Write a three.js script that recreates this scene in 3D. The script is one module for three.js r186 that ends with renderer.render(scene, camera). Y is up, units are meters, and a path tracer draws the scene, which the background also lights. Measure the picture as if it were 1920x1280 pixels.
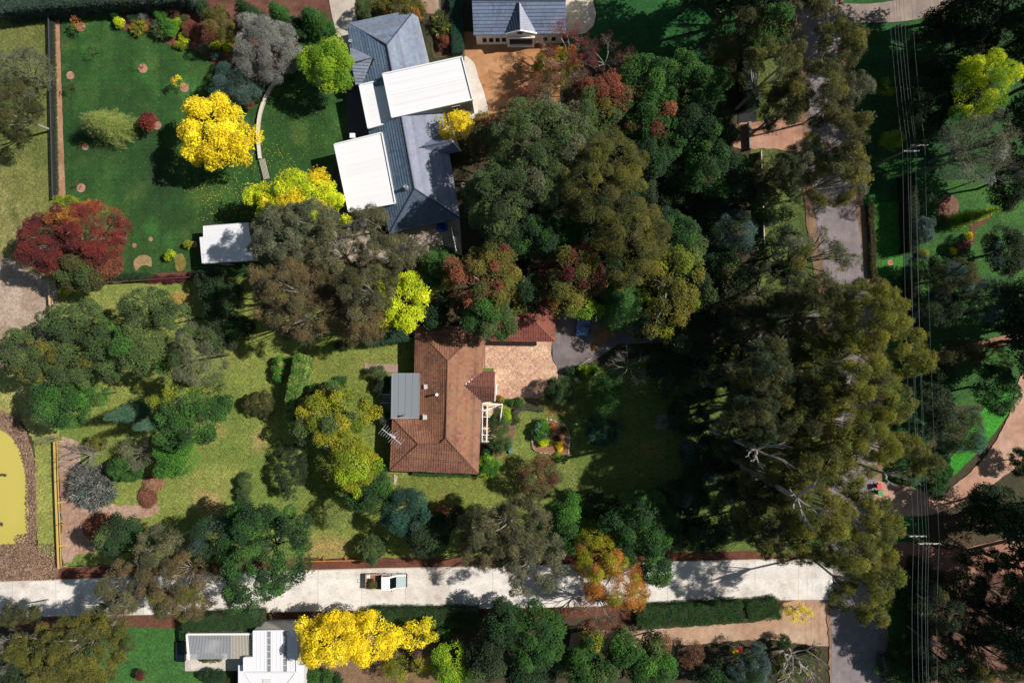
import * as THREE from 'three';
import { mergeGeometries } from 'three/addons/utils/BufferGeometryUtils.js';
import { TessellateModifier } from 'three/addons/modifiers/TessellateModifier.js';
import { RoundedBoxGeometry } from 'three/addons/geometries/RoundedBoxGeometry.js';

// ---------- camera, sky, sun, exposure ----------
const scene = new THREE.Scene();
const ALT = 91.43, PPM = 14;                    // drone height, metres; ground scale
const camera = new THREE.PerspectiveCamera(53.13, 1.5015, 5, 2000);
camera.position.set(0, ALT, 0);
camera.up.set(0, 0, -1);
camera.lookAt(0, 0, 0);
scene.add(camera);

const renderer = new THREE.WebGLRenderer({ antialias: true });
renderer.toneMapping = THREE.LinearToneMapping;
renderer.toneMappingExposure = 1.5;
renderer.shadowMap.enabled = true;

const SUN = new THREE.Vector3(0.99, 1.0, -0.22).normalize();
{
  const w = 256, h = 128, d = new Float32Array(w * h * 4);
  for (let j = 0; j < h; j++) for (let i = 0; i < w; i++) {
    const th = (j + 0.5) / h * Math.PI - Math.PI / 2;               // -90 (bottom) .. 90
    const ph = (i + 0.5) / w * 2 * Math.PI - Math.PI;
    const y = Math.sin(th), x = Math.cos(th) * Math.cos(ph), z = Math.cos(th) * Math.sin(ph);
    const c = Math.max(0, x * SUN.x + y * SUN.y + z * SUN.z);
    const up = Math.max(0, y), hz = Math.pow(1 - up, 3);
    const glow = Math.pow(c, 24) * 0.5 + Math.pow(c, 4) * 0.10;
    const k = (j * w + i) * 4;
    const s = y < 0 ? 0.35 : 1;
    d[k] = s * (0.062 + 0.105 * hz + glow * 0.7);
    d[k + 1] = s * (0.096 + 0.115 * hz + glow * 0.64);
    d[k + 2] = s * (0.142 + 0.12 * hz + glow * 0.55);
    d[k + 3] = 1;
  }
  const sky = new THREE.DataTexture(d, w, h, THREE.RGBAFormat, THREE.FloatType);
  sky.mapping = THREE.EquirectangularReflectionMapping;
  sky.magFilter = sky.minFilter = THREE.LinearFilter;
  sky.colorSpace = THREE.LinearSRGBColorSpace;
  sky.needsUpdate = true;
  scene.background = sky; scene.environment = sky;
}
const sun = new THREE.DirectionalLight(0xfff6ec, 4.5);
sun.position.copy(SUN).multiplyScalar(160);
sun.castShadow = true;
sun.shadow.mapSize.set(4096, 4096);
Object.assign(sun.shadow.camera, { left: -110, right: 110, top: 110, bottom: -110, near: 1, far: 400 });
sun.shadow.radius = 1;
scene.add(sun, sun.target);

// ---------- helpers ----------
const KG = 0.66;                                  // sunlit picture value -> surface colour
function mulberry(a) { return () => { a |= 0; a = a + 0x6D2B79F5 | 0; let t = Math.imul(a ^ a >>> 15, 1 | a); t = t + Math.imul(t ^ t >>> 7, 61 | t) ^ t; return ((t ^ t >>> 14) >>> 0) / 4294967296; }; }
function hash2(x, y, s = 0) { let n = Math.imul(x, 374761393) + Math.imul(y, 668265263) + Math.imul(s, 1442695041) | 0; n = Math.imul(n ^ n >>> 13, 1274126177); return ((n ^ n >>> 16) >>> 0) / 4294967296; }
function vnoise(x, y, s = 0, per = 0) {
  const xi = Math.floor(x), yi = Math.floor(y), fx = x - xi, fy = y - yi;
  const u = fx * fx * (3 - 2 * fx), v = fy * fy * (3 - 2 * fy);
  const w = (a) => per ? ((a % per) + per) % per : a;
  const a = hash2(w(xi), w(yi), s), b = hash2(w(xi + 1), w(yi), s), c = hash2(w(xi), w(yi + 1), s), d = hash2(w(xi + 1), w(yi + 1), s);
  return a + (b - a) * u + (c - a) * v + (a - b - c + d) * u * v;
}
function fbm(x, y, s = 0, o = 4) { let r = 0, a = 0.5; for (let i = 0; i < o; i++) { r += a * vnoise(x, y, s + i); x *= 2.03; y *= 2.03; a *= 0.5; } return r / (1 - Math.pow(0.5, o)); }
const clamp = (x, a = 0, b = 1) => Math.min(b, Math.max(a, x));
const sstep = (a, b, x) => { const t = clamp((x - a) / (b - a)); return t * t * (3 - 2 * t); };
const lin = (hex, k = KG) => { const c = new THREE.Color(hex); return [c.r * k, c.g * k, c.b * k]; };
const col = (hex, k = KG) => { const c = lin(hex, k); return new THREE.Color().setRGB(c[0], c[1], c[2]); };
const mix3 = (a, b, t) => [a[0] + (b[0] - a[0]) * t, a[1] + (b[1] - a[1]) * t, a[2] + (b[2] - a[2]) * t];
const P = (px, py, h = 0) => new THREE.Vector3((px - 960) / PPM * (1 - h / ALT), h, (py - 640) / PPM * (1 - h / ALT));
const M = (px) => px / PPM;

const used = new Map();
function numbered(n) { const k = used.get(n) || 0; used.set(n, k + 1); return k ? `${n}_${String(k).padStart(3, '0')}` : n; }
function tag(o, label, category, group, kind) {
  o.userData.label = label; o.userData.category = category;
  if (group) o.userData.group = group;
  if (kind) o.userData.kind = kind;
  return o;
}
function thing(name, label, category, pos, turn = 0, group) {
  const o = new THREE.Group(); o.name = numbered(name); scene.add(o);
  if (pos) o.position.copy(pos);
  o.rotation.y = turn;
  return tag(o, label, category, group);
}
function part(name, geo, mat, parent, pos, kind) {
  const m = new THREE.Mesh(Array.isArray(geo) ? merge(geo) : geo, mat);
  m.name = parent ? name : numbered(name);
  m.castShadow = m.receiveShadow = true;
  if (pos) m.position.copy(pos);
  if (kind) m.userData.kind = kind;
  (parent || scene).add(m);
  return m;
}
function clean(g) { let q = g.index ? g.toNonIndexed() : g; for (const k of Object.keys(q.attributes)) if (!['position', 'normal', 'uv'].includes(k)) q.deleteAttribute(k); if (!q.attributes.uv) q.setAttribute('uv', new THREE.BufferAttribute(new Float32Array(q.attributes.position.count * 2), 2)); q.morphAttributes = {}; return q; }
function merge(list) { return mergeGeometries(list.map(clean)); }
function box(w, h, d, x = 0, y = 0, z = 0, ry = 0) { const g = new THREE.BoxGeometry(w, h, d); if (ry) g.rotateY(ry); g.translate(x, y, z); return g; }
function rbox(w, h, d, r, x = 0, y = 0, z = 0) { const g = new RoundedBoxGeometry(w, h, d, 2, r); g.translate(x, y, z); return g; }
function cyl(r0, r1, h, n, x = 0, y = 0, z = 0) { const g = new THREE.CylinderGeometry(r0, r1, h, n); g.translate(x, y, z); return g; }
const _q = new THREE.Quaternion(), _Y = new THREE.Vector3(0, 1, 0), _Z = new THREE.Vector3(0, 0, 1);
function rod(a, b, r0, r1 = r0, n = 5) {          // tapered bar between two points
  const d = b.clone().sub(a), l = d.length() || 1e-3;
  const g = new THREE.CylinderGeometry(r1, r0, l, n, 1, false);
  g.applyQuaternion(_q.setFromUnitVectors(_Y, d.normalize()));
  return g.translate((a.x + b.x) / 2, (a.y + b.y) / 2, (a.z + b.z) / 2);
}
function beam(a, b, w, h) {                       // rectangular bar between two points
  const d = b.clone().sub(a), l = d.length() || 1e-3;
  const g = new THREE.BoxGeometry(w, h, l);
  const m = new THREE.Matrix4().lookAt(new THREE.Vector3(), d.clone().negate(), Math.abs(d.y / l) > 0.99 ? _Z : _Y);
  g.applyMatrix4(m);
  return g.translate((a.x + b.x) / 2, (a.y + b.y) / 2, (a.z + b.z) / 2);
}

// ---------- textures ----------
function tex(size, fn, srgb = true) {             // fn(x, y) -> [r, g, b] 0..1 or grey
  const d = new Uint8Array(size * size * 4);
  for (let y = 0; y < size; y++) for (let x = 0; x < size; x++) {
    const v = fn(x / size, y / size), k = (y * size + x) * 4, a = Array.isArray(v);
    for (let c = 0; c < 3; c++) d[k + c] = clamp(a ? v[c] : v) * 255;
    d[k + 3] = 255;
  }
  const t = new THREE.DataTexture(d, size, size);
  t.wrapS = t.wrapT = THREE.RepeatWrapping; t.magFilter = THREE.LinearFilter; t.minFilter = THREE.LinearMipmapLinearFilter;
  t.generateMipmaps = true; if (srgb) t.colorSpace = THREE.SRGBColorSpace; t.needsUpdate = true;
  return t;
}
const pn = (x, y, f, s) => vnoise(x * f, y * f, s, f);
const grassTex = tex(512, (x, y) => { const a = pn(x, y, 256, 1), b = pn(x, y, 96, 2), c = pn(x, y, 24, 3), d = pn(x, y, 8, 4), s = vnoise(x * 160, y * 40, 5, 40); const m = pn(x, y, 40, 6); const v = 0.34 + 0.2 * a + 0.24 * b + 0.22 * m + 0.2 * c + 0.12 * d + 0.1 * s; return [v * (0.92 + 0.16 * m), v * 0.98, v * 0.9]; });
const soilTex = tex(512, (x, y) => { const a = pn(x, y, 256, 11), b = pn(x, y, 80, 12), c = pn(x, y, 20, 13), e = pn(x, y, 140, 14) > 0.86 ? 0.18 : 0; const v = 0.5 + 0.22 * a + 0.16 * b + 0.14 * c + e - (pn(x, y, 120, 15) > 0.85 ? 0.22 : 0); return [v, v * 0.97, v * 0.95]; });
const gravelTex = tex(512, (x, y) => { const a = pn(x, y, 256, 21), b = pn(x, y, 128, 22), c = pn(x, y, 10, 23); const v = 0.56 + 0.26 * a + 0.14 * b + 0.1 * c; return [v, v * 0.99, v * 0.97]; });
const concTex = tex(512, (x, y) => { const a = pn(x, y, 256, 31), b = pn(x, y, 30, 32), c = pn(x, y, 7, 33); const v = 0.8 + 0.06 * a + 0.07 * b + 0.08 * c - (pn(x, y, 200, 34) > 0.93 ? 0.2 : 0); return v; });
const asphTex = tex(512, (x, y) => { const a = pn(x, y, 256, 41), b = pn(x, y, 60, 42), c = pn(x, y, 8, 43), st = vnoise(x * 64, y * 4, 44, 4) ; const v = 0.58 + 0.18 * a + 0.1 * b + 0.1 * c + 0.06 * st; return v; });
const brickTex = tex(1024, (x, y) => {            // basket-woven pavers, 3 m across
  const n = 28, cx = Math.floor(x * n / 2), cy = Math.floor(y * n / 2), u = x * n / 2 - cx, v = y * n / 2 - cy, flip = (cx + cy) % 2;
  const a = flip ? u : v, b = flip ? v : u, half = a > 0.5 ? 1 : 0, aa = a * 2 % 1;
  const joint = (aa < 0.09 || b < 0.05) ? 1 : 0, t = hash2(cx * 2 + half, cy, 51), w = hash2(cx * 2 + half, cy, 52);
  const k = 0.72 + 0.28 * t + 0.1 * (pn(x, y, 256, 53) - 0.5) + 0.12 * (pn(x, y, 9, 54) - 0.5);
  return joint ? [0.9, 0.87, 0.83] : [k, k * (0.98 - 0.07 * w), k * (0.95 - 0.1 * w)];
});
const barkTex = tex(128, (x, y) => 0.6 + 0.4 * vnoise(x * 32, y * 8, 61, 8));
function mat(hex, rough = 0.9, o = {}) { return new THREE.MeshStandardMaterial({ color: col(hex, o.k ?? KG), roughness: rough, ...(({ k, ...r }) => r)(o), side: THREE.DoubleSide }); }
function groundMat(t, bump = 0.02, rough = 1) { return new THREE.MeshStandardMaterial({ map: t, bumpMap: t, bumpScale: bump, vertexColors: true, roughness: rough }); }
const GM = { grass: groundMat(grassTex, 0.05), soil: groundMat(soilTex, 0.03), gravel: groundMat(gravelTex, 0.02), conc: groundMat(concTex, 0.004, 0.9), asph: groundMat(asphTex, 0.006, 0.95), brick: groundMat(brickTex, 0.006, 0.95) };

// ---------- ground ----------
function smooth(pts, per = 5) {
  const c = new THREE.CatmullRomCurve3(pts.map(p => new THREE.Vector3(p[0], p[1], 0)), true, 'centripetal');
  return c.getSpacedPoints(pts.length * per).slice(0, -1).map(v => [v.x, v.y]);
}
function ring(cx, cy, rx, ry = rx, n = 28, wob = 0.06, seed = 1) {
  return Array.from({ length: n }, (_, i) => { const a = i / n * 2 * Math.PI, k = 1 + wob * (fbm(Math.cos(a) * 2 + cx, Math.sin(a) * 2 + cy, seed) - 0.5) * 2; return [cx + Math.cos(a) * rx * k, cy + Math.sin(a) * ry * k]; });
}
let layer = 1; const LY = 0.002;
// a sheet on the ground: outline in picture units, laid 4 mm above the one before
function sheet(name, label, category, pts, m, colour, o = {}) {
  let out = o.sharp ? pts : smooth(pts, o.per || 5);
  if (o.jag) {                                    // uneven natural edge
    const dense = [];
    for (let i = 0; i < out.length; i++) { const a = out[i], b = out[(i + 1) % out.length], l = Math.hypot(b[0] - a[0], b[1] - a[1]), n = Math.max(1, Math.round(l / 4)); for (let k = 0; k < n; k++) dense.push([a[0] + (b[0] - a[0]) * k / n, a[1] + (b[1] - a[1]) * k / n]); }
    out = dense.map(([x, y]) => [x + (fbm(x / 9, y / 9, 71) - 0.5) * 2 * o.jag, y + (fbm(x / 9, y / 9, 77) - 0.5) * 2 * o.jag]);
  }
  const y = o.y ?? LY * layer++;
  const shp = new THREE.Shape(out.map(([x, q]) => { const v = P(x, q, y); return new THREE.Vector2(v.x, -v.z); }));
  let g = new THREE.ShapeGeometry(shp);
  g = new TessellateModifier(o.res || 1.1, 9).modify(g);
  const p = g.attributes.position, uv = new Float32Array(p.count * 2), c = new Float32Array(p.count * 3), nn = new Float32Array(p.count * 3), s = o.scale || 5;
  for (let i = 0; i < p.count; i++) {
    const x = p.getX(i), z = -p.getY(i);
    p.setXYZ(i, x, 0, z); uv[2 * i] = x / s; uv[2 * i + 1] = z / s; nn[3 * i + 1] = 1;
    const q = colour(x, z, (x * PPM + 960), (z * PPM + 640)); c.set(q, 3 * i);
  }
  const g2 = new THREE.BufferGeometry();
  g2.setAttribute('position', p); g2.setAttribute('normal', new THREE.BufferAttribute(nn, 3)); g2.setAttribute('uv', new THREE.BufferAttribute(uv, 2)); g2.setAttribute('color', new THREE.BufferAttribute(c, 3));
  const o2 = part(name, g2, m, o.parent, new THREE.Vector3(0, y, 0));
  if (!o.parent) { o2.userData.label = label; o2.userData.category = category; o2.userData.kind = 'structure'; }
  return o2;
}
// colours drifting between two or three tones (texture averages about 0.8)
function tones(a, b, c, f = 0.09, seed = 3) {
  const A = lin(a, KG * 1.3), B = lin(b, KG * 1.3), C = lin(c || a, KG * 1.3);
  return (x, z) => mix3(mix3(A, B, sstep(0.3, 0.7, fbm(x * f, z * f, seed))), C, sstep(0.52, 0.75, fbm(x * f * 2.7 + 9, z * f * 2.7, seed + 20)) * 0.8);
}
{
  const g = new THREE.PlaneGeometry(1400, 1400, 1, 1); g.rotateX(-Math.PI / 2);
  const g1 = new THREE.PlaneGeometry(190, 150, 150, 120); g1.rotateX(-Math.PI / 2);
  const f = tones('#524f36', '#5e533c', '#474c32', 0.07, 5);
  const p = g1.attributes.position, c = new Float32Array(p.count * 3), uv = g1.attributes.uv;
  for (let i = 0; i < p.count; i++) { c.set(f(p.getX(i), p.getZ(i)), 3 * i); uv.setXY(i, p.getX(i) / 6, p.getZ(i) / 6); }
  g1.setAttribute('color', new THREE.BufferAttribute(c, 3));
  const a = part('ground', g1, GM.soil); tag(a, 'leaf litter and rough grass on the ground under the trees', 'ground', null, 'structure');
  const far = new THREE.Shape(); far.moveTo(-900, -900); far.lineTo(900, -900); far.lineTo(900, 900); far.lineTo(-900, 900);
  const hole = new THREE.Path([[-95, -75], [-95, 75], [95, 75], [95, -75]].map(q => new THREE.Vector2(...q))); far.holes.push(hole);
  const g3 = new THREE.ShapeGeometry(far); g3.rotateX(-Math.PI / 2);
  const b = part('terrain', g3, mat('#4f5836', 1)); tag(b, 'open land stretching away around the gardens', 'terrain', null, 'structure');
}
const dry = tones('#637335', '#767d44', '#54662f', 0.1, 31);
sheet('paddock', 'dry olive grass paddock left of the black fence', 'grass', [[-60, -60], [99, -60], [100, 200], [104, 400], [104, 545], [40, 560], [-60, 520]], GM.grass, (x, z, px, py) => {
  let c = dry(x, z); const t = sstep(250, 480, py) * sstep(0.35, 0.7, fbm(x * .2, z * .2, 8)); c = mix3(c, lin('#a09a68', KG * 1.2), t * 0.7);
  const r1 = Math.abs(Math.hypot((px + 60), (py - 470) * 0.8) - 112), r2 = Math.abs(Math.hypot((px + 60), (py - 470) * 0.8) - 90);
  if (Math.min(r1, r2) < 4 && py > 320 && py < 450) c = mix3(c, lin('#b3ab7c', KG * 1.2), 0.45);
  return c; }, { sharp: 1, res: 0.7 });
sheet('bare_ground', 'pale rubbly bare ground below the paddock at left', 'ground', [[-60, 478], [20, 488], [70, 515], [100, 535], [118, 560], [100, 600], [60, 650], [30, 690], [-60, 690]], GM.soil, tones('#dccab8', '#c6b29f', '#e6d8c8', 0.2, 41), { jag: 9, res: 0.6 });
sheet('grass_strip', 'pale sunny grass at the left edge between bare ground and pond', 'grass', [[-60, 690], [30, 690], [60, 650], [110, 640], [112, 830], [60, 825], [40, 790], [-60, 765]], GM.grass, tones('#9aa05c', '#a8a868', '#8a9450', 0.2, 47), { sharp: 1, jag: 4, res: 0.7 });
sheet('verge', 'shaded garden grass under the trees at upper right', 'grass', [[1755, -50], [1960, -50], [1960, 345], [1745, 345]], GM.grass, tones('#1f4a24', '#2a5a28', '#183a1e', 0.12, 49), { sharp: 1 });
const lawnA = tones('#1c4719', '#25541d', '#153a15', 0.07, 51);
sheet('lawn', 'deep green mown lawn with young trees beside the white house', 'lawn', [[112, 8], [360, 8], [640, 8], [645, 85], [655, 180], [652, 260], [625, 320], [640, 420], [480, 525], [126, 522], [122, 370], [116, 180]], GM.grass, (x, z, px, py) => {
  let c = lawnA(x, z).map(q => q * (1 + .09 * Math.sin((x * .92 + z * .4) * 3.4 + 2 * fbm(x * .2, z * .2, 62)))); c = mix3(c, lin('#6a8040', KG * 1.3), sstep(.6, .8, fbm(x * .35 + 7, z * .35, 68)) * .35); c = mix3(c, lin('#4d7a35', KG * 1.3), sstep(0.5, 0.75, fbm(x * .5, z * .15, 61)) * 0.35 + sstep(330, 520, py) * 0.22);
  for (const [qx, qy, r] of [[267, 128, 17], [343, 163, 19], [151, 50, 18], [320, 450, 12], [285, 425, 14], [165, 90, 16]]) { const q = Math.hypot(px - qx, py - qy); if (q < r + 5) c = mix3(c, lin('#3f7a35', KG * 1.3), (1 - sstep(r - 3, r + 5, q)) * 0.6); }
  return c; }, { sharp: 1, res: 0.6, scale: 4 });
const lawnB = tones('#859448', '#72883f', '#999f58', 0.1, 63);
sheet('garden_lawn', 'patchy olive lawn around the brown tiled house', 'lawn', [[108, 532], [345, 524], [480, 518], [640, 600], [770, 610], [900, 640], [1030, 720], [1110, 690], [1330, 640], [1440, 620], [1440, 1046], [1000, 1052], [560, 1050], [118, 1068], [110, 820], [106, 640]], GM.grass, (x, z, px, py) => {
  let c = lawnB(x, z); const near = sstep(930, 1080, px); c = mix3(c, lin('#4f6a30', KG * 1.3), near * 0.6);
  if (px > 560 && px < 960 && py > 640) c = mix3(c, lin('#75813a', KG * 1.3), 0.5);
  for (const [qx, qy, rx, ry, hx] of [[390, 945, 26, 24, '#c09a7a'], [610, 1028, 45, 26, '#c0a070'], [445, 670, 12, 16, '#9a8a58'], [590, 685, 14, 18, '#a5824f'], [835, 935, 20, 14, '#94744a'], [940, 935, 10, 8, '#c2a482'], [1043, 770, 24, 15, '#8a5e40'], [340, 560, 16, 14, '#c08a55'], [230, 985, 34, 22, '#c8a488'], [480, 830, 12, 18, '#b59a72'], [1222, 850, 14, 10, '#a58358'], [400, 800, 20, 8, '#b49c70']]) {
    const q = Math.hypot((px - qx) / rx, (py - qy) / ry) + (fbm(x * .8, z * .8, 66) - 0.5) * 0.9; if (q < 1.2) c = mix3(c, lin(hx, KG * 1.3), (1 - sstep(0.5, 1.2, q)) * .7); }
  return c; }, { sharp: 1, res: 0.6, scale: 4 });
sheet('bare_soil', 'pinkish bare soil strip inside the yellow post and rail fence', 'soil', [[112, 820], [150, 830], [150, 880], [165, 930], [235, 948], [300, 945], [290, 965], [220, 975], [232, 1000], [200, 1025], [150, 1040], [122, 1055], [114, 940]], GM.soil, tones('#d8bca8', '#c8a690', '#e2ccba', 0.25, 81), { jag: 6, res: 0.6 });
sheet('mulch', 'red brown bark mulch strip along the upper edge of the concrete driveway', 'mulch', [[100, 1062], [470, 1052], [560, 1046], [700, 1046], [900, 1046], [1200, 1038], [1480, 1030], [1560, 1040], [1560, 1080], [1200, 1062], [560, 1078], [0, 1100], [80, 1075]], GM.soil, tones('#80503f', '#8f5a44', '#654034', 0.2, 83), { sharp: 1, jag: 3 });
sheet('mulch', 'red brown mulch strip along the lower edge of the concrete driveway', 'mulch', [[0, 1148], [380, 1142], [950, 1134], [1200, 1128], [1470, 1120], [1560, 1122], [1560, 1140], [1200, 1152], [950, 1165], [500, 1180], [60, 1185], [0, 1170]], GM.soil, tones('#7f5340', '#6f4a3a', '#94654c', 0.2, 84), { sharp: 1, jag: 3 });
sheet('lawn', 'bright green lawn left of the white flat roofed house at the bottom', 'lawn', [[150, 1190], [250, 1175], [352, 1180], [352, 1240], [440, 1250], [440, 1320], [150, 1320]], GM.grass, tones('#3a7030', '#527d3a', '#2b5e2a', 0.12, 91), { sharp: 1, res: 0.7, jag: 3 });
sheet('garden_soil', 'brown soil under the yellow trees beside the bottom house', 'soil', [[560, 1160], [830, 1160], [870, 1200], [860, 1320], [560, 1320]], GM.soil, tones('#7f6450', '#a08466', '#6f5a48', 0.25, 93), { sharp: 1, jag: 4 });
sheet('gravel_path', 'tan gravel path below the long clipped hedge at bottom', 'path', [[1072, 1188], [1200, 1182], [1320, 1172], [1440, 1160], [1466, 1132], [1572, 1130], [1572, 1205], [1538, 1212], [1440, 1198], [1330, 1206], [1200, 1212], [1110, 1222], [1072, 1232]], GM.gravel, tones('#d6b49a', '#c6a288', '#dcc2aa', 0.15, 95), { jag: 3, per: 3 });
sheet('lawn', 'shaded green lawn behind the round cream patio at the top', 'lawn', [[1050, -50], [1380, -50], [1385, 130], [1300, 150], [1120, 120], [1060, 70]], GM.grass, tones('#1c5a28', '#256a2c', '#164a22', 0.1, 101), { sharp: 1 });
sheet('gravel_forecourt', 'orange gravel forecourt below the slate roofed cottage', 'gravel', [[862, 60], [1050, 60], [1050, 200], [960, 208], [905, 216], [866, 130]], GM.gravel, tones('#d19a6c', '#c68c60', '#d8a67c', 0.2, 103), { sharp: 1, jag: 2 });
sheet('verge', 'rough grass verge left of the road', 'grass', [[1395, -50], [1510, -50], [1515, 120], [1532, 400], [1560, 620], [1560, 1040], [1420, 1040], [1420, 420], [1400, 200]], GM.grass, tones('#46602c', '#627038', '#385226', 0.12, 105), { sharp: 1 });
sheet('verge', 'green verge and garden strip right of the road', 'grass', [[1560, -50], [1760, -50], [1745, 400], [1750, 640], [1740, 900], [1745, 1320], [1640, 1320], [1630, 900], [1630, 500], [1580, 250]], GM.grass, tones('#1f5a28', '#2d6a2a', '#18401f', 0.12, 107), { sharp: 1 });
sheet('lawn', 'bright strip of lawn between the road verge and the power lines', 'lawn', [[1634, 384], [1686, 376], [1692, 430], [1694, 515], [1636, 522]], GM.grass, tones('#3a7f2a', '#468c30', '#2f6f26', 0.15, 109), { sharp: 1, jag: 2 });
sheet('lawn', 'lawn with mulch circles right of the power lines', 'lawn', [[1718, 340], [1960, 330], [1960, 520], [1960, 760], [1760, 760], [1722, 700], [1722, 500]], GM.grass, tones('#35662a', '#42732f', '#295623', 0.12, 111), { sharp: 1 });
sheet('leaf_litter', 'pinkish leaf litter under the trees at lower right', 'ground', [[1742, 1060], [1960, 1045], [1960, 1320], [1742, 1320]], GM.soil, tones('#8e695c', '#765a4c', '#a07c6c', 0.2, 113), { sharp: 1, jag: 3 });
sheet('lawn_patch', 'vivid green patch of lawn inside the bend of the pink drive', 'lawn', [[1762, 918], [1775, 905], [1800, 882], [1850, 830], [1875, 800], [1905, 740], [1880, 730], [1790, 850], [1755, 890]], GM.grass, tones('#2f8f22', '#3a9a28', '#27801f', 0.2, 115), { jag: 1, per: 3 });
// mulch beds and rings
const bark = tones('#7d5346', '#8f6252', '#654236', 0.3, 121);
sheet('garden_bed', 'brown mulched garden bed with curved edge at the top of the lawn', 'garden bed', [[210, 12], [214, 40], [235, 57], [262, 62], [285, 61], [306, 76], [326, 88], [355, 90], [374, 97], [396, 118], [425, 152], [470, 168], [510, 140], [545, 110], [570, 66], [596, 50], [620, 40], [614, -40], [300, -40], [270, 8]], GM.soil, bark, { jag: 1.5, per: 4, res: 0.7 });
sheet('gravel_strip', 'tan gravel strip with seedlings beside the black fence', 'path', [[98, 18], [110, 18], [113, 120], [117, 240], [122, 375], [105, 378], [102, 220], [98, 100]], GM.gravel, tones('#c4977a', '#b98b70', '#cfa88c', 0.2, 123), { sharp: 1, jag: 1 });
const pinkM = tones('#d2a58c', '#c39278', '#dcb7a0', 0.5, 125);
for (const [x, y, r, where] of [[151, 50, 8.5, 'at the top left of the lawn, under a yellowing sapling'], [267, 128, 8.8, 'in the middle of the upper lawn, with a bare twig'], [345, 164, 8.8, 'left of the big yellow tree'], [131, 141, 7.6, 'beside the gravel strip'], [294, 235, 8.2, 'beside the small red tree'], [159, 275, 6.4, 'below the feathery pale green tree'], [151, 352, 8.4, 'above the big red tree'], [251, 460, 4.4, 'right of the big red tree'], [282, 448, 4.0, 'small, third to the right of the big red tree'], [331, 483, 5, 'beside the lime sapling near the garage'], [363, 458, 6, 'shaded, left of the white garage'], [1670, 492, 5.6, 'on the bright lawn right of the road'], [1695, 1193, 4.5, 'in the shaded verge at lower right']])
  sheet('mulch_ring', `round pink mulch ring ${where}`, 'mulch ring', ring(x, y, r, r, 24, 0.07, 9), GM.soil, pinkM, { sharp: 1, res: 0.4 });
sheet('mulch_circle', 'large round brown mulch circle on the lawn at right', 'mulch ring', ring(1778, 387, 21, 22.5, 32, 0.04), GM.soil, tones('#8d6a5c', '#9a7566', '#7c5b50', 0.5, 127), { sharp: 1, res: 0.5 });
sheet('garden_bed', 'curved brown mulch bed with yellow flowers at right', 'garden bed', [[1784, 468], [1798, 454], [1815, 448], [1820, 430], [1826, 424], [1830, 440], [1822, 462], [1800, 474]], GM.soil, bark, { res: 0.5 });
sheet('garden_bed', 'dark mulch bed under the conifer on the right lawn', 'garden bed', [[1818, 404], [1850, 392], [1862, 400], [1845, 420], [1824, 428], [1815, 416]], GM.soil, bark, { res: 0.5 });
sheet('sand_patch', 'pale sandy patch of worn lawn above the lower lawn fence', 'soil', [[250, 500], [252, 486], [266, 478], [281, 482], [283, 500], [272, 497], [262, 500], [254, 508]], GM.soil, tones('#c9b184', '#b79d70', '#bba56f', 0.5, 131), { jag: 2, res: 0.4 });
sheet('straw_patch', 'straw coloured worn patch left of the white garage', 'soil', [[328, 482], [340, 476], [348, 490], [344, 505], [332, 508]], GM.soil, tones('#96893f', '#a39550', '#7f7f3c', 0.5, 133), { jag: 2, res: 0.4 });
sheet('garden_bed', 'thin brown mulch bed along the lower lawn fence', 'garden bed', [[205, 516], [300, 512], [366, 508], [366, 520], [300, 524], [205, 529]], GM.soil, bark, { sharp: 1, jag: 1.5 });
sheet('garden_bed', 'shady mulch bed behind the white house path', 'garden bed', [[770, -40], [868, -40], [866, 106], [800, 116], [786, 30]], GM.soil, tones('#6a4d40', '#7d5c4c', '#55402f', 0.3, 135), { sharp: 1 });
sheet('garden_bed', 'stony planted bed along the right side of the brown house', 'garden bed', [[905, 750], [960, 752], [1010, 750], [1018, 760], [985, 770], [968, 785], [966, 812], [956, 840], [945, 850], [905, 885]], GM.soil, tones('#a88a70', '#8f7458', '#b89c80', 0.4, 137), { per: 3, jag: 1.5 });
// paved surfaces
sheet('concrete_path', 'pale concrete path at the top beside the slate roof', 'path', [[608, -50], [662, -50], [670, 50], [658, 92], [637, 92], [630, 60], [622, 30]], GM.conc, tones('#c4b8ac', '#cfc4b8', '#b8aca0', 0.2, 141), { sharp: 1 });
sheet('courtyard', 'charcoal paved courtyard between the lawn and the white house', 'courtyard', [[637, 93], [662, 93], [705, 235], [720, 440], [640, 440], [618, 375], [600, 352], [628, 340], [652, 268], [646, 150]], GM.conc, tones('#4a4a52', '#55545c', '#403f48', 0.2, 143), { sharp: 1 });
sheet('patio', 'cream stone patio below the house, glimpsed through the gum trees', 'patio', [[618, 425], [700, 432], [728, 440], [862, 410], [866, 478], [800, 480], [660, 490], [615, 470]], GM.conc, tones('#bcae9e', '#c8bcae', '#ad9f90', 0.25, 145), { sharp: 1 });
sheet('patio', 'round cream patio beside the slate roofed cottage', 'patio', [[1056, -50], [1092, -50], [1112, 0], [1118, 26], [1113, 48], [1098, 62], [1075, 66], [1056, 66]], GM.conc, tones('#cfc4b2', '#c0b4a2', '#d8cebe', 0.3, 147), { sharp: 1 });
sheet('apron', 'pale curved concrete apron beside the white roofed building', 'path', [[866, 104], [876, 106], [890, 120], [897, 145], [905, 165], [914, 200], [916, 216], [880, 222], [866, 200]], GM.conc, tones('#ddd6cc', '#d2cbc0', '#e4ded6', 0.3, 149), { per: 3 });
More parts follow.
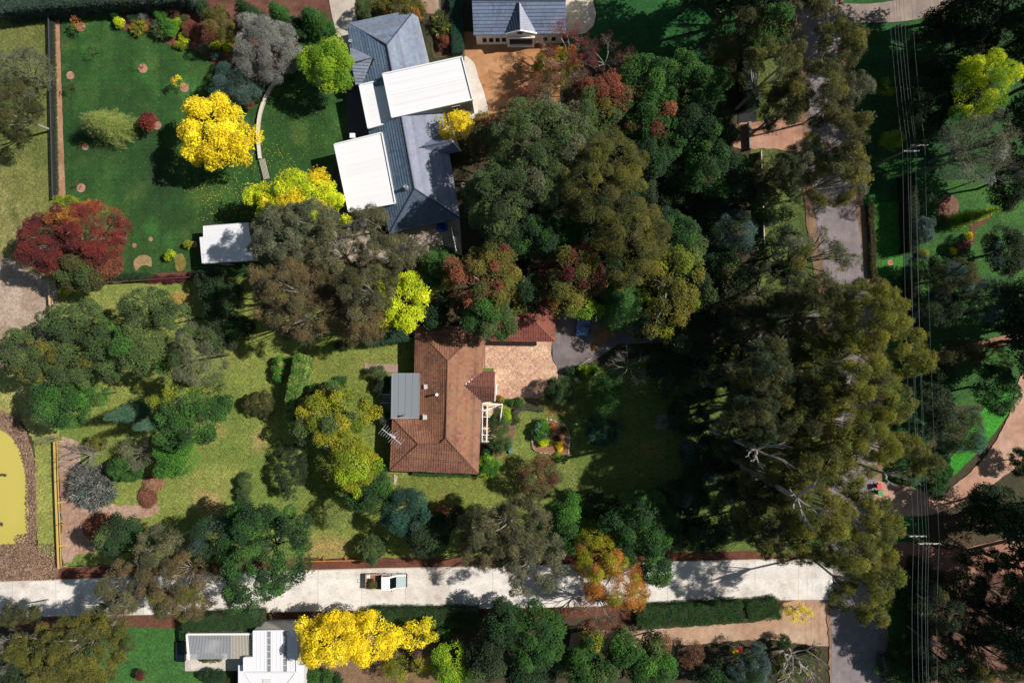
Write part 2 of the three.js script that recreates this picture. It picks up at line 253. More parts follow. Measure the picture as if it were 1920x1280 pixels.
sheet('concrete_path', 'narrow concrete path between the slate roof and the clipped hedge', 'path', [[780, 22], [790, 20], [800, 60], [812, 118], [800, 122]], GM.conc, tones('#a89e92', '#b4a99c', '#9a9084', 0.3, 151), { sharp: 1 });
sheet('gravel_path', 'pale gravel path at the top behind the shady bed', 'path', [[792, 20], [806, -40], [838, -40], [828, 16], [812, 26]], GM.gravel, tones('#c7ab97', '#b59884', '#d3bba8', 0.3, 153), { jag: 2 });
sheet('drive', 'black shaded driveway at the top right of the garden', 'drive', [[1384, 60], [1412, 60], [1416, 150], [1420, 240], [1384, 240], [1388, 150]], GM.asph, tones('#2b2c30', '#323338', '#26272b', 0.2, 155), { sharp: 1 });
sheet('drive', 'pink gravel entrance drive left of the road', 'drive', [[1372, 236], [1420, 228], [1490, 218], [1560, 215], [1560, 275], [1490, 284], [1450, 278], [1376, 276]], GM.gravel, tones('#c99a84', '#b98872', '#d3ab96', 0.25, 157), { jag: 2, per: 3 });
sheet('paved_court', 'pinkish brick paved court right of the brown house', 'paving', [[905, 632], [1036, 632], [1033, 662], [1036, 676], [1044, 688], [1047, 700], [1044, 716], [1040, 730], [1010, 746], [925, 748], [925, 690], [905, 690]], GM.brick, (x, z, px, py) => { const f = fbm(x * .35, z * .35, 161); let c = mix3(lin('#e6cdb4', KG * 1.3), lin('#d8b8a4', KG * 1.3), sstep(0.35, 0.7, f)); c = mix3(c, lin('#b07c6c', KG * 1.3), sstep(700, 745, py) * 0.6 * sstep(0.3, 0.7, fbm(x * 1.2, z * 1.2, 163)) + sstep(0.66, 0.8, fbm(x * .9, z * .9, 165)) * 0.5); return c; }, { sharp: 1, res: 0.5, scale: 3 });
sheet('driveway', 'grey asphalt driveway from the brick paved court to the road', 'driveway', [[1032, 600], [1070, 585], [1120, 585], [1170, 604], [1300, 606], [1540, 586], [1560, 590], [1560, 626], [1300, 640], [1160, 645], [1120, 672], [1080, 694], [1049, 702], [1045, 688], [1036, 674], [1036, 640]], GM.asph, tones('#8a8082', '#958a8a', '#787072', 0.25, 167), { sharp: 1, jag: 1 });
sheet('dirt_edge', 'ochre leaf strewn dirt along the upper edge of the asphalt driveway', 'soil', [[1118, 612], [1150, 606], [1166, 612], [1150, 632], [1125, 650], [1105, 662], [1112, 640]], GM.soil, tones('#b58d64', '#a07a55', '#c49d74', 0.4, 168), { jag: 3 });
function ribbon(center, widths) { const c = new THREE.CatmullRomCurve3(center.map(p => new THREE.Vector3(p[0], p[1], 0))); const n = 60, L = [], R = []; for (let i = 0; i <= n; i++) { const t = i / n, p = c.getPoint(t), d = c.getTangent(t), k = t * (widths.length - 1), a = Math.floor(Math.min(k, widths.length - 2)), w = (widths[a] + (widths[a + 1] - widths[a]) * (k - a)) / 2; L.push([p.x - d.y * w, p.y + d.x * w]); R.push([p.x + d.y * w, p.y - d.x * w]); } return [...L, ...R.reverse()]; }
const roadC = [[1530, -80], [1540, 60], [1556, 250], [1567, 400], [1584, 500], [1600, 640], [1606, 800], [1600, 950], [1602, 1100], [1610, 1200], [1612, 1360]];
sheet('road_shoulder', 'pinkish gravel shoulder along both sides of the road', 'road', ribbon(roadC, [92, 96, 102, 112, 118, 108, 106, 108, 108, 112, 112]), GM.gravel, tones('#a98a72', '#94765f', '#8d7862', 0.2, 169), { sharp: 1, jag: 4 });
sheet('drive', 'pink gravel drive curving up the right side', 'drive', [[1600, 905], [1660, 903], [1735, 918], [1765, 922], [1805, 898], [1860, 840], [1893, 776], [1925, 690], [1980, 690], [1960, 800], [1900, 880], [1830, 925], [1760, 962], [1690, 968], [1600, 960]], GM.gravel, tones('#d8b09a', '#c89c86', '#e0bca8', 0.15, 171), { jag: 2, per: 4 });
sheet('drive', 'lower pink drive crossing under the power pole', 'drive', [[1640, 1020], [1700, 1016], [1780, 1030], [1960, 1005], [1960, 1064], [1800, 1072], [1700, 1062], [1640, 1062]], GM.gravel, tones('#b98a78', '#a87866', '#c69a86', 0.15, 173), { jag: 2, per: 4 });
sheet('drive', 'pale drive joining the road from the right at the top', 'drive', [[1560, 12], [1640, 6], [1720, -10], [1790, -50], [1960, -50], [1790, 20], [1690, 40], [1600, 42], [1560, 42]], GM.asph, tones('#a8988f', '#b5a59a', '#8f837c', 0.15, 175), { jag: 1, per: 4 });
sheet('drive', 'narrow pink drive in the shade at the right edge', 'drive', [[1740, 668], [1790, 650], [1880, 630], [1960, 610], [1960, 630], [1880, 646], [1790, 668], [1750, 690]], GM.gravel, tones('#b58a74', '#a37a64', '#c69a84', 0.2, 177), { jag: 2, per: 4 });
sheet('road', 'grey asphalt road running from top to bottom', 'road', ribbon(roadC, [66, 68, 74, 76, 78, 78, 80, 84, 90, 100, 104]), GM.asph, (x, z, px, py) => { const f = fbm(x * .15, z * .05, 181); return mix3(mix3(lin('#8e8488', KG * 1.45), lin('#9a9092', KG * 1.45), f), lin('#7c7478', KG * 1.45), sstep(0.6, 0.75, fbm(x * 1.5, z * .12, 183)) * 0.5); }, { sharp: 1, jag: 1.2 });
sheet('stone_path', 'short pinkish slab path on the lawn left of the brown house', 'path', [[683, 681], [746, 683], [746, 698], [683, 696]], GM.conc, tones('#a98f82', '#9a8176', '#b79d90', 0.6, 185), { sharp: 1 });
sheet('stone_path', 'narrow stone strip at the lower left corner of the brown house', 'path', [[738, 888], [746, 892], [742, 910], [738, 908]], GM.conc, tones('#b8a598', '#a89588', '#c4b2a4', 0.6, 187), { sharp: 1 });
sheet('terrace', 'pale paved terrace below the louvred pergola roof at bottom', 'patio', [[346, 1200], [470, 1200], [470, 1257], [346, 1258]], GM.conc, tones('#d8d2c8', '#cdc6bc', '#e0dad2', 0.3, 189), { sharp: 1 });
sheet('terrace', 'peach coloured paving under the white pergola beside the brown house', 'patio', [[903, 752], [943, 754], [943, 790], [925, 830], [903, 830]], GM.conc, tones('#e8cba6', '#dcbd98', '#efd6b6', 0.4, 191), { sharp: 1 });
// pond with its stone bank
sheet('stone_bank', 'brown stony bank around the yellow pond', 'ground', [[-60, 760], [0, 768], [30, 785], [52, 820], [64, 870], [70, 940], [68, 1000], [64, 1030], [88, 1040], [110, 1045], [100, 1090], [-60, 1100]], GM.soil, tones('#b4967c', '#a08470', '#c6aa90', 0.3, 193), { jag: 2, per: 4, res: 0.6 });
sheet('grass_strip', 'pale green grass strip between the pond and the yellow fence', 'grass', [[62, 825], [108, 815], [110, 900], [114, 1045], [92, 1046], [70, 1032], [68, 950], [66, 880]], GM.grass, tones('#8f9a50', '#a0a55c', '#7f8e48', 0.2, 195), { sharp: 1, jag: 2 });
{
  sheet('pond', 'murky yellow pond at the left edge', 'pond', [[-80, 790], [0, 806], [22, 822], [38, 850], [46, 890], [52, 940], [52, 990], [48, 1012], [20, 1020], [-80, 1022]], new THREE.MeshPhysicalMaterial({ vertexColors: true, roughness: 0.12, ior: 1.33 }), tones('#b8ac56', '#b2a854', '#bcb05c', 0.05, 197), { per: 5 });
}

// ---------- concrete driveway in poured panels ----------
{
  const N = [[-60, 1094], [0, 1092], [175, 1086], [380, 1078], [560, 1071], [700, 1067], [870, 1064], [1050, 1060], [1270, 1054], [1480, 1049], [1562, 1047]];
  const S = [[-60, 1157], [0, 1156], [175, 1154], [380, 1150], [560, 1146], [700, 1143], [870, 1141], [1050, 1138], [1200, 1134], [1400, 1125], [1562, 1124]];
  const at = (L, x) => { for (let i = 1; i < L.length; i++) if (x <= L[i][0]) { const t = (x - L[i - 1][0]) / (L[i][0] - L[i - 1][0]); return L[i - 1][1] + (L[i][1] - L[i - 1][1]) * t; } return L[L.length - 1][1]; };
  const drive = thing('concrete_driveway', 'long pale concrete driveway in poured panels with the truck on it', 'driveway', P(0, 0)); drive.position.set(0, 0, 0); drive.userData.kind = 'structure';
  const r = mulberry(77); const step = 82; layer += 1; const y0 = LY * layer;
  for (let i = 0, x = -60; x < 1560; x += step, i++) {
    const x1 = Math.min(1562, x + step), a = x + 0.25, b = x1 - 0.25;
    const pts = [[a, at(N, a)], [b, at(N, b)], [b, at(S, b)], [a, at(S, a)]];
    const t = [r(), r()]; const base = mix3(lin('#ece8e2', KG * 1.32), lin('#e2ddd6', KG * 1.32), t[0]);
    sheet('concrete_panel', '', '', pts, GM.conc, (xx, zz) => mix3(base, lin('#b8aa9c', KG * 1.3), clamp(sstep(0.5, 0.8, fbm(xx * .4, zz * .4, 201)) * 0.5 + sstep(.62, .78, fbm(xx * .12, zz * 2.2, 205)) * .35 + sstep(.66, .8, fbm(xx * 1.4, zz * 1.4, 207)) * .5)), { sharp: 1, parent: drive, y: y0 + 0.05, res: 0.9, scale: 5 });
  }
  // pale edge band along the upper side
  const kerbs = []; for (let x = -40; x < 1480; x += 40) { const a = P(x, at(N, x) - 2), b = P(x + 39.6, at(N, x + 39.6) - 2); a.y = b.y = y0 + 0.03; kerbs.push(beam(a, b, 0.16, 0.14)); }
  part('kerb', kerbs, mat('#d2c6b4', 0.95), drive);
  const side = new THREE.Shape([...N.map(([x, y]) => { const v = P(x, y); return new THREE.Vector2(v.x, -v.z); }), ...[...S].reverse().map(([x, y]) => { const v = P(x, y); return new THREE.Vector2(v.x, -v.z); })]);
  const g = new THREE.ExtrudeGeometry(side, { depth: y0 + 0.044, bevelEnabled: false }); g.rotateX(-Math.PI / 2); part('base_course', g, mat('#9a9188', 1), drive);
}

// ---------- building kit ----------
const prop = (hex, rough = 0.7, o) => mat(hex, rough, o);
function clip2(poly, ax, lim, keepGreater) {      // cut a 2-D outline by a line
  const out = [];
  for (let i = 0; i < poly.length; i++) {
    const a = poly[i], b = poly[(i + 1) % poly.length], da = keepGreater ? a[ax] - lim : lim - a[ax], db = keepGreater ? b[ax] - lim : lim - b[ax];
    if (da >= 0) out.push(a);
    if (da * db < 0) { const t = da / (da - db); out.push([a[0] + (b[0] - a[0]) * t, a[1] + (b[1] - a[1]) * t]); }
  }
  return out;
}
// one roof slope laid with real courses of tiles (each tile a wedge with a step at its lower edge)
function slope(parent, pts, m, o = {}) {
  const course = o.course || 0.38, width = o.width || 0.3, lift = o.lift || 0.035, roll = o.roll || 0, r = mulberry(o.seed || 5);
  const n = new THREE.Vector3();
  for (let i = 0; i < pts.length; i++) { const a = pts[i], b = pts[(i + 1) % pts.length]; n.x += (a.y - b.y) * (a.z + b.z); n.y += (a.z - b.z) * (a.x + b.x); n.z += (a.x - b.x) * (a.y + b.y); }
  n.normalize(); if (n.y < 0) n.negate();
  const c0 = pts.reduce((s, p) => s.add(p), new THREE.Vector3()).divideScalar(pts.length);
  let up = new THREE.Vector3(0, 1, 0).addScaledVector(n, -n.y); if (up.length() < 1e-3) up.set(0, 0, -1); up.normalize();
  if (o.along) { up = o.along.clone().addScaledVector(n, -o.along.dot(n)).normalize(); }
  const u = new THREE.Vector3().crossVectors(up, n).normalize();
  const poly = pts.map(p => { const d = p.clone().sub(c0); return [d.dot(u), d.dot(up)]; });
  const pos = [], colr = [], uvs = [];
  const mapP = (a, b, h) => [c0.x + u.x * a + up.x * b + n.x * h, c0.y + u.y * a + up.y * b + n.y * h, c0.z + u.z * a + up.z * b + n.z * h];
  const tri = (A, B, C, k) => { for (const q of [A, B, C]) { pos.push(...mapP(q[0], q[1], q[2])); colr.push(k[0], k[1], k[2]); uvs.push(q[0] / 2, q[1] / 2); } };
  const us = poly.map(p => p[0]), vs = poly.map(p => p[1]), u0 = Math.min(...us), u1 = Math.max(...us), v0 = Math.min(...vs), v1 = Math.max(...vs);
  const toneA = lin(o.hex), toneB = lin(o.hex2 || o.hex);
  let row = 0; const rowTone = () => .84 + .26 * r();
  for (let v = v0; v < v1; v += course, row++) {
    const strip = clip2(clip2(poly, 1, v, true), 1, v + course, false); if (strip.length < 3) continue;
    const rt = rowTone(), off = o.stagger && row % 2 ? width / 2 : 0;
    let ci = 0;
    for (let w = u0 - off; w < u1; w += width, ci++) {
      const cellW = roll ? [[w, w + width * 0.62, 0], [w + width * 0.62, w + width, roll]] : [[w, w + width - (o.joint || 0), 0]];
      const t = Math.pow(r(), 1.5), patch = fbm((w + c0.x) * .5, (v + c0.z) * .5, 211), k0 = mix3(toneA, toneB, clamp(t * 0.7 + (patch - 0.5) * 1.4)), k = k0.map(q => q * rt * (0.9 + 0.2 * r()));
      for (const [a, b, hh] of cellW) {
        const cell = clip2(clip2(strip, 0, a, true), 0, b, false); if (cell.length < 3) continue;
        const H = (q) => hh + lift * (1 - (q[1] - v) / course) + 0.02;
        const P3 = cell.map(q => [q[0], q[1], H(q)]);
        for (const f of THREE.ShapeUtils.triangulateShape(cell.map(q => new THREE.Vector2(...q)), [])) tri(P3[f[0]], P3[f[1]], P3[f[2]], k);
        for (let i = 0; i < P3.length; i++) {     // the tile's own edges
          const A = P3[i], B = P3[(i + 1) % P3.length]; if (Math.hypot(A[0] - B[0], A[1] - B[1]) < 0.02) continue;
          if (Math.abs(A[1] - v) < 1e-3 && Math.abs(B[1] - v) < 1e-3 || roll && hh && Math.abs(A[0] - B[0]) < 1e-3) { const A0 = [A[0], A[1], -0.02], B0 = [B[0], B[1], -0.02]; tri(A, B, B0, k); tri(A, B0, A0, k); }
        }
      }
    }
  }
  for (const f of THREE.ShapeUtils.triangulateShape(poly.map(q => new THREE.Vector2(...q)), [])) tri(...f.map(i => [poly[i][0], poly[i][1], -0.03]), lin('#2a2522', 0.6));
  const g = new THREE.BufferGeometry();
  g.setAttribute('position', new THREE.Float32BufferAttribute(pos, 3)); g.setAttribute('color', new THREE.Float32BufferAttribute(colr, 3)); g.setAttribute('uv', new THREE.Float32BufferAttribute(uvs, 2)); g.computeVertexNormals();
  return part(o.name || 'roof_tiles', g, m, parent, null, 'stuff');
}
const tileMat = new THREE.MeshStandardMaterial({ vertexColors: true, roughness: 0.82, side: THREE.DoubleSide });
const slateMat = new THREE.MeshStandardMaterial({ vertexColors: true, roughness: 0.5, side: THREE.DoubleSide });
function caps(parent, lines, m, w = 0.22, h = 0.12, name = 'ridge_cap') {
  for (const [a, b] of lines) {                   // ridge caps laid end to end
    const l = a.distanceTo(b), n = Math.max(1, Math.round(l / 0.45)), list = [];
    for (let i = 0; i < n; i++) { const p = a.clone().lerp(b, i / n), q = a.clone().lerp(b, (i + 0.985) / n); p.y += 0.07 + 0.012 * (i % 2); q.y += 0.05 + 0.012 * (i % 2); list.push(rod(p, q, w / 2, w / 2.3, 6)); }
    part(name, list, m, parent);
  }
}
function prism(pts, y0, y1, inset = 0) {          // walls standing on an outline of ground points
  const c = pts.reduce((s, p) => s.add(p), new THREE.Vector3()).divideScalar(pts.length);
  const sh = new THREE.Shape(pts.map(p => { const d = new THREE.Vector2(p.x - c.x, -(p.z - c.z)), l = d.length(); d.multiplyScalar(Math.max(0.1, (l - inset * 1.35) / l)); return new THREE.Vector2(c.x + d.x, -c.z + d.y); }));
  const g = new THREE.ExtrudeGeometry(sh, { depth: y1 - y0, bevelEnabled: false }); g.rotateX(-Math.PI / 2); g.translate(0, y0, 0); return g;
}
function win(parent, a, b, y0, y1, out, o = {}) { // a window set in the wall between two ground points: frame, pane, glazing bar
  const d = b.clone().sub(a), l = d.length(), ry = Math.atan2(-d.z, d.x), c = a.clone().lerp(b, 0.5), h = y1 - y0;
  const w = new THREE.Group(); w.name = 'window'; parent.add(w); w.position.set(c.x + out.x * 0.03, (y0 + y1) / 2, c.z + out.z * 0.03); w.rotation.y = ry;
  part('pane', box(l - 0.12, h - 0.12, 0.02), M_.glass, w);
  const f = 0.07; part('frame', [box(l, f, 0.1, 0, h / 2 - f / 2), box(l, f, 0.1, 0, -h / 2 + f / 2), box(f, h - 2 * f, 0.1, l / 2 - f / 2), box(f, h - 2 * f, 0.1, -l / 2 + f / 2), ...(o.bar ? [box(0.05, h - 2 * f, 0.07)] : [])], o.frame || M_.white, w);
  return w;
}
const M_ = {
  white: mat('#ecebe6', 0.6, { k: 0.85 }), offwhite: mat('#dcd6cc', 0.7), render: mat('#cfc6ba', 0.85), cream: mat('#d9cfba', 0.7), glass: new THREE.MeshPhysicalMaterial({ color: 0x0b1216, roughness: 0.08, metalness: 0 }),
  brick: mat('#8a5a48', 0.9), dark: mat('#22242a', 0.8), black: mat('#14161a', 0.6), gutter: mat('#8f99a4', 0.5), slateCap: mat('#3e4a5c', 0.55), brownCap: mat('#7d5444', 0.8),
  greyMetal: mat('#9aa3ad', 0.45), timber: mat('#a08768', 0.85), paleTimber: mat('#d8b56a', 0.85), steel: mat('#b8bcc0', 0.35, { metalness: 0.6 }), concrete: mat('#b8b0a6', 0.9),
};
const up = (v, dy) => new THREE.Vector3(v.x, v.y + dy, v.z);
function eave(parent, a, b, m = M_.gutter, name = 'gutter') { const p = up(a, -0.1), q = up(b, -0.1); return part(name, [beam(p, q, 0.12, 0.14)], m, parent); }
// flat metal roof with standing ribs and a folded edge
function flatRoof(parent, pts, m, dir, o = {}) {
  const a = pts[0], b = pts[1], c = pts[2], d = pts[3], rf = new THREE.Group(); rf.name = 'roof'; parent.add(rf);
  const sh = new THREE.Shape(pts.map(p => new THREE.Vector2(p.x, -p.z))), g = new THREE.ExtrudeGeometry(sh, { depth: 0.12, bevelEnabled: false }); g.rotateX(-Math.PI / 2); g.translate(0, a.y - 0.12, 0);
  const tn = mulberry(Math.round(a.x * 7 + a.z * 13) & 1023), nP = Math.max(2, Math.round((dir ? a.distanceTo(b) : a.distanceTo(d)) / (o.panel || 1.5)));
  const under = g; part('roof_deck', under, M_.greyMetal, rf);
  const tints = [0.965, 0.98, 1.0, 1.01].map(k => { const q = m.clone(); q.color.multiplyScalar(k); return q; });
  for (let i = 0; i < nP; i++) {                  // long sheets laid side by side
    const t0 = i / nP + 0.0012, t1 = (i + 1) / nP - 0.0012, e4 = dir ? [a.clone().lerp(b, t0), a.clone().lerp(b, t1), d.clone().lerp(c, t1), d.clone().lerp(c, t0)] : [a.clone().lerp(d, t0), b.clone().lerp(c, t0), b.clone().lerp(c, t1), a.clone().lerp(d, t1)];
    const s4 = new THREE.Shape(e4.map(p => new THREE.Vector2(p.x, -p.z))), g4 = new THREE.ExtrudeGeometry(s4, { depth: 0.02, bevelEnabled: false }); g4.rotateX(-Math.PI / 2); g4.translate(0, a.y + 0.003, 0); part('roof_panel', g4, tints[Math.floor(tn() * 4)], rf);
  }
  const n = Math.max(2, Math.round((dir ? a.distanceTo(b) : a.distanceTo(d)) / (o.rib || 0.75)));
  for (let i = 1; i < n; i++) { const t = i / n, p = dir ? a.clone().lerp(b, t) : a.clone().lerp(d, t), q = dir ? d.clone().lerp(c, t) : b.clone().lerp(c, t); p.y += 0.035; q.y += 0.035; part('roof_rib', beam(p, q, 0.04, 0.045), m, rf); }
  const e = o.edge ?? 0.16; if (e) for (let i = 0; i < 4; i++) { const p = up(pts[i], e / 2 - 0.06), q = up(pts[(i + 1) % 4], e / 2 - 0.06); part('parapet', beam(p, q, o.ew || 0.14, e + 0.12), o.edgeMat || m, rf); }
  return rf;
}

// ---------- the brown tiled house ----------
{
  const H = thing('brown_house', 'brown tiled hip roof house with grey flat annex in the middle of the garden', 'house');
  const e = 2.65, rg = 4.7;
  const NW = P(778, 613, e), NE = P(909, 611, e), A1 = P(839, 676, rg), A2 = P(836, 821, rg), SE = P(896, 887, e), SW = P(731, 882, e), W1 = P(736, 783, e), wv = P(783, 832, 3.9), wj = P(825, 831, 4.35), vt = P(784, 783, e), E1 = P(904, 752, e), E0 = P(908, 696, e), WE = P(778, 700, e), W2 = P(776, 783, e);
  part('wall', [prism([NW, NE, SE, P(776, 885, e), W2].map(p => p.clone().setY(0)), 0, 2.6, 0.55), prism([W1, P(800, 783, e), P(800, 885, e), SW].map(p => p.clone().setY(0)), 0, 2.6, 0.55)], M_.brick, H);
  const roof = new THREE.Group(); roof.name = 'roof'; H.add(roof);
  const o = { course: 0.34, width: 0.32, lift: 0.12, roll: 0.06, hex: '#9a6c50', hex2: '#6e4e3c' };
  slope(roof, [NW, NE, A1], tileMat, { ...o, seed: 1 });
  slope(roof, [NW, A1, A2, wj, P(790, 790, 2.75), W2], tileMat, { ...o, hex: '#a87458', hex2: '#7a5442', lift: .06, seed: 2 });
  slope(roof, [NE, SE, A2, A1], tileMat, { ...o, hex: '#a87c60', hex2: '#8a5a48', seed: 3 });
  slope(roof, [SW, wv, wj, A2, SE], tileMat, { ...o, hex: '#916650', hex2: '#74493e', seed: 4 });
  slope(roof, [SW, W1, wv], tileMat, { ...o, hex: '#a06e54', hex2: '#765040', lift: .06, seed: 5 });
  slope(roof, [W1, P(790, 786, 2.7), wj, wv], tileMat, { ...o, hex: '#a07258', hex2: '#85543f', seed: 6 });
  caps(roof, [[A1, NW], [A1, NE], [A1, A2], [A2, SE], [wv, SW], [wv, W1], [wv, wj], [wj, A2]], M_.brownCap);
  for (const [a, b] of [[NW, WE], [NE, E0], [E1, SE], [SE, SW], [SW, W1], [NW, NE]]) eave(roof, a, b, mat('#7a6a62', 0.6));
  // porch gable to the right
  const pa = P(871, 722, 3.75), pb = P(928, 724, 3.75), pn1 = P(905, 697, e), pn2 = P(928, 697, e), ps1 = P(904, 752, e), ps2 = P(927, 752, e);
  const porch = new THREE.Group(); porch.name = 'porch'; H.add(porch);
  slope(porch, [pn1, pn2, pb, pa], tileMat, { ...o, hex: '#8f5648', hex2: '#6d4238', seed: 7 });
  slope(porch, [ps1, ps2, pb, pa], tileMat, { ...o, hex: '#7f4c40', hex2: '#603a32', seed: 8 });
  part('wall', prism([P(890, 700), P(930, 700), P(930, 749), P(890, 749)].map(p => p.clone().setY(0)), 0, 2.6, 0), M_.offwhite, porch);
  part('gable', (() => { const g = new THREE.BufferGeometry(); const q = [pn2, ps2, pb]; g.setAttribute('position', new THREE.Float32BufferAttribute(q.flatMap(p => [p.x - 0.1, p.y, p.z]), 3)); g.setIndex([0, 1, 2]); g.computeVertexNormals(); return g; })(), M_.offwhite, porch);
  part('valley_flashing', [beam(up(pa, .06), up(pn1, .06), 0.16, 0.04), beam(up(pa, .06), up(ps1, .06), 0.2, 0.04)], M_.steel, porch);
  caps(porch, [[pa, pb]], M_.brownCap);
  win(porch, P(931, 738), P(931, 718), 0.9, 2.2, new THREE.Vector3(1, 0, 0), { bar: 1 });
  // grey flat roof annex
  const fr = [P(735, 700, 3.0), P(787, 700, 3.0), P(785, 783.5, 3.0), P(734, 783, 3.0)];
  const annex = new THREE.Group(); annex.name = 'annex'; H.add(annex);
  flatRoof(annex, fr, mat('#8b939b', 0.5), 1, { rib: 0.9, edge: 0.06, ew: 0.08, edgeMat: mat('#a8adb2', 0.4) });
  part('wall', prism([P(740, 703), P(782, 703), P(782, 780), P(739, 780)].map(p => p.clone().setY(0)), 0, 2.88), M_.offwhite, annex);
  const fl = P(760.5, 777.5, 3.0); part('flue', [cyl(0.09, 0.09, 0.9, 10, fl.x, fl.y + 0.45, fl.z), cyl(0.16, 0.16, 0.06, 10, fl.x, fl.y + 0.95, fl.z), cyl(0.13, 0.16, 0.1, 10, fl.x, fl.y + 0.03, fl.z)], M_.steel, annex);
  // vents on the roof
  for (const [x, y, h] of [[798.5, 725, 3.4], [796.5, 782, 3.4]]) { const p = P(x, y, h); part('roof_vent', [rbox(0.55, 0.3, 0.6, 0.05, p.x, p.y, p.z), box(0.66, 0.06, 0.72, p.x, p.y - 0.12, p.z)], mat('#d8d4cc', 0.6), H); }
  { const p = P(820, 739, 4.3); part('flue', [cyl(0.12, 0.12, 0.8, 10, p.x, p.y + 0.1, p.z), cyl(0.2, 0.1, 0.16, 10, p.x, p.y + 0.58, p.z)], M_.white, H); }
  // back door landing with rails
  const dk = new THREE.Group(); dk.name = 'landing'; H.add(dk);
  part('deck', box(1.3, 0.12, 1.05, P(726, 746).x, 0.35, P(726, 746).z), mat('#7d7f80', 0.9), dk);
  for (const y of [738, 754]) { const a = P(716, y), b = P(735, y); part('handrail', [beam(a.clone().setY(1.05), b.clone().setY(1.05), 0.06, 0.06), rod(a.clone().setY(0), a.clone().setY(1.05), 0.03), rod(b.clone().setY(0.1), b.clone().setY(1.05), 0.03)], M_.white, dk); }

  // carport / garage with its own hip roof
  const G = thing('garage', 'brown tiled garage half in tree shade above the brick court', 'garage');
  const g1 = P(919, 638, 2.6), g2 = P(1040, 640, 2.6), g3 = P(1040, 560, 2.6), g4 = P(919, 560, 2.6), ga = P(958, 600, 4.1), gb = P(1000, 600, 4.1);
  const gr = new THREE.Group(); gr.name = 'roof'; G.add(gr);
  const og = { ...o, hex: '#a35c4c', hex2: '#7c463a' };
  slope(gr, [g1, g2, gb, ga], tileMat, { ...og, seed: 11 }); slope(gr, [g2, g3, gb], tileMat, { ...og, seed: 12 }); slope(gr, [g3, g4, ga, gb], tileMat, { ...og, seed: 13 }); slope(gr, [g4, g1, ga], tileMat, { ...og, seed: 14 });
  caps(gr, [[ga, gb], [gb, g2], [ga, g1], [gb, g3], [ga, g4]], M_.brownCap);
  for (const [a, b] of [[g1, g2], [g2, g3]]) eave(gr, a, b, mat('#b8b0a4', 0.6));
  part('wall', prism([g1, g2, g3, g4].map(p => p.clone().setY(0)), 0, 2.55, 0.5), M_.brick, G);
  { const a = P(935, 633), b = P(985, 634); part('garage_door', [box(a.distanceTo(b), 2.1, 0.06, (a.x + b.x) / 2, 1.05, a.z - 0.28), ...[0.5, 1.0, 1.5].map(y => box(a.distanceTo(b), 0.04, 0.09, (a.x + b.x) / 2, y, a.z - 0.28))], mat('#b5a58f', 0.7), G); }

  // pergola
  const pg = thing('pergola', 'white open beam pergola along the right wall of the brown house', 'pergola'), ph = 2.5;
  const Q = (x, y) => P(x, y, ph);
  part('beam', [beam(Q(903, 755.5), Q(943, 758), 0.14, 0.18)], M_.white, pg); part('beam', [beam(Q(905, 757), Q(904, 828), 0.1, 0.16)], M_.white, pg); part('beam', [beam(Q(914, 760), Q(912.5, 828), 0.14, 0.16)], M_.white, pg); part('beam', [beam(Q(942, 759), Q(938, 790), 0.12, 0.16)], M_.white, pg);
  for (const y of [768, 781, 803, 815, 827]) part('rafter', beam(up(Q(903, y), .15), up(Q(y < 790 ? 919 : 917, y), .15), 0.08, 0.14), M_.white, pg);
  part('rafter', beam(up(Q(906, 771), .15), up(Q(940, 757), .15), 0.08, 0.1), M_.white, pg);
  for (const [x, y] of [[942, 760], [938, 788], [913, 826], [914, 762]]) part('post', rod(P(x, y, 0), new THREE.Vector3(Q(x, y).x, ph, Q(x, y).z).lerp(P(x, y, 0).setY(ph), 0), 0.05, 0.05, 6), M_.white, pg);
}

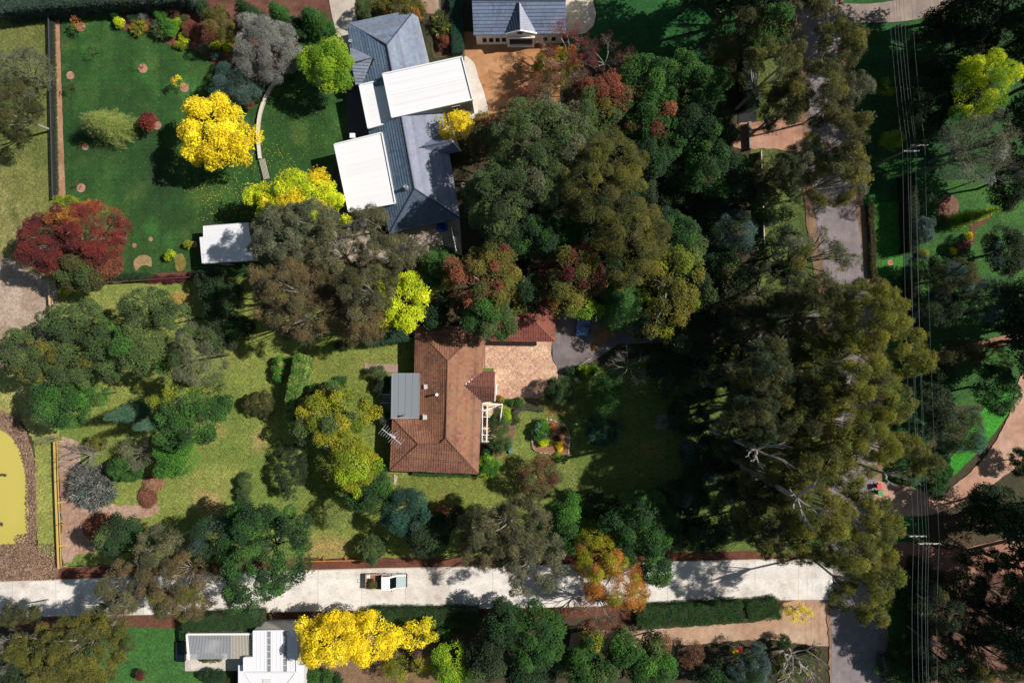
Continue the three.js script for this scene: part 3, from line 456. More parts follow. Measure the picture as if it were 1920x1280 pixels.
// ---------- the white and slate house ----------
{
  const H = thing('slate_house', 'rambling house of slate hip roofs joined by three white flat roofs', 'house');
  const roof = new THREE.Group(); roof.name = 'roof'; H.add(roof);
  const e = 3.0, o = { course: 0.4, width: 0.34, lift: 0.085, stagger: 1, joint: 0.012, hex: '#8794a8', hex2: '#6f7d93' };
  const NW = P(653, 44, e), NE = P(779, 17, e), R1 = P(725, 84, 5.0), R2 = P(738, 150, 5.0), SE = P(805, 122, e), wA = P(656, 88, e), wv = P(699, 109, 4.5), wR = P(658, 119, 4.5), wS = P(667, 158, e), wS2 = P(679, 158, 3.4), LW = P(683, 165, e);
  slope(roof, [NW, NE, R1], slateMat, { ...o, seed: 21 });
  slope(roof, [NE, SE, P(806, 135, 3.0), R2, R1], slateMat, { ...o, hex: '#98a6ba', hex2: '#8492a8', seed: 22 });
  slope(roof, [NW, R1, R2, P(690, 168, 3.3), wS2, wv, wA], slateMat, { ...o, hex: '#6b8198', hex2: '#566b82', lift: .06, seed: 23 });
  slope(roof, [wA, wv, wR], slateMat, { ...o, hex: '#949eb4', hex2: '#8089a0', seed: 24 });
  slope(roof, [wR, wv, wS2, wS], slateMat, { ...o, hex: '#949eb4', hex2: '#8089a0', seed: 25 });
  caps(roof, [[R1, NW], [R1, NE], [R1, R2], [wv, wR]], M_.slateCap, 0.2);
  for (const [a, b] of [[NW, NE], [NE, SE], [NW, wA]]) eave(roof, a, b, M_.offwhite);
  part('wall', [prism([NW, NE, SE, LW].map(p => p.clone().setY(0)), 0, 2.95, 0.5), prism([P(660, 92), P(700, 92), P(700, 156), P(670, 156)], 0, 2.9, 0.3)], M_.render, H);
  // south wing
  const sN = P(752, 218, 5.2), sR = P(777, 353, 5.2), sW0 = P(691, 244, e), sW = P(730, 437, e), sE = P(861, 408, e), sE0 = P(826, 190, e);
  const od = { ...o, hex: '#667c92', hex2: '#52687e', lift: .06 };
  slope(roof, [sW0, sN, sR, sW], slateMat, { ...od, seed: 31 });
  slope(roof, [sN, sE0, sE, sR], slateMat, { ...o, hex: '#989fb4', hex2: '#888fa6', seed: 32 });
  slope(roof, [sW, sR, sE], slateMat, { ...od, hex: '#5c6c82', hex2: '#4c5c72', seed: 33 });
  caps(roof, [[sN, sR], [sR, sE], [sR, sW]], M_.slateCap, 0.2);
  for (const [a, b] of [[sE0, sE], [sE, sW], [sW, sW0]]) eave(roof, a, b, M_.greyMetal);
  part('wall', prism([sW0, sE0, sE, sW].map(p => p.clone().setY(0)), 0, 2.95, 0.55), M_.render, H);
  // east dormer gable
  const da = P(786, 277, 4.5), db = P(848, 264, 4.5), dn = P(822, 249, 3.2), dn2 = P(842, 247, 3.2), ds = P(821, 291, 3.2), ds2 = P(864, 283, 3.2);
  const dg = new THREE.Group(); dg.name = 'dormer'; H.add(dg);
  slope(dg, [da, db, dn2, dn], slateMat, { ...o, hex: '#7a889e', seed: 34 }); slope(dg, [da, db, ds2, ds], slateMat, { ...o, hex: '#76849a', hex2: '#64728a', seed: 35 });
  const tri3 = (a, b, c) => { const g = new THREE.BufferGeometry(); g.setAttribute('position', new THREE.Float32BufferAttribute([a, b, c].flatMap(p => [p.x, p.y, p.z]), 3)); g.setIndex([0, 1, 2]); g.computeVertexNormals(); return g; };
  const gE = P(868, 259, 3.0); part('gable', tri3(up(db, -.06), up(ds2, -.1), P(850, 246, 3.2)), M_.offwhite, dg);
  part('bargeboard', [beam(up(db, .05), up(ds2, .05), 0.18, 0.14), beam(up(db, .05), up(dn2, .05), 0.18, 0.14)], M_.white, dg);
  part('wall', prism([P(822, 254), P(852, 248), P(862, 280), P(828, 288)], 0, 3.1), M_.render, dg);
  caps(dg, [[da, db]], M_.slateCap, 0.18);
  // three white boxes
  const whiteRoof = mat('#eff1f5', 0.55, { k: 0.7 }), clad = mat('#d8d4d2', 0.7);
  const wing = (pts, h, dir, oo) => { const g = new THREE.Group(); g.name = 'flat_wing'; H.add(g); flatRoof(g, pts.map(([x, y]) => P(x, y, h)), whiteRoof, dir, { edge: 0.2, ew: 0.16, ...oo }); part('wall', prism(pts.map(([x, y]) => { const v = P(x, y, h); return v.setY(0); }), 0, h - 0.13, 0.06), clad, g); return g; };
  const big = wing([[718, 139], [866, 107], [886.5, 187], [735, 220.5]], 5.3, 0);
  wing([[674, 160], [720, 149.5], [741, 227], [690.5, 241]], 3.9, 0);
  const sq = wing([[627, 271], [716, 249], [741.5, 381], [654, 397]], 4.1, 0);
  // cladding battens and windows of the upper box
  { const a = P(738, 220, 5.3).setY(0), b = P(885, 188, 5.3).setY(0), n = new THREE.Vector3(0.2, 0, 0.98), list = []; for (let i = 1; i < 30; i++) { const p = a.clone().lerp(b, i / 30); list.push(box(0.04, 4.9, 0.05, p.x + n.x * .03, 2.5, p.z + n.z * .03, 0.21)); } part('cladding_batten', list, clad, big, null, 'stuff');
    win(big, P(846, 196.5, 5.3).setY(0), P(862, 193, 5.3).setY(0), 3.7, 4.7, n);
    const c = P(655, 398, 4.1).setY(0), d = P(741, 382, 4.1).setY(0); for (const t of [0.62, 0.75, 0.88]) win(sq, c.clone().lerp(d, t - .05), c.clone().lerp(d, t + .05), 1.2, 3.0, n, { frame: M_.white }); }
  // flues, dish
  { const p = P(762, 352, 4.9); part('flue', [cyl(0.3, 0.34, 0.35, 14, p.x, p.y, p.z), cyl(0.18, 0.18, 0.8, 12, p.x, p.y + 0.4, p.z), new THREE.TorusGeometry(0.22, 0.05, 6, 16).rotateX(Math.PI / 2).translate(p.x, p.y + 0.8, p.z)], M_.steel, H); }
  { const p = P(662, 256, 2.0); part('chimney', [rbox(0.55, 2.4, 0.5, 0.04, p.x, 1.2, p.z), rbox(0.7, 0.15, 0.62, 0.03, p.x, 2.45, p.z)], M_.white, H); }
  { const p = P(658.5, 76, 3.3), g = new THREE.SphereGeometry(0.42, 14, 6, 0, Math.PI * 2, 0, 0.9); g.rotateX(2.6); g.translate(p.x, p.y + 0.5, p.z); part('satellite_dish', [g, rod(p, up(p, 0.4), 0.03)], M_.greyMetal, H); }
  { const p = P(656, 57, 3.2); part('antenna', [rod(p, up(p, 1.1), 0.02), ...[0, 1, 2, 3].map(i => rod(new THREE.Vector3(p.x - 0.4 + i * 0.35, p.y + 1.05, p.z - 0.25), new THREE.Vector3(p.x - 0.4 + i * 0.35, p.y + 1.05, p.z + 0.25), 0.012)), rod(new THREE.Vector3(p.x - 0.5, p.y + 1.05, p.z), new THREE.Vector3(p.x + 0.8, p.y + 1.05, p.z), 0.015)], M_.steel, H); }
}

// ---------- slate roofed cottage at the top ----------
{
  const H = thing('cottage', 'slate roofed cottage with gabled porch at the top edge above the orange gravel', 'house');
  const roof = new THREE.Group(); roof.name = 'roof'; H.add(roof);
  const e = 3.0, o = { course: 0.42, width: 0.34, lift: 0.09, stagger: 1, joint: 0.014, hex: '#7a8aa8', hex2: '#64748f' };
  const a = P(885, 1, 4.9), b = P(1061, 0, 4.9), c = P(1061, 62, e), d = P(888, 65, e), n1 = P(1061, -50, 3.2), n0 = P(885, -50, 3.2);
  slope(roof, [a, b, c, d], slateMat, { ...o, seed: 41 }); slope(roof, [n0, n1, b, a], slateMat, { ...o, seed: 42 });
  caps(roof, [[a, b]], M_.slateCap, 0.2); eave(roof, d, P(946, 64, e), M_.offwhite); eave(roof, P(1005, 63, e), c, M_.offwhite);
  const z0 = P(890, 62, e).setY(0), w = [P(892, 66, 2.9), P(1056, 63, 2.9), P(1056, -40, 3), P(892, -40, 3)].map(p => p.setY(0));
  part('wall', prism(w, 0, 2.95), M_.white, H);
  for (const p of [[a, d, n0], [b, c, n1]]) { const g = new THREE.BufferGeometry(); g.setAttribute('position', new THREE.Float32BufferAttribute(p.flatMap(q => [q.x + (p[0] === a ? 0.3 : -0.3), q.y - 0.05, q.z]), 3)); g.setIndex([0, 1, 2]); g.computeVertexNormals(); part('gable', g, M_.white, H); }
  const s = new THREE.Vector3(0, 0, 1), wl = w[0].clone(), wr = w[1].clone();
  const along = (px) => { const x = (px - 960) / PPM * (1 - 1.6 / ALT); return new THREE.Vector3(x, 0, wl.z + (wr.z - wl.z) * (x - wl.x) / (wr.x - wl.x) + 0.03); };
  for (const px of [908.5, 921, 933, 945]) win(H, along(px - 5), along(px + 5), 0.9, 2.3, s);
  for (const px of [1022, 1038]) win(H, along(px - 5), along(px + 5), 0.9, 2.3, s);
  // porch
  const pg = new THREE.Group(); pg.name = 'porch'; H.add(pg);
  const ra = P(973, 3, 5.0), rb = P(975, 57, 4.6), l1 = P(948, 64, 3.1), r1 = P(1006, 63, 3.1);
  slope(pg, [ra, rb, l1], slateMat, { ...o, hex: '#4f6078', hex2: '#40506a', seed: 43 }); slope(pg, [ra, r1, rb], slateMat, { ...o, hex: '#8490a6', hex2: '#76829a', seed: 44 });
  caps(pg, [[ra, rb]], M_.slateCap, 0.16);
  part('gable', (() => { const g = new THREE.BufferGeometry(); g.setAttribute('position', new THREE.Float32BufferAttribute([l1, r1, rb].flatMap(q => [q.x, q.y - 0.1, Math.max(q.z - 0.05, wl.z + 0.12)]), 3)); g.setIndex([0, 1, 2]); g.computeVertexNormals(); return g; })(), M_.white, pg);
  part('bargeboard', [beam(up(l1, .03), up(rb, .03), 0.16, 0.2), beam(up(r1, .03), up(rb, .03), 0.16, 0.2)], M_.white, pg);
  const pz = wl.z + 0.22; for (const x of [l1.x + 0.35, r1.x - 0.35]) part('post', box(0.28, 2.9, 0.28, x, 1.45, pz), M_.white, pg);
  part('lintel', box(r1.x - l1.x - 0.4, 0.35, 0.26, (l1.x + r1.x) / 2, 2.75, pz), M_.white, pg); part('sill', box(r1.x - l1.x - 0.98, 0.5, 0.24, (l1.x + r1.x) / 2, 0.3, pz), M_.white, pg);
  part('door', box(r1.x - l1.x - 1.0, 2.2, 0.1, (l1.x + r1.x) / 2, 1.5, wl.z + 0.06), M_.dark, pg);
  part('gable_vent', box(0.7, 0.35, 0.06, rb.x, 3.95, pz), M_.dark, pg);
}

// ---------- white garage on the lawn ----------
{
  const H = thing('white_garage', 'small white flat roofed shed on the green lawn under gum tree shade', 'shed');
  const h = 2.7, rm = mat('#edf0f5', 0.5, { k: 0.7 });
  const pts = [[381, 424], [465, 417.5], [474, 487], [381.5, 494]];
  const v = pts.map(([x, y]) => P(x, y, h)); flatRoof(H, v, rm, 0, { rib: 0.6, edge: 0.05, ew: 0.07 });
  const v2 = [[375.5, 445], [382, 444.5], [382, 493.5], [380, 494]].map(([x, y]) => P(x, y, h - 0.3)); const lean = new THREE.Group(); lean.name = 'side_awning'; H.add(lean);
  part('awning_sheet', (() => { const g = new THREE.ExtrudeGeometry(new THREE.Shape(v2.map(p => new THREE.Vector2(p.x, -p.z))), { depth: 0.06, bevelEnabled: false }); g.rotateX(-Math.PI / 2); g.translate(0, h - 0.06, 0); return g; })(), rm, lean);
  part('wall', prism(v.map(p => p.clone().setY(0)), 0, h - 0.14, 0.2), M_.render, H);
  part('door', box(1.6, 2.0, 0.06, v[3].x + 2.2, 1.0, v[3].z - 0.1), M_.offwhite, H);
}

// ---------- white house at the bottom ----------
{
  const H = thing('white_house', 'white flat roofed house with two strips of skylights at the bottom edge', 'house');
  const wm = mat('#eef0f6', 0.55, { k: 0.7 }), h = 3.6;
  const P4 = (l, hh) => l.map(([x, y]) => P(x, y, hh));
  const main = P4([[475, 1182], [555, 1181], [556, 1259], [457, 1259], [457, 1232], [475, 1231]], h);
  const rf = new THREE.Group(); rf.name = 'roof'; H.add(rf);
  const sheetG = (pts, y, t) => { const g = new THREE.ExtrudeGeometry(new THREE.Shape(pts.map(p => new THREE.Vector2(p.x, -p.z))), { depth: t, bevelEnabled: false }); g.rotateX(-Math.PI / 2); g.translate(0, y - t, 0); return g; };
  part('roof_sheet', sheetG(main, h, 0.16), wm, rf);
  for (const x of [482, 489, 496, 512, 519, 526, 545, 550]) { const a = P(x, 1183, h), b = P(x, 1258, h); part('roof_rib', beam(up(a, .01), up(b, .01), 0.04, 0.05), wm, rf); }
  part('parapet', [beam(up(main[0], .05), up(main[1], .05), 0.14, 0.2), beam(up(main[1], .05), up(main[2], .05), 0.14, 0.2), beam(up(main[2], .04), up(main[3], .04), 0.1, 0.16), beam(up(main[3], .05), up(main[4], .05), 0.12, 0.18), beam(up(main[0], .05), up(main[5], .05), 0.12, 0.18)], wm, rf);
  for (const x of [504.5, 535]) for (let i = 0; i < 6; i++) { const p = P(x, 1189 + i * 12.8, h), l = M(11.4) * 0.96; const s = new THREE.Group(); s.name = 'skylight'; rf.add(s); s.position.set(p.x, h + 0.04, p.z); part('pane', box(0.36, 0.04, l), mat('#8f9698', 0.25), s); part('frame', [box(0.05, 0.1, l, 0.2), box(0.05, 0.1, l, -0.2)], mat('#c4c8ca', 0.5), s); }
  part('wall', prism(main.map(p => p.clone().setY(0)), 0, h - 0.17, 0), mat('#e2e0de', 0.7), H);
  // lower front part with splayed sides
  const low = P4([[446, 1247], [456, 1247], [457, 1261], [556, 1261], [558, 1247], [569, 1247], [570, 1330], [446, 1330]], 3.0);
  part('lower_roof', sheetG(low, 3.0, 0.16), wm, H); part('wall', prism(low.map(p => p.clone().setY(0)), 0, 2.83, 0), mat('#e2e0de', 0.7), H);
  { const p = P(501, 1279, 3); part('skylight', [box(1.1, 0.12, 0.9, p.x, 3.04, p.z)], mat('#e8e8ea', 0.4), H); }
  { const hip = [P(476, 1263, 3.02), P(540, 1263, 3.02)]; part('roof_fold', [beam(up(P(459, 1262, 3.02), .05), up(P(472, 1282, 3.02), .05), 0.08, 0.06), beam(up(P(553, 1262, 3.02), .05), up(P(538, 1282, 3.02), .05), 0.08, 0.06)], wm, H); }
  // louvred pergola roof on the left
  const L = thing('louvre_pergola', 'pergola with grey louvred roof and white frame left of the bottom house', 'pergola'), lh = 2.9;
  const l0 = P(350, 1188.5, lh), l1 = P(476, 1188, lh), l2 = P(474, 1234, lh), l3 = P(354, 1236, lh);
  part('beam', beam(l0, l1, 0.22, 0.26), M_.white, L); part('beam', beam(l0, l3, 0.22, 0.26), M_.white, L); part('beam', beam(l1, l2, 0.16, 0.24), M_.white, L);
  const lm = mat('#a9aeb4', 0.5), lm2 = mat('#c9c4b6', 0.6); for (let i = 0; i < 44; i++) { const t = (i + 0.7) / 44.6, a = l0.clone().lerp(l1, t), b = l3.clone().lerp(l2, t); a.y += 0.02; b.y += 0.02; a.z += 0.14; const g = beam(a, b, 0.13, 0.02); part('louvre', g, t > 0.66 ? lm2 : lm, L); }
  for (const p of [l0, l3, l1]) part('post', rod(p.clone().setY(0), p.clone().setY(lh - 0.1), 0.08, 0.08, 8), M_.white, L);
  part('screen', (() => { const list = []; for (let i = 0; i < 32; i++) { const p = l0.clone().lerp(l1, (i + 0.5) / 32); list.push(beam(p.clone().setY(0.1), p.clone().setY(lh - 0.2), 0.14, 0.03)); } return list; })(), mat('#b9bcbb', 0.7), L, null, 'stuff');
  // dark water feature beside it
  const wf = thing('plunge_pool', 'narrow dark plunge pool box left of the louvred pergola', 'pool', P(341, 1219, 0));
  part('surround', [box(0.08, 0.55, 2.6, -0.55, 0.28, 0), box(0.08, 0.55, 2.6, 0.55, 0.28, 0), box(1.02, 0.55, 0.08, 0, 0.28, 1.26), box(1.02, 0.55, 0.08, 0, 0.28, -1.26)], M_.black, wf); part('water', box(1.02, 0.1, 2.44, 0, 0.36, 0), new THREE.MeshPhysicalMaterial({ color: 0x0a1820, roughness: 0.05 }), wf);
}
// corner of a shed at top left
{
  const H = thing('grey_shed', 'corner of a pale grey metal roofed shed at the top left edge', 'shed');
  const v = [[-60, -40], [22, -14], [20, 12], [-60, 16]].map(([x, y]) => P(x, y, 2.8)); flatRoof(H, v, mat('#a9b0b4', 0.5), 1, { rib: 0.5, edge: 0.05, ew: 0.07 }); part('wall', prism(v.map(p => p.clone().setY(0)), 0, 2.66, 0.2), M_.render, H);
}

// ---------- vegetation kit ----------
// a spray: a handful of leaves on a twig end, about one unit across
function makeSpray(kind, seed) {
  const r = mulberry(seed), pos = [], nor = [];
  const K = { broad: [16, 0.48, 0.31, 0.45], small: [24, 0.31, 0.21, 0.5], slim: [28, 0.48, 0.14, 0.75], needle: [30, 0.5, 0.05, 0.6], blade: [11, 1.0, 0.09, 0.5] }[kind];
  const a = new THREE.Vector3(), d = new THREE.Vector3(), s = new THREE.Vector3(), n = new THREE.Vector3();
  for (let i = 0; i < K[0]; i++) {
    const th = r() * 6.283, rr = Math.sqrt(r()) * 0.85;
    if (kind === 'blade') { a.set(0, 0, 0); d.set(Math.cos(th), 0.5 + r() * 1.2, Math.sin(th)).normalize(); }
    else { a.set(Math.cos(th) * rr, (r() - 0.5) * K[3], Math.sin(th) * rr); d.set(Math.cos(th) + (r() - .5) * 1.6, kind === 'slim' ? -0.5 - r() * 0.8 : (r() - 0.55) * 1.2, Math.sin(th) + (r() - .5) * 1.6).normalize(); if (kind === 'needle') d.set(Math.cos(th), 0.25 + r() * .6, Math.sin(th)).normalize(); }
    s.set(r() - .5, (r() - .5) * (kind === 'slim' ? 1.4 : 0.9), r() - .5).cross(d).normalize(); if (s.lengthSq() < .1) s.set(1, 0, 0);
    n.crossVectors(d, s).normalize(); const flip = n.y < 0; if (flip) n.negate();
    const L = K[1] * (0.7 + 0.6 * r()), W = K[2] * (0.7 + 0.6 * r());
    const b = a.clone(), t = a.clone().addScaledVector(d, L).addScaledVector(n, -0.15 * L), l = a.clone().addScaledVector(d, L * .5).addScaledVector(s, W * .5), q = a.clone().addScaledVector(d, L * .5).addScaledVector(s, -W * .5);
    l.addScaledVector(n, -0.12 * W); q.addScaledVector(n, -0.12 * W);
    for (const v of flip ? [b, t, q, b, l, t] : [b, q, t, b, t, l]) { pos.push(v.x, v.y, v.z); nor.push(n.x * .8, n.y * .8 + .4, n.z * .8); }
  }
  const g = new THREE.BufferGeometry();
  g.setAttribute('position', new THREE.Float32BufferAttribute(pos, 3)); g.setAttribute('normal', new THREE.Float32BufferAttribute(nor, 3));
  g.setAttribute('uv', new THREE.BufferAttribute(new Float32Array(pos.length / 3 * 2), 2));
  return g;
}
const SPRAY = {}; for (const k of ['broad', 'small', 'slim', 'needle', 'blade']) SPRAY[k] = [0, 1].map(i => makeSpray(k, 901 + i * 7 + k.length));
const leafMat = new THREE.MeshPhysicalMaterial({ color: 0xffffff, roughness: 0.95, transmission: 0.35, thickness: 0, side: THREE.DoubleSide, specularIntensity: 0.5 });
const KF = 1.08;
const PAL = {
  yel: ['#ecd61e', '#f4e42c', '#d4c016'], lime: ['#c3d01c', '#d6e024', '#9fb414'], limeg: ['#86a81e', '#a2bc28', '#5f8a1c'], lyel: ['#9aa01e', '#b0aa26', '#6f861c'],
  green: ['#3f6f2e', '#4f8036', '#2b5727'], bgreen: ['#539030', '#68a43a', '#387228'], dgreen: ['#2c502e', '#376036', '#204124'], mgreen: ['#566f40', '#667d48', '#405a36'],
  olive: ['#77762c', '#8a8232', '#566026'], olived: ['#55592c', '#686634', '#3f4624'], greyg: ['#6e7456', '#7f8362', '#586048'], egrey: ['#6b6c4a', '#7c7a54', '#535838'], ebrown: ['#756642', '#84734a', '#5c5c3c'], egold: ['#767a20', '#8a8a28', '#576824'], egold2: ['#6e7226', '#807c2e', '#525a2a'],
  red: ['#83312b', '#984639', '#642727'], maroon: ['#66262a', '#7a3434', '#4a2025'], orange: ['#b87a2c', '#cc9434', '#965c2c'], rust: ['#8f5238', '#a06344', '#6f4030'],
  silver: ['#8c8f88', '#9c9e96', '#70756f'], bluegreen: ['#62906e', '#74a07c', '#4a7a62'], teal: ['#2d5c4c', '#3a6c58', '#1f463c'], tealgrey: ['#4a6660', '#5c7870', '#384f4e'], pale: ['#8f9c52', '#a0ab60', '#748548'], feather: ['#55824a', '#669256', '#3c6a3c'],
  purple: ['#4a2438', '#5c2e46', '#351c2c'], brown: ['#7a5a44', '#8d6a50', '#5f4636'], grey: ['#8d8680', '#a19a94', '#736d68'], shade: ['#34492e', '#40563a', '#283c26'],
};
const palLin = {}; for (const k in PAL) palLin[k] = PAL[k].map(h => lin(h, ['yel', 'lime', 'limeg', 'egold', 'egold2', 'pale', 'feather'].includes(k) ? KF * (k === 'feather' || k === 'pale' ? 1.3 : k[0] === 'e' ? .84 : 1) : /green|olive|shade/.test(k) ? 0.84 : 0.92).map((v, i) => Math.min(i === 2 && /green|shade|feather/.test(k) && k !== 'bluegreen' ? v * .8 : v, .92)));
const BARK = { brown: mat('#6b5a48', 0.95, { map: barkTex }), grey: mat('#b3aca2', 0.9, { map: barkTex }), white: mat('#d8d2c8', 0.85, { map: barkTex }), dark: mat('#3f362c', 0.95, { map: barkTex }) };
const _m = new THREE.Matrix4(), _p = new THREE.Vector3(), _s = new THREE.Vector3(), _c = new THREE.Color(), _e = new THREE.Euler(), _q2 = new THREE.Quaternion(), _n = new THREE.Vector3();
function foliage(name, list, kind, parent) {      // list of {p, s, n, c}; many leaf sprays as one part
  const half = [[], []]; list.forEach((a, i) => half[i % 2].push(a));
  const r = mulberry(list.length + 5);
  half.forEach((l, k) => {
    if (!l.length) return;
    const im = new THREE.InstancedMesh(SPRAY[kind][k], leafMat, l.length);
    l.forEach((a, i) => {
      _q.setFromUnitVectors(_Y, _n.copy(a.n).lerp(_Y, 0.25).normalize()); _q2.setFromAxisAngle(_Y, r() * 6.283); _q.multiply(_q2);
      _m.compose(a.p, _q, _s.set(a.s, a.s, a.s)); im.setMatrixAt(i, _m); im.setColorAt(i, _c.setRGB(a.c[0], a.c[1], a.c[2]));
    });
    im.name = name; im.userData.kind = 'stuff'; im.castShadow = im.receiveShadow = true; im.computeBoundingSphere(); parent.add(im);
  });
}
function tubeCurve(pts, r0, r1, n = 4, seg = 5) {
  const c = new THREE.CatmullRomCurve3(pts), fr = [], pos = [], idx = [], uv = [];
  const frames = c.computeFrenetFrames(seg, false);
  for (let i = 0; i <= seg; i++) { const t = i / seg, p = c.getPoint(t), r = r0 + (r1 - r0) * t; for (let k = 0; k <= n; k++) { const a = k / n * 6.2832, x = Math.cos(a) * r, y = Math.sin(a) * r, N = frames.normals[i], B = frames.binormals[i]; pos.push(p.x + N.x * x + B.x * y, p.y + N.y * x + B.y * y, p.z + N.z * x + B.z * y); uv.push(k / n, t * 4); } }
  for (let i = 0; i < seg; i++) for (let k = 0; k < n; k++) { const a = i * (n + 1) + k, b = a + n + 1; idx.push(a, b, a + 1, b, b + 1, a + 1); }
  const g = new THREE.BufferGeometry(); g.setAttribute('position', new THREE.Float32BufferAttribute(pos, 3)); g.setAttribute('uv', new THREE.Float32BufferAttribute(uv, 2)); g.setIndex(idx); g.computeVertexNormals(); return g;
}
const pickTone = (pal, r, o, dir) => {
  let L = pal;
  if (o.also && r() < (o.alsoP ?? 0.3)) L = palLin[o.also];
  if (o.side && dir) { const d = dir.x * o.side[0] + dir.z * o.side[1]; if (d + (r() - .5) * 0.7 > (o.side[3] ?? 0.15)) L = palLin[o.side[2]]; }
  const t = r(); return t < .5 ? mix3(L[0], L[1], t * 2) : mix3(L[0], L[2], t * 2 - 1);
};
let treeSeed = 100, sprayTotal = 0;
const V = (x, y, z) => new THREE.Vector3(x, y, z);
// TREE: crown centre and radii in picture units, real height in metres
function tree(cx, cy, rx, ry, h, kind, pal, label, o = {}) {
  const r = mulberry(o.seed || ++treeSeed * 7919), cat = o.cat || (h < 3.2 ? 'shrub' : 'tree'), small = cat !== 'tree';
  const fy = o.fy ?? (small ? 0.48 : 0.36), cyc = h * (1 - fy), sy = h * fy, hv = cyc + sy * (small ? .2 : .5), k = 1 - hv / ALT;
  const C = P(cx, cy, hv), RX = M(rx) * k, RZ = M(ry) * k, R = (RX + RZ) / 2;
  const T = thing(o.name || (small ? 'shrub' : 'tree'), label, cat, V(C.x, 0, C.z), 0, o.group);
  const L = palLin[pal], c0 = V(0, cyc, 0), list = [];
  const sk = { dec: ['broad', .34], fine: ['small', .32], euc: ['slim', .32], con: ['needle', .5], palm: ['blade', .9] }[kind] || ['small', .35];
  const spr = o.spray || sk[0]; const s0 = (o.s || sk[1]) * (small ? 0.72 : 1);
  const ph = r() * 6.28, lob = (a) => 1 + (o.wob ?? 0.17) * (Math.sin(a * 3 + ph) * .6 + Math.sin(a * 5 + ph * 2) * .5 + Math.sin(a * 2 - ph) * .5);
  const pads = [];
  const dens = o.dens ?? 1;
  if (kind === 'con') {                            // whorls of branches radiating from the stem
    const whorls = Math.max(5, Math.round(h / (o.gap || 0.8))), sweep = o.sweep ?? 0.12;
    for (let w = 0; w < whorls; w++) {
      const t = w / whorls, y = h * (0.1 + 0.9 * t), rad = Math.pow(1 - t, o.pow || 0.75), nb = Math.max(5, Math.round((o.nb || 13) * (0.4 + 0.6 * rad)));
      for (let b = 0; b < nb; b++) {
        const a = (b + r() * .6 + w * .37) / nb * 6.283, ln = rad * lob(a) * (0.8 + 0.3 * r()), n = Math.max(2, Math.round(ln * R * 5.5 * dens)), tone = pickTone(L, r, o, V(Math.cos(a), 0, Math.sin(a))), drop = (r() - .6) * sweep * h * .3;
        for (let i = 0; i < n; i++) { const q = (i + 0.5 + r() * .4) / n; list.push({ p: V(Math.cos(a) * RX * ln * q, y + drop * q + (r() - .5) * .2, Math.sin(a) * RZ * ln * q), s: s0 * (.7 + .5 * r()) * (1 - .25 * q), n: V(Math.cos(a) * .7, .7, Math.sin(a) * .7), c: tone.map(x => x * (.8 + .4 * r())) }); }
      }
    }
  } else {
    const pr = clamp((small ? .3 : { dec: .78, fine: .68, euc: .64 }[kind] || .8) / R, .12, .34), np = Math.max(3, Math.round(1.5 * dens / (pr * pr)));
    for (let i = 0; i < np; i++) {
      const u = (i + .5) / np, yy = 1 - u * (o.down ?? 1.25), a = i * 2.39996 + r() * 2.2, q = Math.sqrt(Math.max(0, 1 - yy * yy)), sh = 1 - pr * (.55 + .25 * r());
      const lo = lob(a) * (0.86 + .28 * r() * (o.rough ?? 1)), x = Math.cos(a) * q * sh * lo, z = Math.sin(a) * q * sh * lo;
      if (!small && r() < .1) continue;
      pads.push({ c: V(x * RX, yy * sy * .82 * (.8 + .35 * r()) + cyc, z * RZ), r: pr * R * (.6 + .75 * r()), d: V(x, yy, z), tone: pickTone(L, r, o, V(x, 0, z)) });
    }
    const fill = o.fill ?? 1;
    const nf = Math.round((kind === 'euc' ? 2.5 : 4) * fill * dens * RX * RZ / (s0 * s0));   // loose leaves between the clumps
    for (let i = 0; i < nf; i++) { const y = 1 - r() * (o.down ?? 1.25), a = r() * 6.283, q = Math.sqrt(Math.max(0, 1 - y * y)), sh = (.76 + .2 * Math.sqrt(r())) * lob(a), pd = pads[Math.floor(r() * pads.length)]; const p = V(Math.cos(a) * q * sh * RX, Math.max(.08, y * sy * .8 * (.85 + .2 * r()) + cyc), Math.sin(a) * q * sh * RZ); let best = pd, bd = 1e9; for (let j = 0; j < 6; j++) { const c = pads[Math.floor(r() * pads.length)], d2 = c.c.distanceToSquared(p); if (d2 < bd) { bd = d2; best = c; } } const b = .78 + .44 * r(); list.push({ p, s: s0 * (.7 + .6 * r()), n: V(Math.cos(a) * q * .6, Math.max(y, .3), Math.sin(a) * q * .6), c: best.tone.map(v => v * b) }); }
    for (const pd of pads) {
      const n = Math.max(4, Math.round(11.5 * fill * pd.r * pd.r / (s0 * s0)));
      for (let i = 0; i < n; i++) {
        const y = 1 - r() * 1.35, a = r() * 6.283, q = Math.sqrt(Math.max(0, 1 - y * y)), rr = pd.r * (kind === 'euc' ? .66 + .42 * r() : .74 + .32 * r()) * (r() < .2 ? 1.12 + .3 * r() : 1) * (.82 + .36 * vnoise(a * 1.3 + pd.c.x * 3, y * 3 + pd.c.z * 3, 9)), nv = V(Math.cos(a) * q, y, Math.sin(a) * q);
        const p = pd.c.clone().add(V(nv.x * rr, nv.y * rr * .78, nv.z * rr)); if (p.y < 0.06) p.y = 0.06 + r() * .1;
        const b = .62 + .7 * r(); list.push({ p, s: s0 * (.6 + .75 * r()), n: nv, c: [pd.tone[0] * b, pd.tone[1] * b, pd.tone[2] * b] });
      }
    }
  }
  sprayTotal += list.length;
  foliage(small ? 'foliage' : 'crown', list, spr, T);
  // trunk and limbs
  const bm = BARK[o.bark || (kind === 'euc' ? 'white' : 'brown')], tr = o.tr || clamp(R * .06, .03, .45);
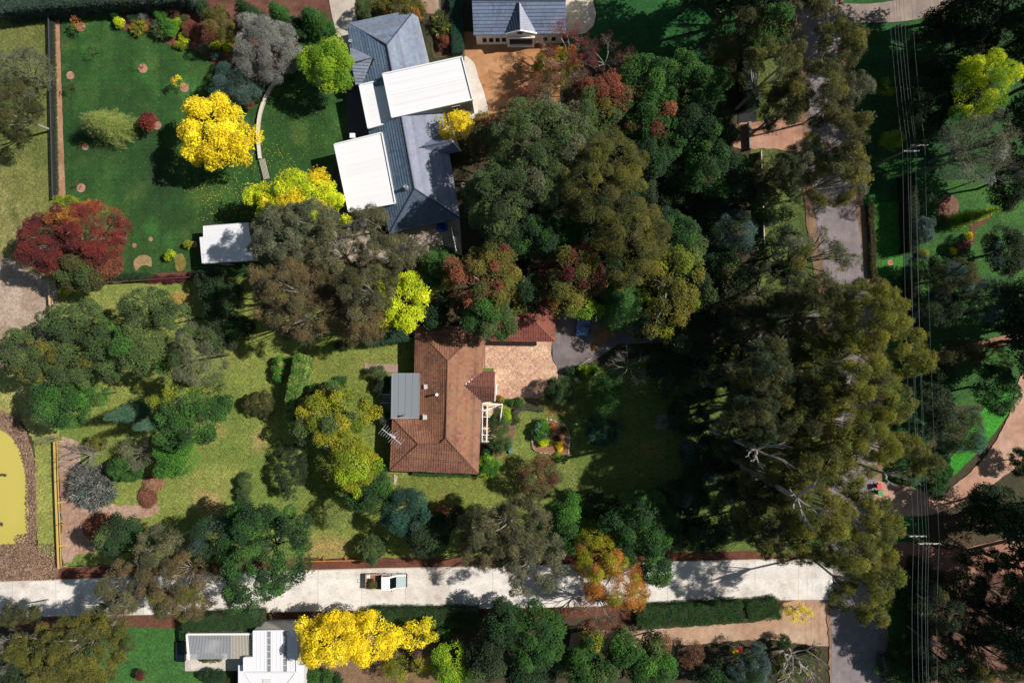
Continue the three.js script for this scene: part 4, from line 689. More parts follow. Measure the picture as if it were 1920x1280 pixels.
  if (kind === 'con') { part('trunk', [tubeCurve([V(0, -.1, 0), V(.02, h * .5, 0), V(0, h * .96, 0)], tr, .02, 5)], bm, T); return T; }
  if (kind === 'palm') return T;
  const fork = V((r() - .5) * R * .15, Math.max(.08, cyc - sy * (small ? .8 : .7)), (r() - .5) * R * .15);
  part(small ? 'stem' : 'trunk', [tubeCurve([V(0, -.1, 0), V(fork.x * .3, fork.y * .5, fork.z * .6), fork, fork.clone().add(V(0, sy * .25, 0))], tr, tr * .6, 6)], bm, T);
  const limbs = [], nl = small ? 4 : Math.min(pads.length, o.limbs || (kind === 'euc' ? 14 : 10)), stepn = pads.length / nl;
  for (let i = 0; i < nl; i++) {
    const pd = pads[Math.min(pads.length - 1, Math.floor(i * stepn + r() * stepn * .6))], e = pd.c.clone(); e.y += pd.r * (kind === 'euc' ? .25 : 0);
    const m = fork.clone().lerp(e, .45).add(V((r() - .5) * R * .2, R * .06, (r() - .5) * R * .2));
    limbs.push(tubeCurve([fork, m, e], tr * (.32 + .2 * r()), tr * .07 + .008, 4, 6));
    if (!small && kind !== 'con') for (let j = 0; j < 2; j++) { const q = e.clone().add(V((r() - .5) * pd.r * 2.4, r() * pd.r * .8, (r() - .5) * pd.r * 2.4)); limbs.push(tubeCurve([m.clone().lerp(e, .5), e.clone().lerp(q, .4), q], tr * .14, .012, 3, 3)); }
  }
  part('branch', limbs, bm, T, null, 'stuff');
  return T;
}
// bare branching tree with fine twigs
function bare(cx, cy, rx, ry, h, label, o = {}) {
  const r = mulberry(o.seed || ++treeSeed * 6151), fy = o.fy ?? .42, cyc = h * (1 - fy), k = 1 - cyc / ALT, C = P(cx, cy, cyc), RX = M(rx) * k, RZ = M(ry) * k, R = (RX + RZ) / 2;
  const small = h < 3, T = thing(o.name || (small ? 'bare_shrub' : 'bare_tree'), label, o.cat || (small ? 'shrub' : 'tree'), V(C.x, 0, C.z));
  const big = [], twigs = [], tips = [], tr = o.tr || clamp(R * .05, .03, .3), bm = BARK[o.bark || 'grey'], lev = o.lev || 4;
  const grow = (p, d, len, rad, l) => {
    const e = p.clone().addScaledVector(d, len), m = p.clone().lerp(e, .5).add(V((r() - .5) * len * .2, (r() - .3) * len * .15, (r() - .5) * len * .2));
    (l < 2 ? big : twigs).push(tubeCurve([p, m, e], rad, rad * .55, l < 2 ? 5 : 3, l < 2 ? 4 : 2));
    if (l >= lev) { tips.push(e); return; }
    const n = l === 0 ? 3 : 3 + (r() < .4 ? 1 : 0);
    for (let i = 0; i < n; i++) { const nd = d.clone().multiplyScalar(1.0).add(V((r() - .5) * 1.7, (r() - .35) * .8, (r() - .5) * 1.7)).normalize(); nd.y = Math.max(nd.y, -.15); grow(l < 2 ? m.clone().lerp(e, .3 + r() * .7) : m.clone().lerp(e, r()), nd, len * (.58 + .22 * r()), rad * .52, l + 1); }
    tips.push(e);
  };
  const base = V(0, small ? .05 : h * .22, 0), n0 = o.n0 || 7;
  if (!small) big.push(tubeCurve([V(0, -.1, 0), V(.03, h * .12, .02), base], tr * 1.3, tr, 6, 3));
  for (let i = 0; i < n0; i++) { const a = (i + r() * .7) / n0 * 6.283, y = .35 + r() * .9; grow(base, V(Math.cos(a), y, Math.sin(a)).normalize(), R * .62, tr * .62, 0); }
  // fit the finished branching into its real spread
  const g1 = merge(big), g2 = merge(twigs), bb = new THREE.Box3(); for (const g of [g1, g2]) { g.computeBoundingBox(); bb.union(g.boundingBox); }
  const fx = RX * 2 / (bb.max.x - bb.min.x), fz = RZ * 2 / (bb.max.z - bb.min.z), fY = h / bb.max.y, ox = (bb.max.x + bb.min.x) / 2, oz = (bb.max.z + bb.min.z) / 2;
  const fit = (v) => v.set((v.x - ox * clamp(v.y / h * 2)) * fx, v.y * fY, (v.z - oz * clamp(v.y / h * 2)) * fz);
  for (const g of [g1, g2]) { const p = g.attributes.position, v = V(0, 0, 0); for (let i = 0; i < p.count; i++) { fit(v.fromBufferAttribute(p, i)); p.setXYZ(i, v.x, v.y, v.z); } g.computeVertexNormals(); }
  part('trunk', g1, bm, T); part('twig', g2, bm, T, null, 'stuff');
  if (o.leaves) { const L = palLin[o.leaves], list = []; for (const t of tips) if (r() < (o.leafP ?? .3)) { const b = .75 + .5 * r(), c = pickTone(L, r, o, t.clone().normalize()); for (let q = 0; q < (o.per || 1); q++) list.push({ p: fit(t.clone().add(V((r() - .5) * .4, 0, (r() - .5) * .4))), s: (o.s || .4) * (.6 + .6 * r()), n: V(0, 1, 0), c: c.map(x => x * b) }); } if (list.length) foliage('leaves', list, 'small', T); sprayTotal += list.length; }
  return T;
}
// clipped or loose hedge along a line of picture points
function hedge(pts, w, h, pal, label, o = {}) {
  const r = mulberry(++treeSeed * 31), k = 1 - h * .8 / ALT, W = M(w) * k, c = new THREE.CatmullRomCurve3(pts.map(([x, y]) => P(x, y, h * .8).setY(0)), !!o.closed), len = c.getLength(), s0 = o.s || .3;
  const T = thing('hedge', label, 'hedge', V(0, 0, 0)), L = palLin[pal], list = []; const mid = c.getPoint(.5); T.position.copy(mid);
  const nTop = Math.round(len * W * 2.6 / (s0 * s0) * .9), nSide = Math.round(len * h * 1.7 / (s0 * s0) * .9 * (o.sides ?? 1));
  const wv = (t) => 1 + (o.wob ?? .08) * (fbm(t * len * .6, w, 5) - .5) * 2;
  const put = (t, off, y, nv) => { const p = c.getPoint(t), d = c.getTangent(t), f = wv(t); const b = .75 + .5 * r(), tone = pickTone(L, r, o); list.push({ p: V(p.x - d.z * off * f - mid.x, Math.max(.05, y * f), p.z + d.x * off * f - mid.z), s: s0 * (.7 + .6 * r()), n: nv.y ? nv : V(-d.z * Math.sign(off), .3, d.x * Math.sign(off)).normalize(), c: tone.map(x => x * b) }); };
  for (let i = 0; i < nTop; i++) { const q = (r() - .5) * W; put(r(), q, h * (1 - (o.round ?? .12) * Math.pow(Math.abs(q) / W * 2, 3)) + (r() - .5) * .08, V(0, 1, 0)); }
  for (let i = 0; i < nSide; i++) put(r(), (r() < .5 ? -1 : 1) * W * .5 * (.93 + .1 * r()), r() * h, V(0, 0, 0));
  for (const e of [0, 1]) for (let i = 0; i < nSide * W / len * .5; i++) put(e, (r() - .5) * W, r() * h, V(0, 1, 0));
  foliage('foliage', list, o.spray || 'small', T); sprayTotal += list.length;
  const core = []; const n = Math.max(2, Math.round(len / .8)); for (let i = 0; i < n; i++) { const a = c.getPoint(i / n).sub(mid), b = c.getPoint((i + 1) / n).sub(mid); a.y = b.y = h * .46; core.push(beam(a, b, W * .84, h * .88)); }
  part('inner_growth', core, mat(o.core || '#3a3526', 1), T);
  return T;
}

// ---------- trees and shrubs: picture centre, radii, height, kind, palette, label ----------
// upper left: paddock and lawn
tree(30, 130, 54, 46, 7, 'fine', 'greyg', 'thin crowned grey-green tree in the paddock, upper of the two at the left edge', { dens: .75, fill: .6, s: .34 });
tree(12, 205, 40, 52, 10, 'euc', 'olived', 'dark olive tree cut by the left edge in the paddock, lower of the two', { dens: .9 });
tree(139, 40, 10, 10, 2.6, 'dec', 'orange', 'yellowing sapling standing in the topmost mulch ring of the lawn', { cat: 'tree', name: 'young_tree', dens: .6, fill: .5, s: .3, also: 'lyel', group: 'saplings on the lawn' });
tree(171, 88, 15, 15, 2.2, 'fine', 'mgreen', 'wispy green sapling on the upper lawn without a mulch ring', { cat: 'tree', name: 'young_tree', dens: .4, fill: .3, s: .26 });
tree(329, 150, 10, 10, 2.8, 'dec', 'yel', 'yellow and orange sapling above the big yellow tree', { cat: 'tree', name: 'young_tree', dens: .5, fill: .45, s: .28, also: 'orange', alsoP: .4 });
tree(128, 160, 14, 11, 1.6, 'fine', 'mgreen', 'low leafy green sapling beside the gravel strip on the lawn', { cat: 'tree', name: 'young_tree', dens: .5, fill: .35, s: .28 });
for (const [x, y, l] of [[262, 122, 'bare twig sapling in the mulch ring in the middle of the upper lawn'], [153, 270, 'bare twig sapling below the feathery pale green tree'], [146, 347, 'bare twig sapling in the mulch ring above the big red tree']]) bare(x, y, 5, 5, 1.5, l, { name: 'young_tree', cat: 'tree', lev: 2, n0: 3, tr: .025, bark: 'brown', leaves: 'rust', leafP: .3, s: .16 });
tree(176, 222, 53, 34, 6.2, 'con', 'pale', 'feathery pale green tree on the lawn beside the black fence', { sweep: .1, pow: .5, nb: 17, s: .44, gap: .7, spray: 'needle', dens: 1.3 });
tree(273, 227, 16, 14, 3.0, 'dec', 'red', 'small round crimson tree beside a mulch ring on the lawn', { cat: 'tree', name: 'young_tree', s: .34 });
tree(393, 243, 66, 64, 9, 'dec', 'yel', 'big golden yellow tree left of the curved white garden wall', { s: .44, pad: .24, fill: 1.0, rough: 1.3, dens: 1.0 });
tree(74, 450, 52, 62, 10, 'fine', 'maroon', 'dark maroon tree at left of the red tree group by the fence', { also: 'red', alsoP: .3, bark: 'grey', rough: 1.2 });
tree(155, 426, 66, 58, 11, 'fine', 'red', 'big scarlet autumn tree with pale branches at left of the lawn', { also: 'maroon', alsoP: .2, bark: 'grey', side: [-.6, -.8, 'orange', .62], dens: .92 });
tree(152, 503, 58, 36, 8.5, 'dec', 'mgreen', 'green tree tinged red below the scarlet autumn tree', { also: 'olived', alsoP: .3, side: [.9, -.3, 'rust', .5] });
tree(118, 380, 18, 16, 7, 'dec', 'lyel', 'yellow-green treetop peeping above the scarlet autumn tree', { cat: 'tree' });
tree(548, 365, 75, 46, 9, 'dec', 'lime', 'bright yellow-green tree left of the square white roof', { pad: .24, rough: 1.3, also: 'yel', alsoP: .25 });
tree(622, 374, 17, 15, 7, 'dec', 'lime', 'small lime crown touching the lower left corner of the square white roof', { cat: 'tree' });
tree(632, 412, 18, 14, 7, 'dec', 'lime', 'small lime crown between the gum trees and the square white roof', { cat: 'tree' });
tree(613, 116, 41, 50, 8.5, 'dec', 'limeg', 'fresh green tree on the lawn left of the slate roof', { pad: .25, rough: 1.3 });
tree(490, 85, 56, 56, 8, 'fine', 'silver', 'silver grey leaved tree in the garden bed at the top', { bark: 'grey', s: .26, rough: 1.3 });
tree(532, 78, 26, 32, 6, 'fine', 'silver', 'smaller silver grey tree right of the large silver one', { bark: 'grey', pad: .3, s: .36 });
tree(432, 155, 44, 36, 6.5, 'fine', 'teal', 'dark blue-green tree with bluish twigs above the yellow tree', { bark: 'grey', also: 'tealgrey', alsoP: .35 });
tree(405, 40, 27, 36, 5.5, 'fine', 'olive', 'olive and bronze small tree in the top garden bed', { also: 'rust', alsoP: .25 });
tree(578, 22, 40, 28, 6, 'con', 'green', 'dense bright green conifer left of the pale concrete path', { sweep: .05, dens: 1.4, spray: 'small' });
tree(452, 8, 38, 22, 7, 'con', 'dgreen', 'dark green conifer at the top edge above the silver tree', { spray: 'small', dens: 1.3 });
tree(512, 12, 30, 26, 6, 'con', 'green', 'mid green conifer at the top edge between two larger ones', { spray: 'small', dens: 1.3 });
tree(552, 50, 28, 14, 3.6, 'dec', 'dgreen', 'low dark green bush below the dense conifer at the top', { cat: 'shrub' });
// garden bed shrubs
const SH = [
  [222, 42, 9, 8, 1.2, 'dec', 'lime', 'lime yellow shrub at the left tip of the top garden bed'], [217, 28, 8, 9, 1.1, 'dec', 'green', 'green shrub just above the lime yellow one at the bed tip'],
  [246, 33, 9, 6, .9, 'fine', 'dgreen', 'low dark shrub with white flowers in the garden bed', { also: 'silver', alsoP: .35 }], [265, 28, 10, 8, 1.0, 'fine', 'teal', 'bluish low shrub with white flowers beside the dark one', { also: 'silver', alsoP: .3 }],
  [247, 53, 4, 4, .7, 'fine', 'orange', 'small orange flowering clump at left of the olive tuft'], [260, 53, 9, 9, 1, 'palm', 'lyel', 'olive grassy tuft between two orange clumps in the bed'], [272, 52, 5, 5, .7, 'fine', 'orange', 'small orange flowering clump at right of the olive tuft'],
  [246, 14, 5, 5, .7, 'fine', 'olive', 'small olive tuft at the top left of the bed'], [285, 14, 8, 8, 1.3, 'dec', 'bgreen', 'bright green shrub at the upper bed edge'], [300, 30, 11, 11, 1.5, 'dec', 'bgreen', 'large leaved green shrub in the middle of the bed'], [316, 52, 15, 16, 1.6, 'dec', 'bgreen', 'lush bright green shrub mass in the garden bed'], [298, 55, 10, 18, 1.1, 'palm', 'mgreen', 'spiky grey-green grass clump left of the lush shrub'],
  [333, 43, 7, 8, 1.4, 'dec', 'limeg', 'lime leaved shrub right of the lush green mass'], [343, 70, 9, 8, 1, 'dec', 'lime', 'lime shrub low in the right half of the bed'], [338, 84, 14, 6, .8, 'fine', 'lyel', 'low yellow-green ground cover along the bed edge'], [354, 53, 14, 14, 1.8, 'fine', 'rust', 'round reddish brown shrub in the garden bed', { also: 'brown', alsoP: .5 }], [346, 34, 4, 5, 1.5, 'con', 'mgreen', 'tiny upright conifer above the reddish shrub'], [325, 20, 14, 14, 1.5, 'fine', 'brown', 'twiggy bronze shrub at the top of the bed', { dens: .5, fill: .5 }],
  [404, 84, 8, 7, 1, 'dec', 'lime', 'left lime shrub below the olive bronze tree'], [426, 88, 7, 7, 1, 'dec', 'lime', 'right lime shrub below the olive bronze tree'], [384, 92, 10, 9, 1.2, 'fine', 'greyg', 'grey-green cushion shrub near the bed edge'], [404, 103, 11, 7, 1.1, 'fine', 'tealgrey', 'blue-grey shrub below the two lime shrubs'], [437, 72, 8, 6, 1.2, 'fine', 'lyel', 'yellow-green shrub at left of the silver tree'], [516, 40, 12, 10, 2, 'fine', 'pale', 'pale green shrub above the silver tree'],
  [467, 196, 7, 7, 1.4, 'fine', 'rust', 'pinkish shrub at the right edge of the big yellow tree'],
  [545, 128, 14, 12, 2.2, 'dec', 'dgreen', 'shady dark shrub between the silver tree and the lawn'], [380, 14, 12, 14, 2.2, 'dec', 'dgreen', 'dark green shrub left of the bronze tree at the top'],
  [122, 547, 8, 7, 1.0, 'dec', 'limeg', 'bright green weed clump beside the pale timber fence', { also: 'yel' }], [318, 478, 9, 8, 1.5, 'dec', 'limeg', 'lime sapling beside a mulch ring left of the white shed', { also: 'lime', fill: .7 }], [352, 457, 7, 6, 1.2, 'dec', 'lyel', 'small yellow-green sapling just left of the white shed', { fill: .6 }],
  [250, 519, 44, 4, .7, 'fine', 'dgreen', 'low clipped green edging plants along the lower lawn fence'], [310, 523, 40, 3.5, .6, 'fine', 'maroon', 'dark red low edging plants right of the green ones along the fence'],
];
for (const [a, b, c, d, e, f, g, l, o] of SH) tree(a, b, c, d, e, f, g, l, { cat: 'shrub', ...o });
hedge([[-10, 10], [60, 2], [180, -6], [358, -14]], 30, 3.8, 'tealgrey', 'tall dark blue-green hedge along the top left edge', { also: 'dgreen' });
// gum trees between lawn and brown house
tree(520, 440, 60, 60, 16, 'euc', 'greyg', 'grey-green gum tree right of the white shed', { fy: .44, limbs: 14 });
tree(568, 412, 52, 44, 15, 'euc', 'greyg', 'grey-green gum crown below the yellow-green tree', { fy: .44, });
tree(688, 408, 36, 30, 13, 'euc', 'egrey', 'gum tree overhanging the lower edge of the square white roof', { fy: .44, });
tree(725, 470, 62, 36, 14, 'euc', 'egrey', 'gum tree left of the patio below the dark slate roof', { fy: .44, });
tree(615, 470, 45, 62, 15, 'euc', 'egrey', 'open gum tree with pale branches over the cream patio', { fy: .44, dens: .62 });
tree(525, 535, 62, 58, 17, 'euc', 'ebrown', 'brownish gum tree below the white shed', { fy: .44, });
tree(550, 590, 62, 46, 15, 'euc', 'ebrown', 'bronze tinged gum tree at the lower end of the gum group', { fy: .44, });
tree(680, 545, 58, 52, 16, 'euc', 'egrey', 'olive gum tree left of the lime yellow ball tree', { fy: .44, also: 'olived' });
tree(672, 608, 50, 32, 13, 'euc', 'ebrown', 'olive gum tree directly below the larger gum beside the lime tree', { fy: .44, });
tree(753, 561, 48, 57, 9.5, 'dec', 'lime', 'brilliant lime yellow rounded tree above the brown house', { pad: .22, rough: 1.2, s: .4, k: 1 });
tree(820, 500, 32, 42, 8, 'dec', 'green', 'green tree right of the gum group beside the patio', {});
tree(812, 580, 26, 34, 6.5, 'dec', 'dgreen', 'dark green tree right of the lime yellow ball tree', {});
bare(588, 628, 34, 24, 7, 'bare grey twigged tree below the bronze gum', { bark: 'grey' });
bare(640, 622, 30, 22, 6, 'bare dark twigged tree between gum tree and hedge', { bark: 'brown' });
hedge([[688, 638], [720, 634], [766, 628]], 20, 2.4, 'teal', 'dark teal hedge above the lawn left of the brown house', { also: 'green', alsoP: .2 });
tree(648, 645, 22, 8, 2, 'fine', 'olived', 'low olive shrub at the left end of the dark teal hedge', { cat: 'shrub' });
// left middle grove
tree(258, 566, 40, 34, 13, 'dec', 'mgreen', 'green tree at the top of the left grove below the fence', { rough: 1.5, dens: .7 });
tree(305, 592, 40, 28, 12, 'dec', 'mgreen', 'green tree right of the topmost grove tree', { dens: .6, rough: 1.5 });
tree(130, 606, 62, 40, 12.5, 'dec', 'mgreen', 'broad green tree at the upper left of the left grove', { rough: 1.5, dens: .85 });
tree(42, 660, 58, 50, 12, 'dec', 'mgreen', 'green tree with bronze tips at far left of the grove', { also: 'olive', alsoP: .22, rough: 1.5, dens: .75 });
tree(112, 684, 46, 44, 12, 'dec', 'mgreen', 'green tree with few bronze tips in the left centre of the grove', { also: 'olive', alsoP: .12, rough: 1.5, dens: .75 });
tree(190, 662, 46, 40, 12, 'dec', 'mgreen', 'green tree in the middle of the left grove', { also: 'green', alsoP: .3, rough: 1.5, dens: .65 });
tree(258, 655, 48, 48, 13, 'dec', 'mgreen', 'deep green tree in the right half of the left grove', { also: 'green', rough: 1.5, dens: .7 });
tree(358, 668, 54, 56, 13, 'fine', 'greyg', 'fine leaved grey-green tree at the right end of the left grove', { also: 'mgreen', rough: 1.4, spray: 'slim', s: .3, dens: .75 });
tree(98, 760, 48, 46, 11, 'dec', 'green', 'fresh green tree near the upper end of the yellow fence', { also: 'bgreen', alsoP: .15, rough: 1.4 });
tree(160, 742, 34, 22, 8, 'dec', 'green', 'green tree filling the gap left of the two small conifers', { dens: .8 });
tree(338, 780, 66, 60, 11.5, 'dec', 'green', 'large vivid green tree at the right side of the left grove', { side: [-.5, -.85, 'lyel', .5], also: 'dgreen', alsoP: .15, rough: 1.4 });
tree(322, 858, 44, 36, 6, 'dec', 'bgreen', 'bright green shrubby tree below the large vivid green one', {});
tree(211, 780, 27, 26, 10, 'con', 'bluegreen', 'left one of two small blue-green conifers in the grove', { pow: .8, nb: 14, gap: .6, s: .42, dens: 1.4 });
tree(268, 798, 27, 26, 12.5, 'con', 'bluegreen', 'right one of two small blue-green conifers in the grove', { pow: .8, nb: 14, gap: .6, s: .42, dens: 1.4 });
tree(410, 560, 44, 32, 5, 'dec', 'dgreen', 'dark undergrowth bush in the shade left of the bronze gum', { also: 'shade', alsoP: .5, dens: .8 });
tree(430, 615, 44, 28, 5, 'dec', 'shade', 'low dark bush at the lower end of the gum shade', { also: 'dgreen', alsoP: .3, dens: .8 });
tree(400, 522, 40, 14, 4, 'dec', 'shade', 'low dark bush directly below the white shed', { dens: .8 });
bare(262, 851, 38, 33, 5, 'dense bare lilac-grey shrub tree below the blue-green conifers', { n0: 9, bark: 'grey', leaves: 'greyg', leafP: .12 });
bare(160, 858, 50, 36, 5.5, 'bare pinkish grey tree right of the yellow fence', { n0: 8, bark: 'grey' });
bare(96, 822, 30, 11, 4, 'small bare tree at the top end of the yellow fence', { bark: 'grey', n0: 6 });
tree(172, 912, 32, 34, 2.6, 'palm', 'silver', 'spiky grey-green yucca like clump with fanned blades', { cat: 'shrub', name: 'spiky_plant', also: 'tealgrey', alsoP: .35, s: 1.4, fill: .45 });
tree(182, 832, 16, 14, 3, 'dec', 'olive', 'small olive bush between the bare trees', { cat: 'shrub' });
tree(232, 880, 30, 24, 4, 'dec', 'green', 'green bush below left of the lilac-grey bare shrub', { cat: 'shrub' });
tree(487, 757, 25, 25, 3, 'fine', 'olived', 'olive bush alone on the lawn right of the left grove', { cat: 'shrub', dens: .8 });
tree(408, 722, 13, 26, 3.2, 'fine', 'mgreen', 'sparse green bush at the right foot of the grey-green tree', { cat: 'shrub', dens: .5, fill: .5 });
tree(418, 765, 15, 7, 1, 'fine', 'olived', 'low dark tuft on the lawn right of the vivid green tree', { cat: 'shrub', dens: .6 });
tree(458, 915, 9, 38, 1.8, 'fine', 'mgreen', 'narrow row of green shrub on the lawn above the dark green tree', { cat: 'shrub', fy: .5 });
tree(449, 956, 13, 9, 1.6, 'dec', 'dgreen', 'dark green tuft at the foot of the narrow shrub row', { cat: 'shrub' });
// below: along the driveway
tree(215, 1010, 46, 34, 9, 'dec', 'dgreen', 'dark green tree right of the rusty brush heap', { also: 'mgreen' });
tree(290, 1035, 52, 34, 12, 'euc', 'egrey', 'grey-olive gum on the slope above the left part of the driveway', { also: 'greyg' });
tree(315, 1095, 68, 52, 14, 'euc', 'ebrown', 'big bronze-olive gum overhanging the driveway at left', { also: 'egold2', alsoP: .25 });
tree(222, 1105, 48, 50, 13, 'euc', 'egrey', 'olive gum at left of the big bronze one over the driveway', { also: 'ebrown', dens: .9 });
tree(330, 1135, 56, 30, 10, 'euc', 'ebrown', 'bronze crown hanging over the lower driveway edge at left', { also: 'egold2', dens: .8 });
tree(390, 1012, 42, 38, 11, 'fine', 'dgreen', 'dark grey-green tree left of the big dark green one', { also: 'tealgrey' });
tree(478, 1050, 90, 88, 14, 'dec', 'green', 'big dark green tree spreading over the driveway at left centre', { also: 'dgreen', alsoP: .4, pad: .18, rough: 1.2 });
tree(120, 1235, 100, 62, 13, 'euc', 'egold2', 'broad gold-olive tree in the lower left corner', { also: 'olive', rough: 1.3 });
tree(185, 1172, 46, 30, 11, 'euc', 'egold2', 'smaller gold-olive tree right above the lower left corner tree', { dens: .8 });
tree(25, 1160, 40, 18, 8, 'euc', 'olived', 'dark olive tree at the left edge below the driveway', { dens: .8 });
bare(20, 1215, 42, 44, 11, 'bare pale branched tree at the left edge below the driveway', { bark: 'white', n0: 6 });
tree(15, 1262, 40, 40, 9, 'dec', 'shade', 'dark tree in the very lower left corner', {});
tree(262, 1266, 8, 8, 1.8, 'fine', 'maroon', 'small dark red bush on the bottom left lawn', { cat: 'shrub' });
hedge([[345, 1170], [420, 1166], [490, 1163]], 30, 2.6, 'dgreen', 'dark hedge behind the louvred pergola below the driveway', { also: 'green', alsoP: .3 });
hedge([[692, 1158], [790, 1158], [895, 1157]], 30, 2.3, 'dgreen', 'dark green hedge right of the yellow trees along the driveway', { also: 'green', alsoP: .3 });
hedge([[1196, 1157], [1300, 1152], [1392, 1146]], 38, 2.2, 'dgreen', 'long left section of dark hedge between driveway and gravel path', { also: 'green', alsoP: .45 });
hedge([[1402, 1147], [1460, 1140]], 34, 2.2, 'dgreen', 'short right section of dark hedge between driveway and gravel path', { also: 'green', alsoP: .4 });
hedge([[835, 1178], [835, 1225]], 14, 1.2, 'bgreen', 'bright clipped box hedge right of the yellow trees', { s: .2 });
hedge([[825, 1178], [824, 1215]], 8, 1.4, 'shade', 'dark narrow hedge left of the bright box hedge', { s: .2 });
tree(398, 1269, 26, 14, 1.7, 'fine', 'dgreen', 'clipped dark green dome beside the stepping stones at bottom', { cat: 'shrub', wob: .03, rough: .4 });
tree(395, 1234, 24, 5, 1.3, 'fine', 'olived', 'trailing olive plant under the louvred pergola edge', { cat: 'shrub' });
tree(435, 1274, 14, 8, 1, 'fine', 'olived', 'olive low shrub left of the bottom house wall', { cat: 'shrub' });
tree(585, 1268, 14, 14, 2, 'dec', 'green', 'green shrub right of the bottom house', { cat: 'shrub' }); tree(612, 1270, 12, 12, 1.6, 'dec', 'green', 'second green shrub from the bottom house wall', { cat: 'shrub' }); tree(634, 1274, 9, 9, 1.3, 'dec', 'dgreen', 'third and smallest green shrub from the bottom house wall', { cat: 'shrub' });
tree(618, 1208, 62, 50, 9, 'dec', 'yel', 'left bright yellow tree beside the white house at the bottom', { pad: .2, rough: 1.2 });
tree(696, 1204, 48, 44, 8, 'dec', 'yel', 'right bright yellow tree of the pair at the bottom', { pad: .22, rough: 1.2 });
tree(775, 1196, 30, 26, 5.5, 'dec', 'yel', 'thin yellow tree right of the two full ones', { dens: .55, fill: .5, pad: .22 });
tree(803, 1186, 16, 22, 5, 'dec', 'yel', 'small upright yellow tree beside the dark narrow hedge', { fill: .8, also: 'lyel' });
tree(762, 1255, 52, 26, 4.5, 'fine', 'lyel', 'sparse yellow-green tree at the bottom below the yellow trees', { dens: .6, fill: .5 });
tree(850, 1252, 50, 36, 6.5, 'dec', 'limeg', 'lime green tree at the bottom edge', { pad: .24, also: 'green', alsoP: .2 });
tree(950, 1180, 46, 38, 9, 'dec', 'dgreen', 'dark green tree right of the dark hedge below the driveway', {});
tree(1006, 1200, 56, 56, 9.5, 'dec', 'green', 'mid green tree with drooping leaves left of the gravel path', { pad: .2, rough: 1.3 });
tree(915, 1240, 40, 44, 8, 'dec', 'shade', 'shaded dark tree right of the lime green tree at the bottom', { also: 'mgreen' });
tree(990, 1268, 46, 30, 7, 'dec', 'dgreen', 'dark green tree at the bottom edge under the drooping green one', {});
tree(1100, 1262, 54, 36, 8, 'dec', 'green', 'green tree at the bottom edge below the gravel path', { also: 'mgreen' });
tree(1112, 1208, 26, 22, 6, 'dec', 'green', 'green crown overlapping the left end of the gravel path', { also: 'lyel' });
tree(1175, 1222, 30, 32, 7, 'dec', 'green', 'green tree below the middle of the gravel path', { also: 'mgreen' });
tree(1232, 1215, 30, 24, 6, 'dec', 'mgreen', 'green bronze tree beside the gravel path, rightmost of three', { also: 'rust', alsoP: .3 });
tree(1225, 1262, 46, 34, 7.5, 'dec', 'green', 'bright green tree at the bottom edge left of the brown bush', { also: 'bgreen', alsoP: .3 });
tree(1145, 1258, 26, 22, 6, 'dec', 'purple', 'dark purple leaved tree among green ones at the bottom', {}); tree(1212, 1225, 14, 14, 5, 'dec', 'purple', 'small purple leaved tree nearer the gravel path', {}); tree(1048, 1218, 12, 10, 3.4, 'dec', 'maroon', 'small dark red bush at the left end of the gravel path', { cat: 'shrub' });
bare(1295, 1225, 24, 22, 4, 'twiggy brown bush below the gravel path', { bark: 'brown', leaves: 'brown', leafP: .2, n0: 7 });
tree(1408, 1258, 44, 34, 6, 'fine', 'tealgrey', 'grey-green leaved tree below the yellow and red flowers', { also: 'dgreen', alsoP: .4, pad: .22, spray: 'slim' });
tree(1340, 1268, 36, 24, 5, 'dec', 'shade', 'dark green bush at the bottom edge right of the brown bush', { also: 'green', alsoP: .2 });
tree(1470, 1204, 13, 15, 2.6, 'fine', 'dgreen', 'clipped dark green column beside the gravel path turn', { cat: 'shrub', wob: .03, rough: .4, also: 'green', alsoP: .3 });
tree(1527, 1223, 15, 9, 1.8, 'dec', 'olived', 'olive ground shrub right of the bare spreading tree', { cat: 'shrub' });
bare(1500, 1240, 52, 44, 7.5, 'bare spreading pale limbed tree at the bottom near the road', { bark: 'white', n0: 7, lev: 3, leaves: 'yel', leafP: .02, s: .2, tr: .26 });
tree(1490, 1255, 34, 26, 3, 'fine', 'mgreen', 'green undergrowth beneath the bare spreading tree', { cat: 'shrub', also: 'lyel', dens: .6 });
bare(1495, 1147, 27, 17, 3.4, 'thin bright yellow leaved small tree at the driveway end', { bark: 'brown', lev: 3, leaves: 'yel', leafP: .55, s: .26, per: 1, cat: 'tree' });
// brown house garden
hedge([[566, 668], [560, 700], [552, 735], [545, 790]], 24, 3.6, 'bgreen', 'tall bright green hedge between the two lawns left of the house', { also: 'pale', alsoP: .35 });
tree(523, 690, 11, 26, 1.8, 'dec', 'bgreen', 'light green shrub against the left side of the tall hedge', { cat: 'shrub', also: 'pale' });
tree(625, 785, 66, 64, 8.5, 'dec', 'lyel', 'yellow-green spreading tree on the lawn left of the brown house', { pad: .2, rough: 1.3, also: 'mgreen', alsoP: .35, dens: .9 });
tree(606, 735, 26, 20, 5, 'dec', 'green', 'small green crown at the top of the yellow-green tree', {});
tree(661, 880, 47, 47, 7.5, 'dec', 'lyel', 'smaller yellow-green tree below the spreading one', { pad: .24, rough: 1.2, also: 'limeg', alsoP: .3 });
tree(700, 926, 44, 40, 6.5, 'dec', 'green', 'rounded deep green tree at the lower left of the brown house', { also: 'dgreen' });
tree(733, 922, 9, 12, 2.5, 'fine', 'lime', 'small golden bush at the right edge of the deep green tree', { cat: 'shrub' });
tree(545, 880, 30, 48, 4, 'fine', 'shade', 'shaded undergrowth bush left of the yellow-green trees', { cat: 'shrub', dens: .6 });
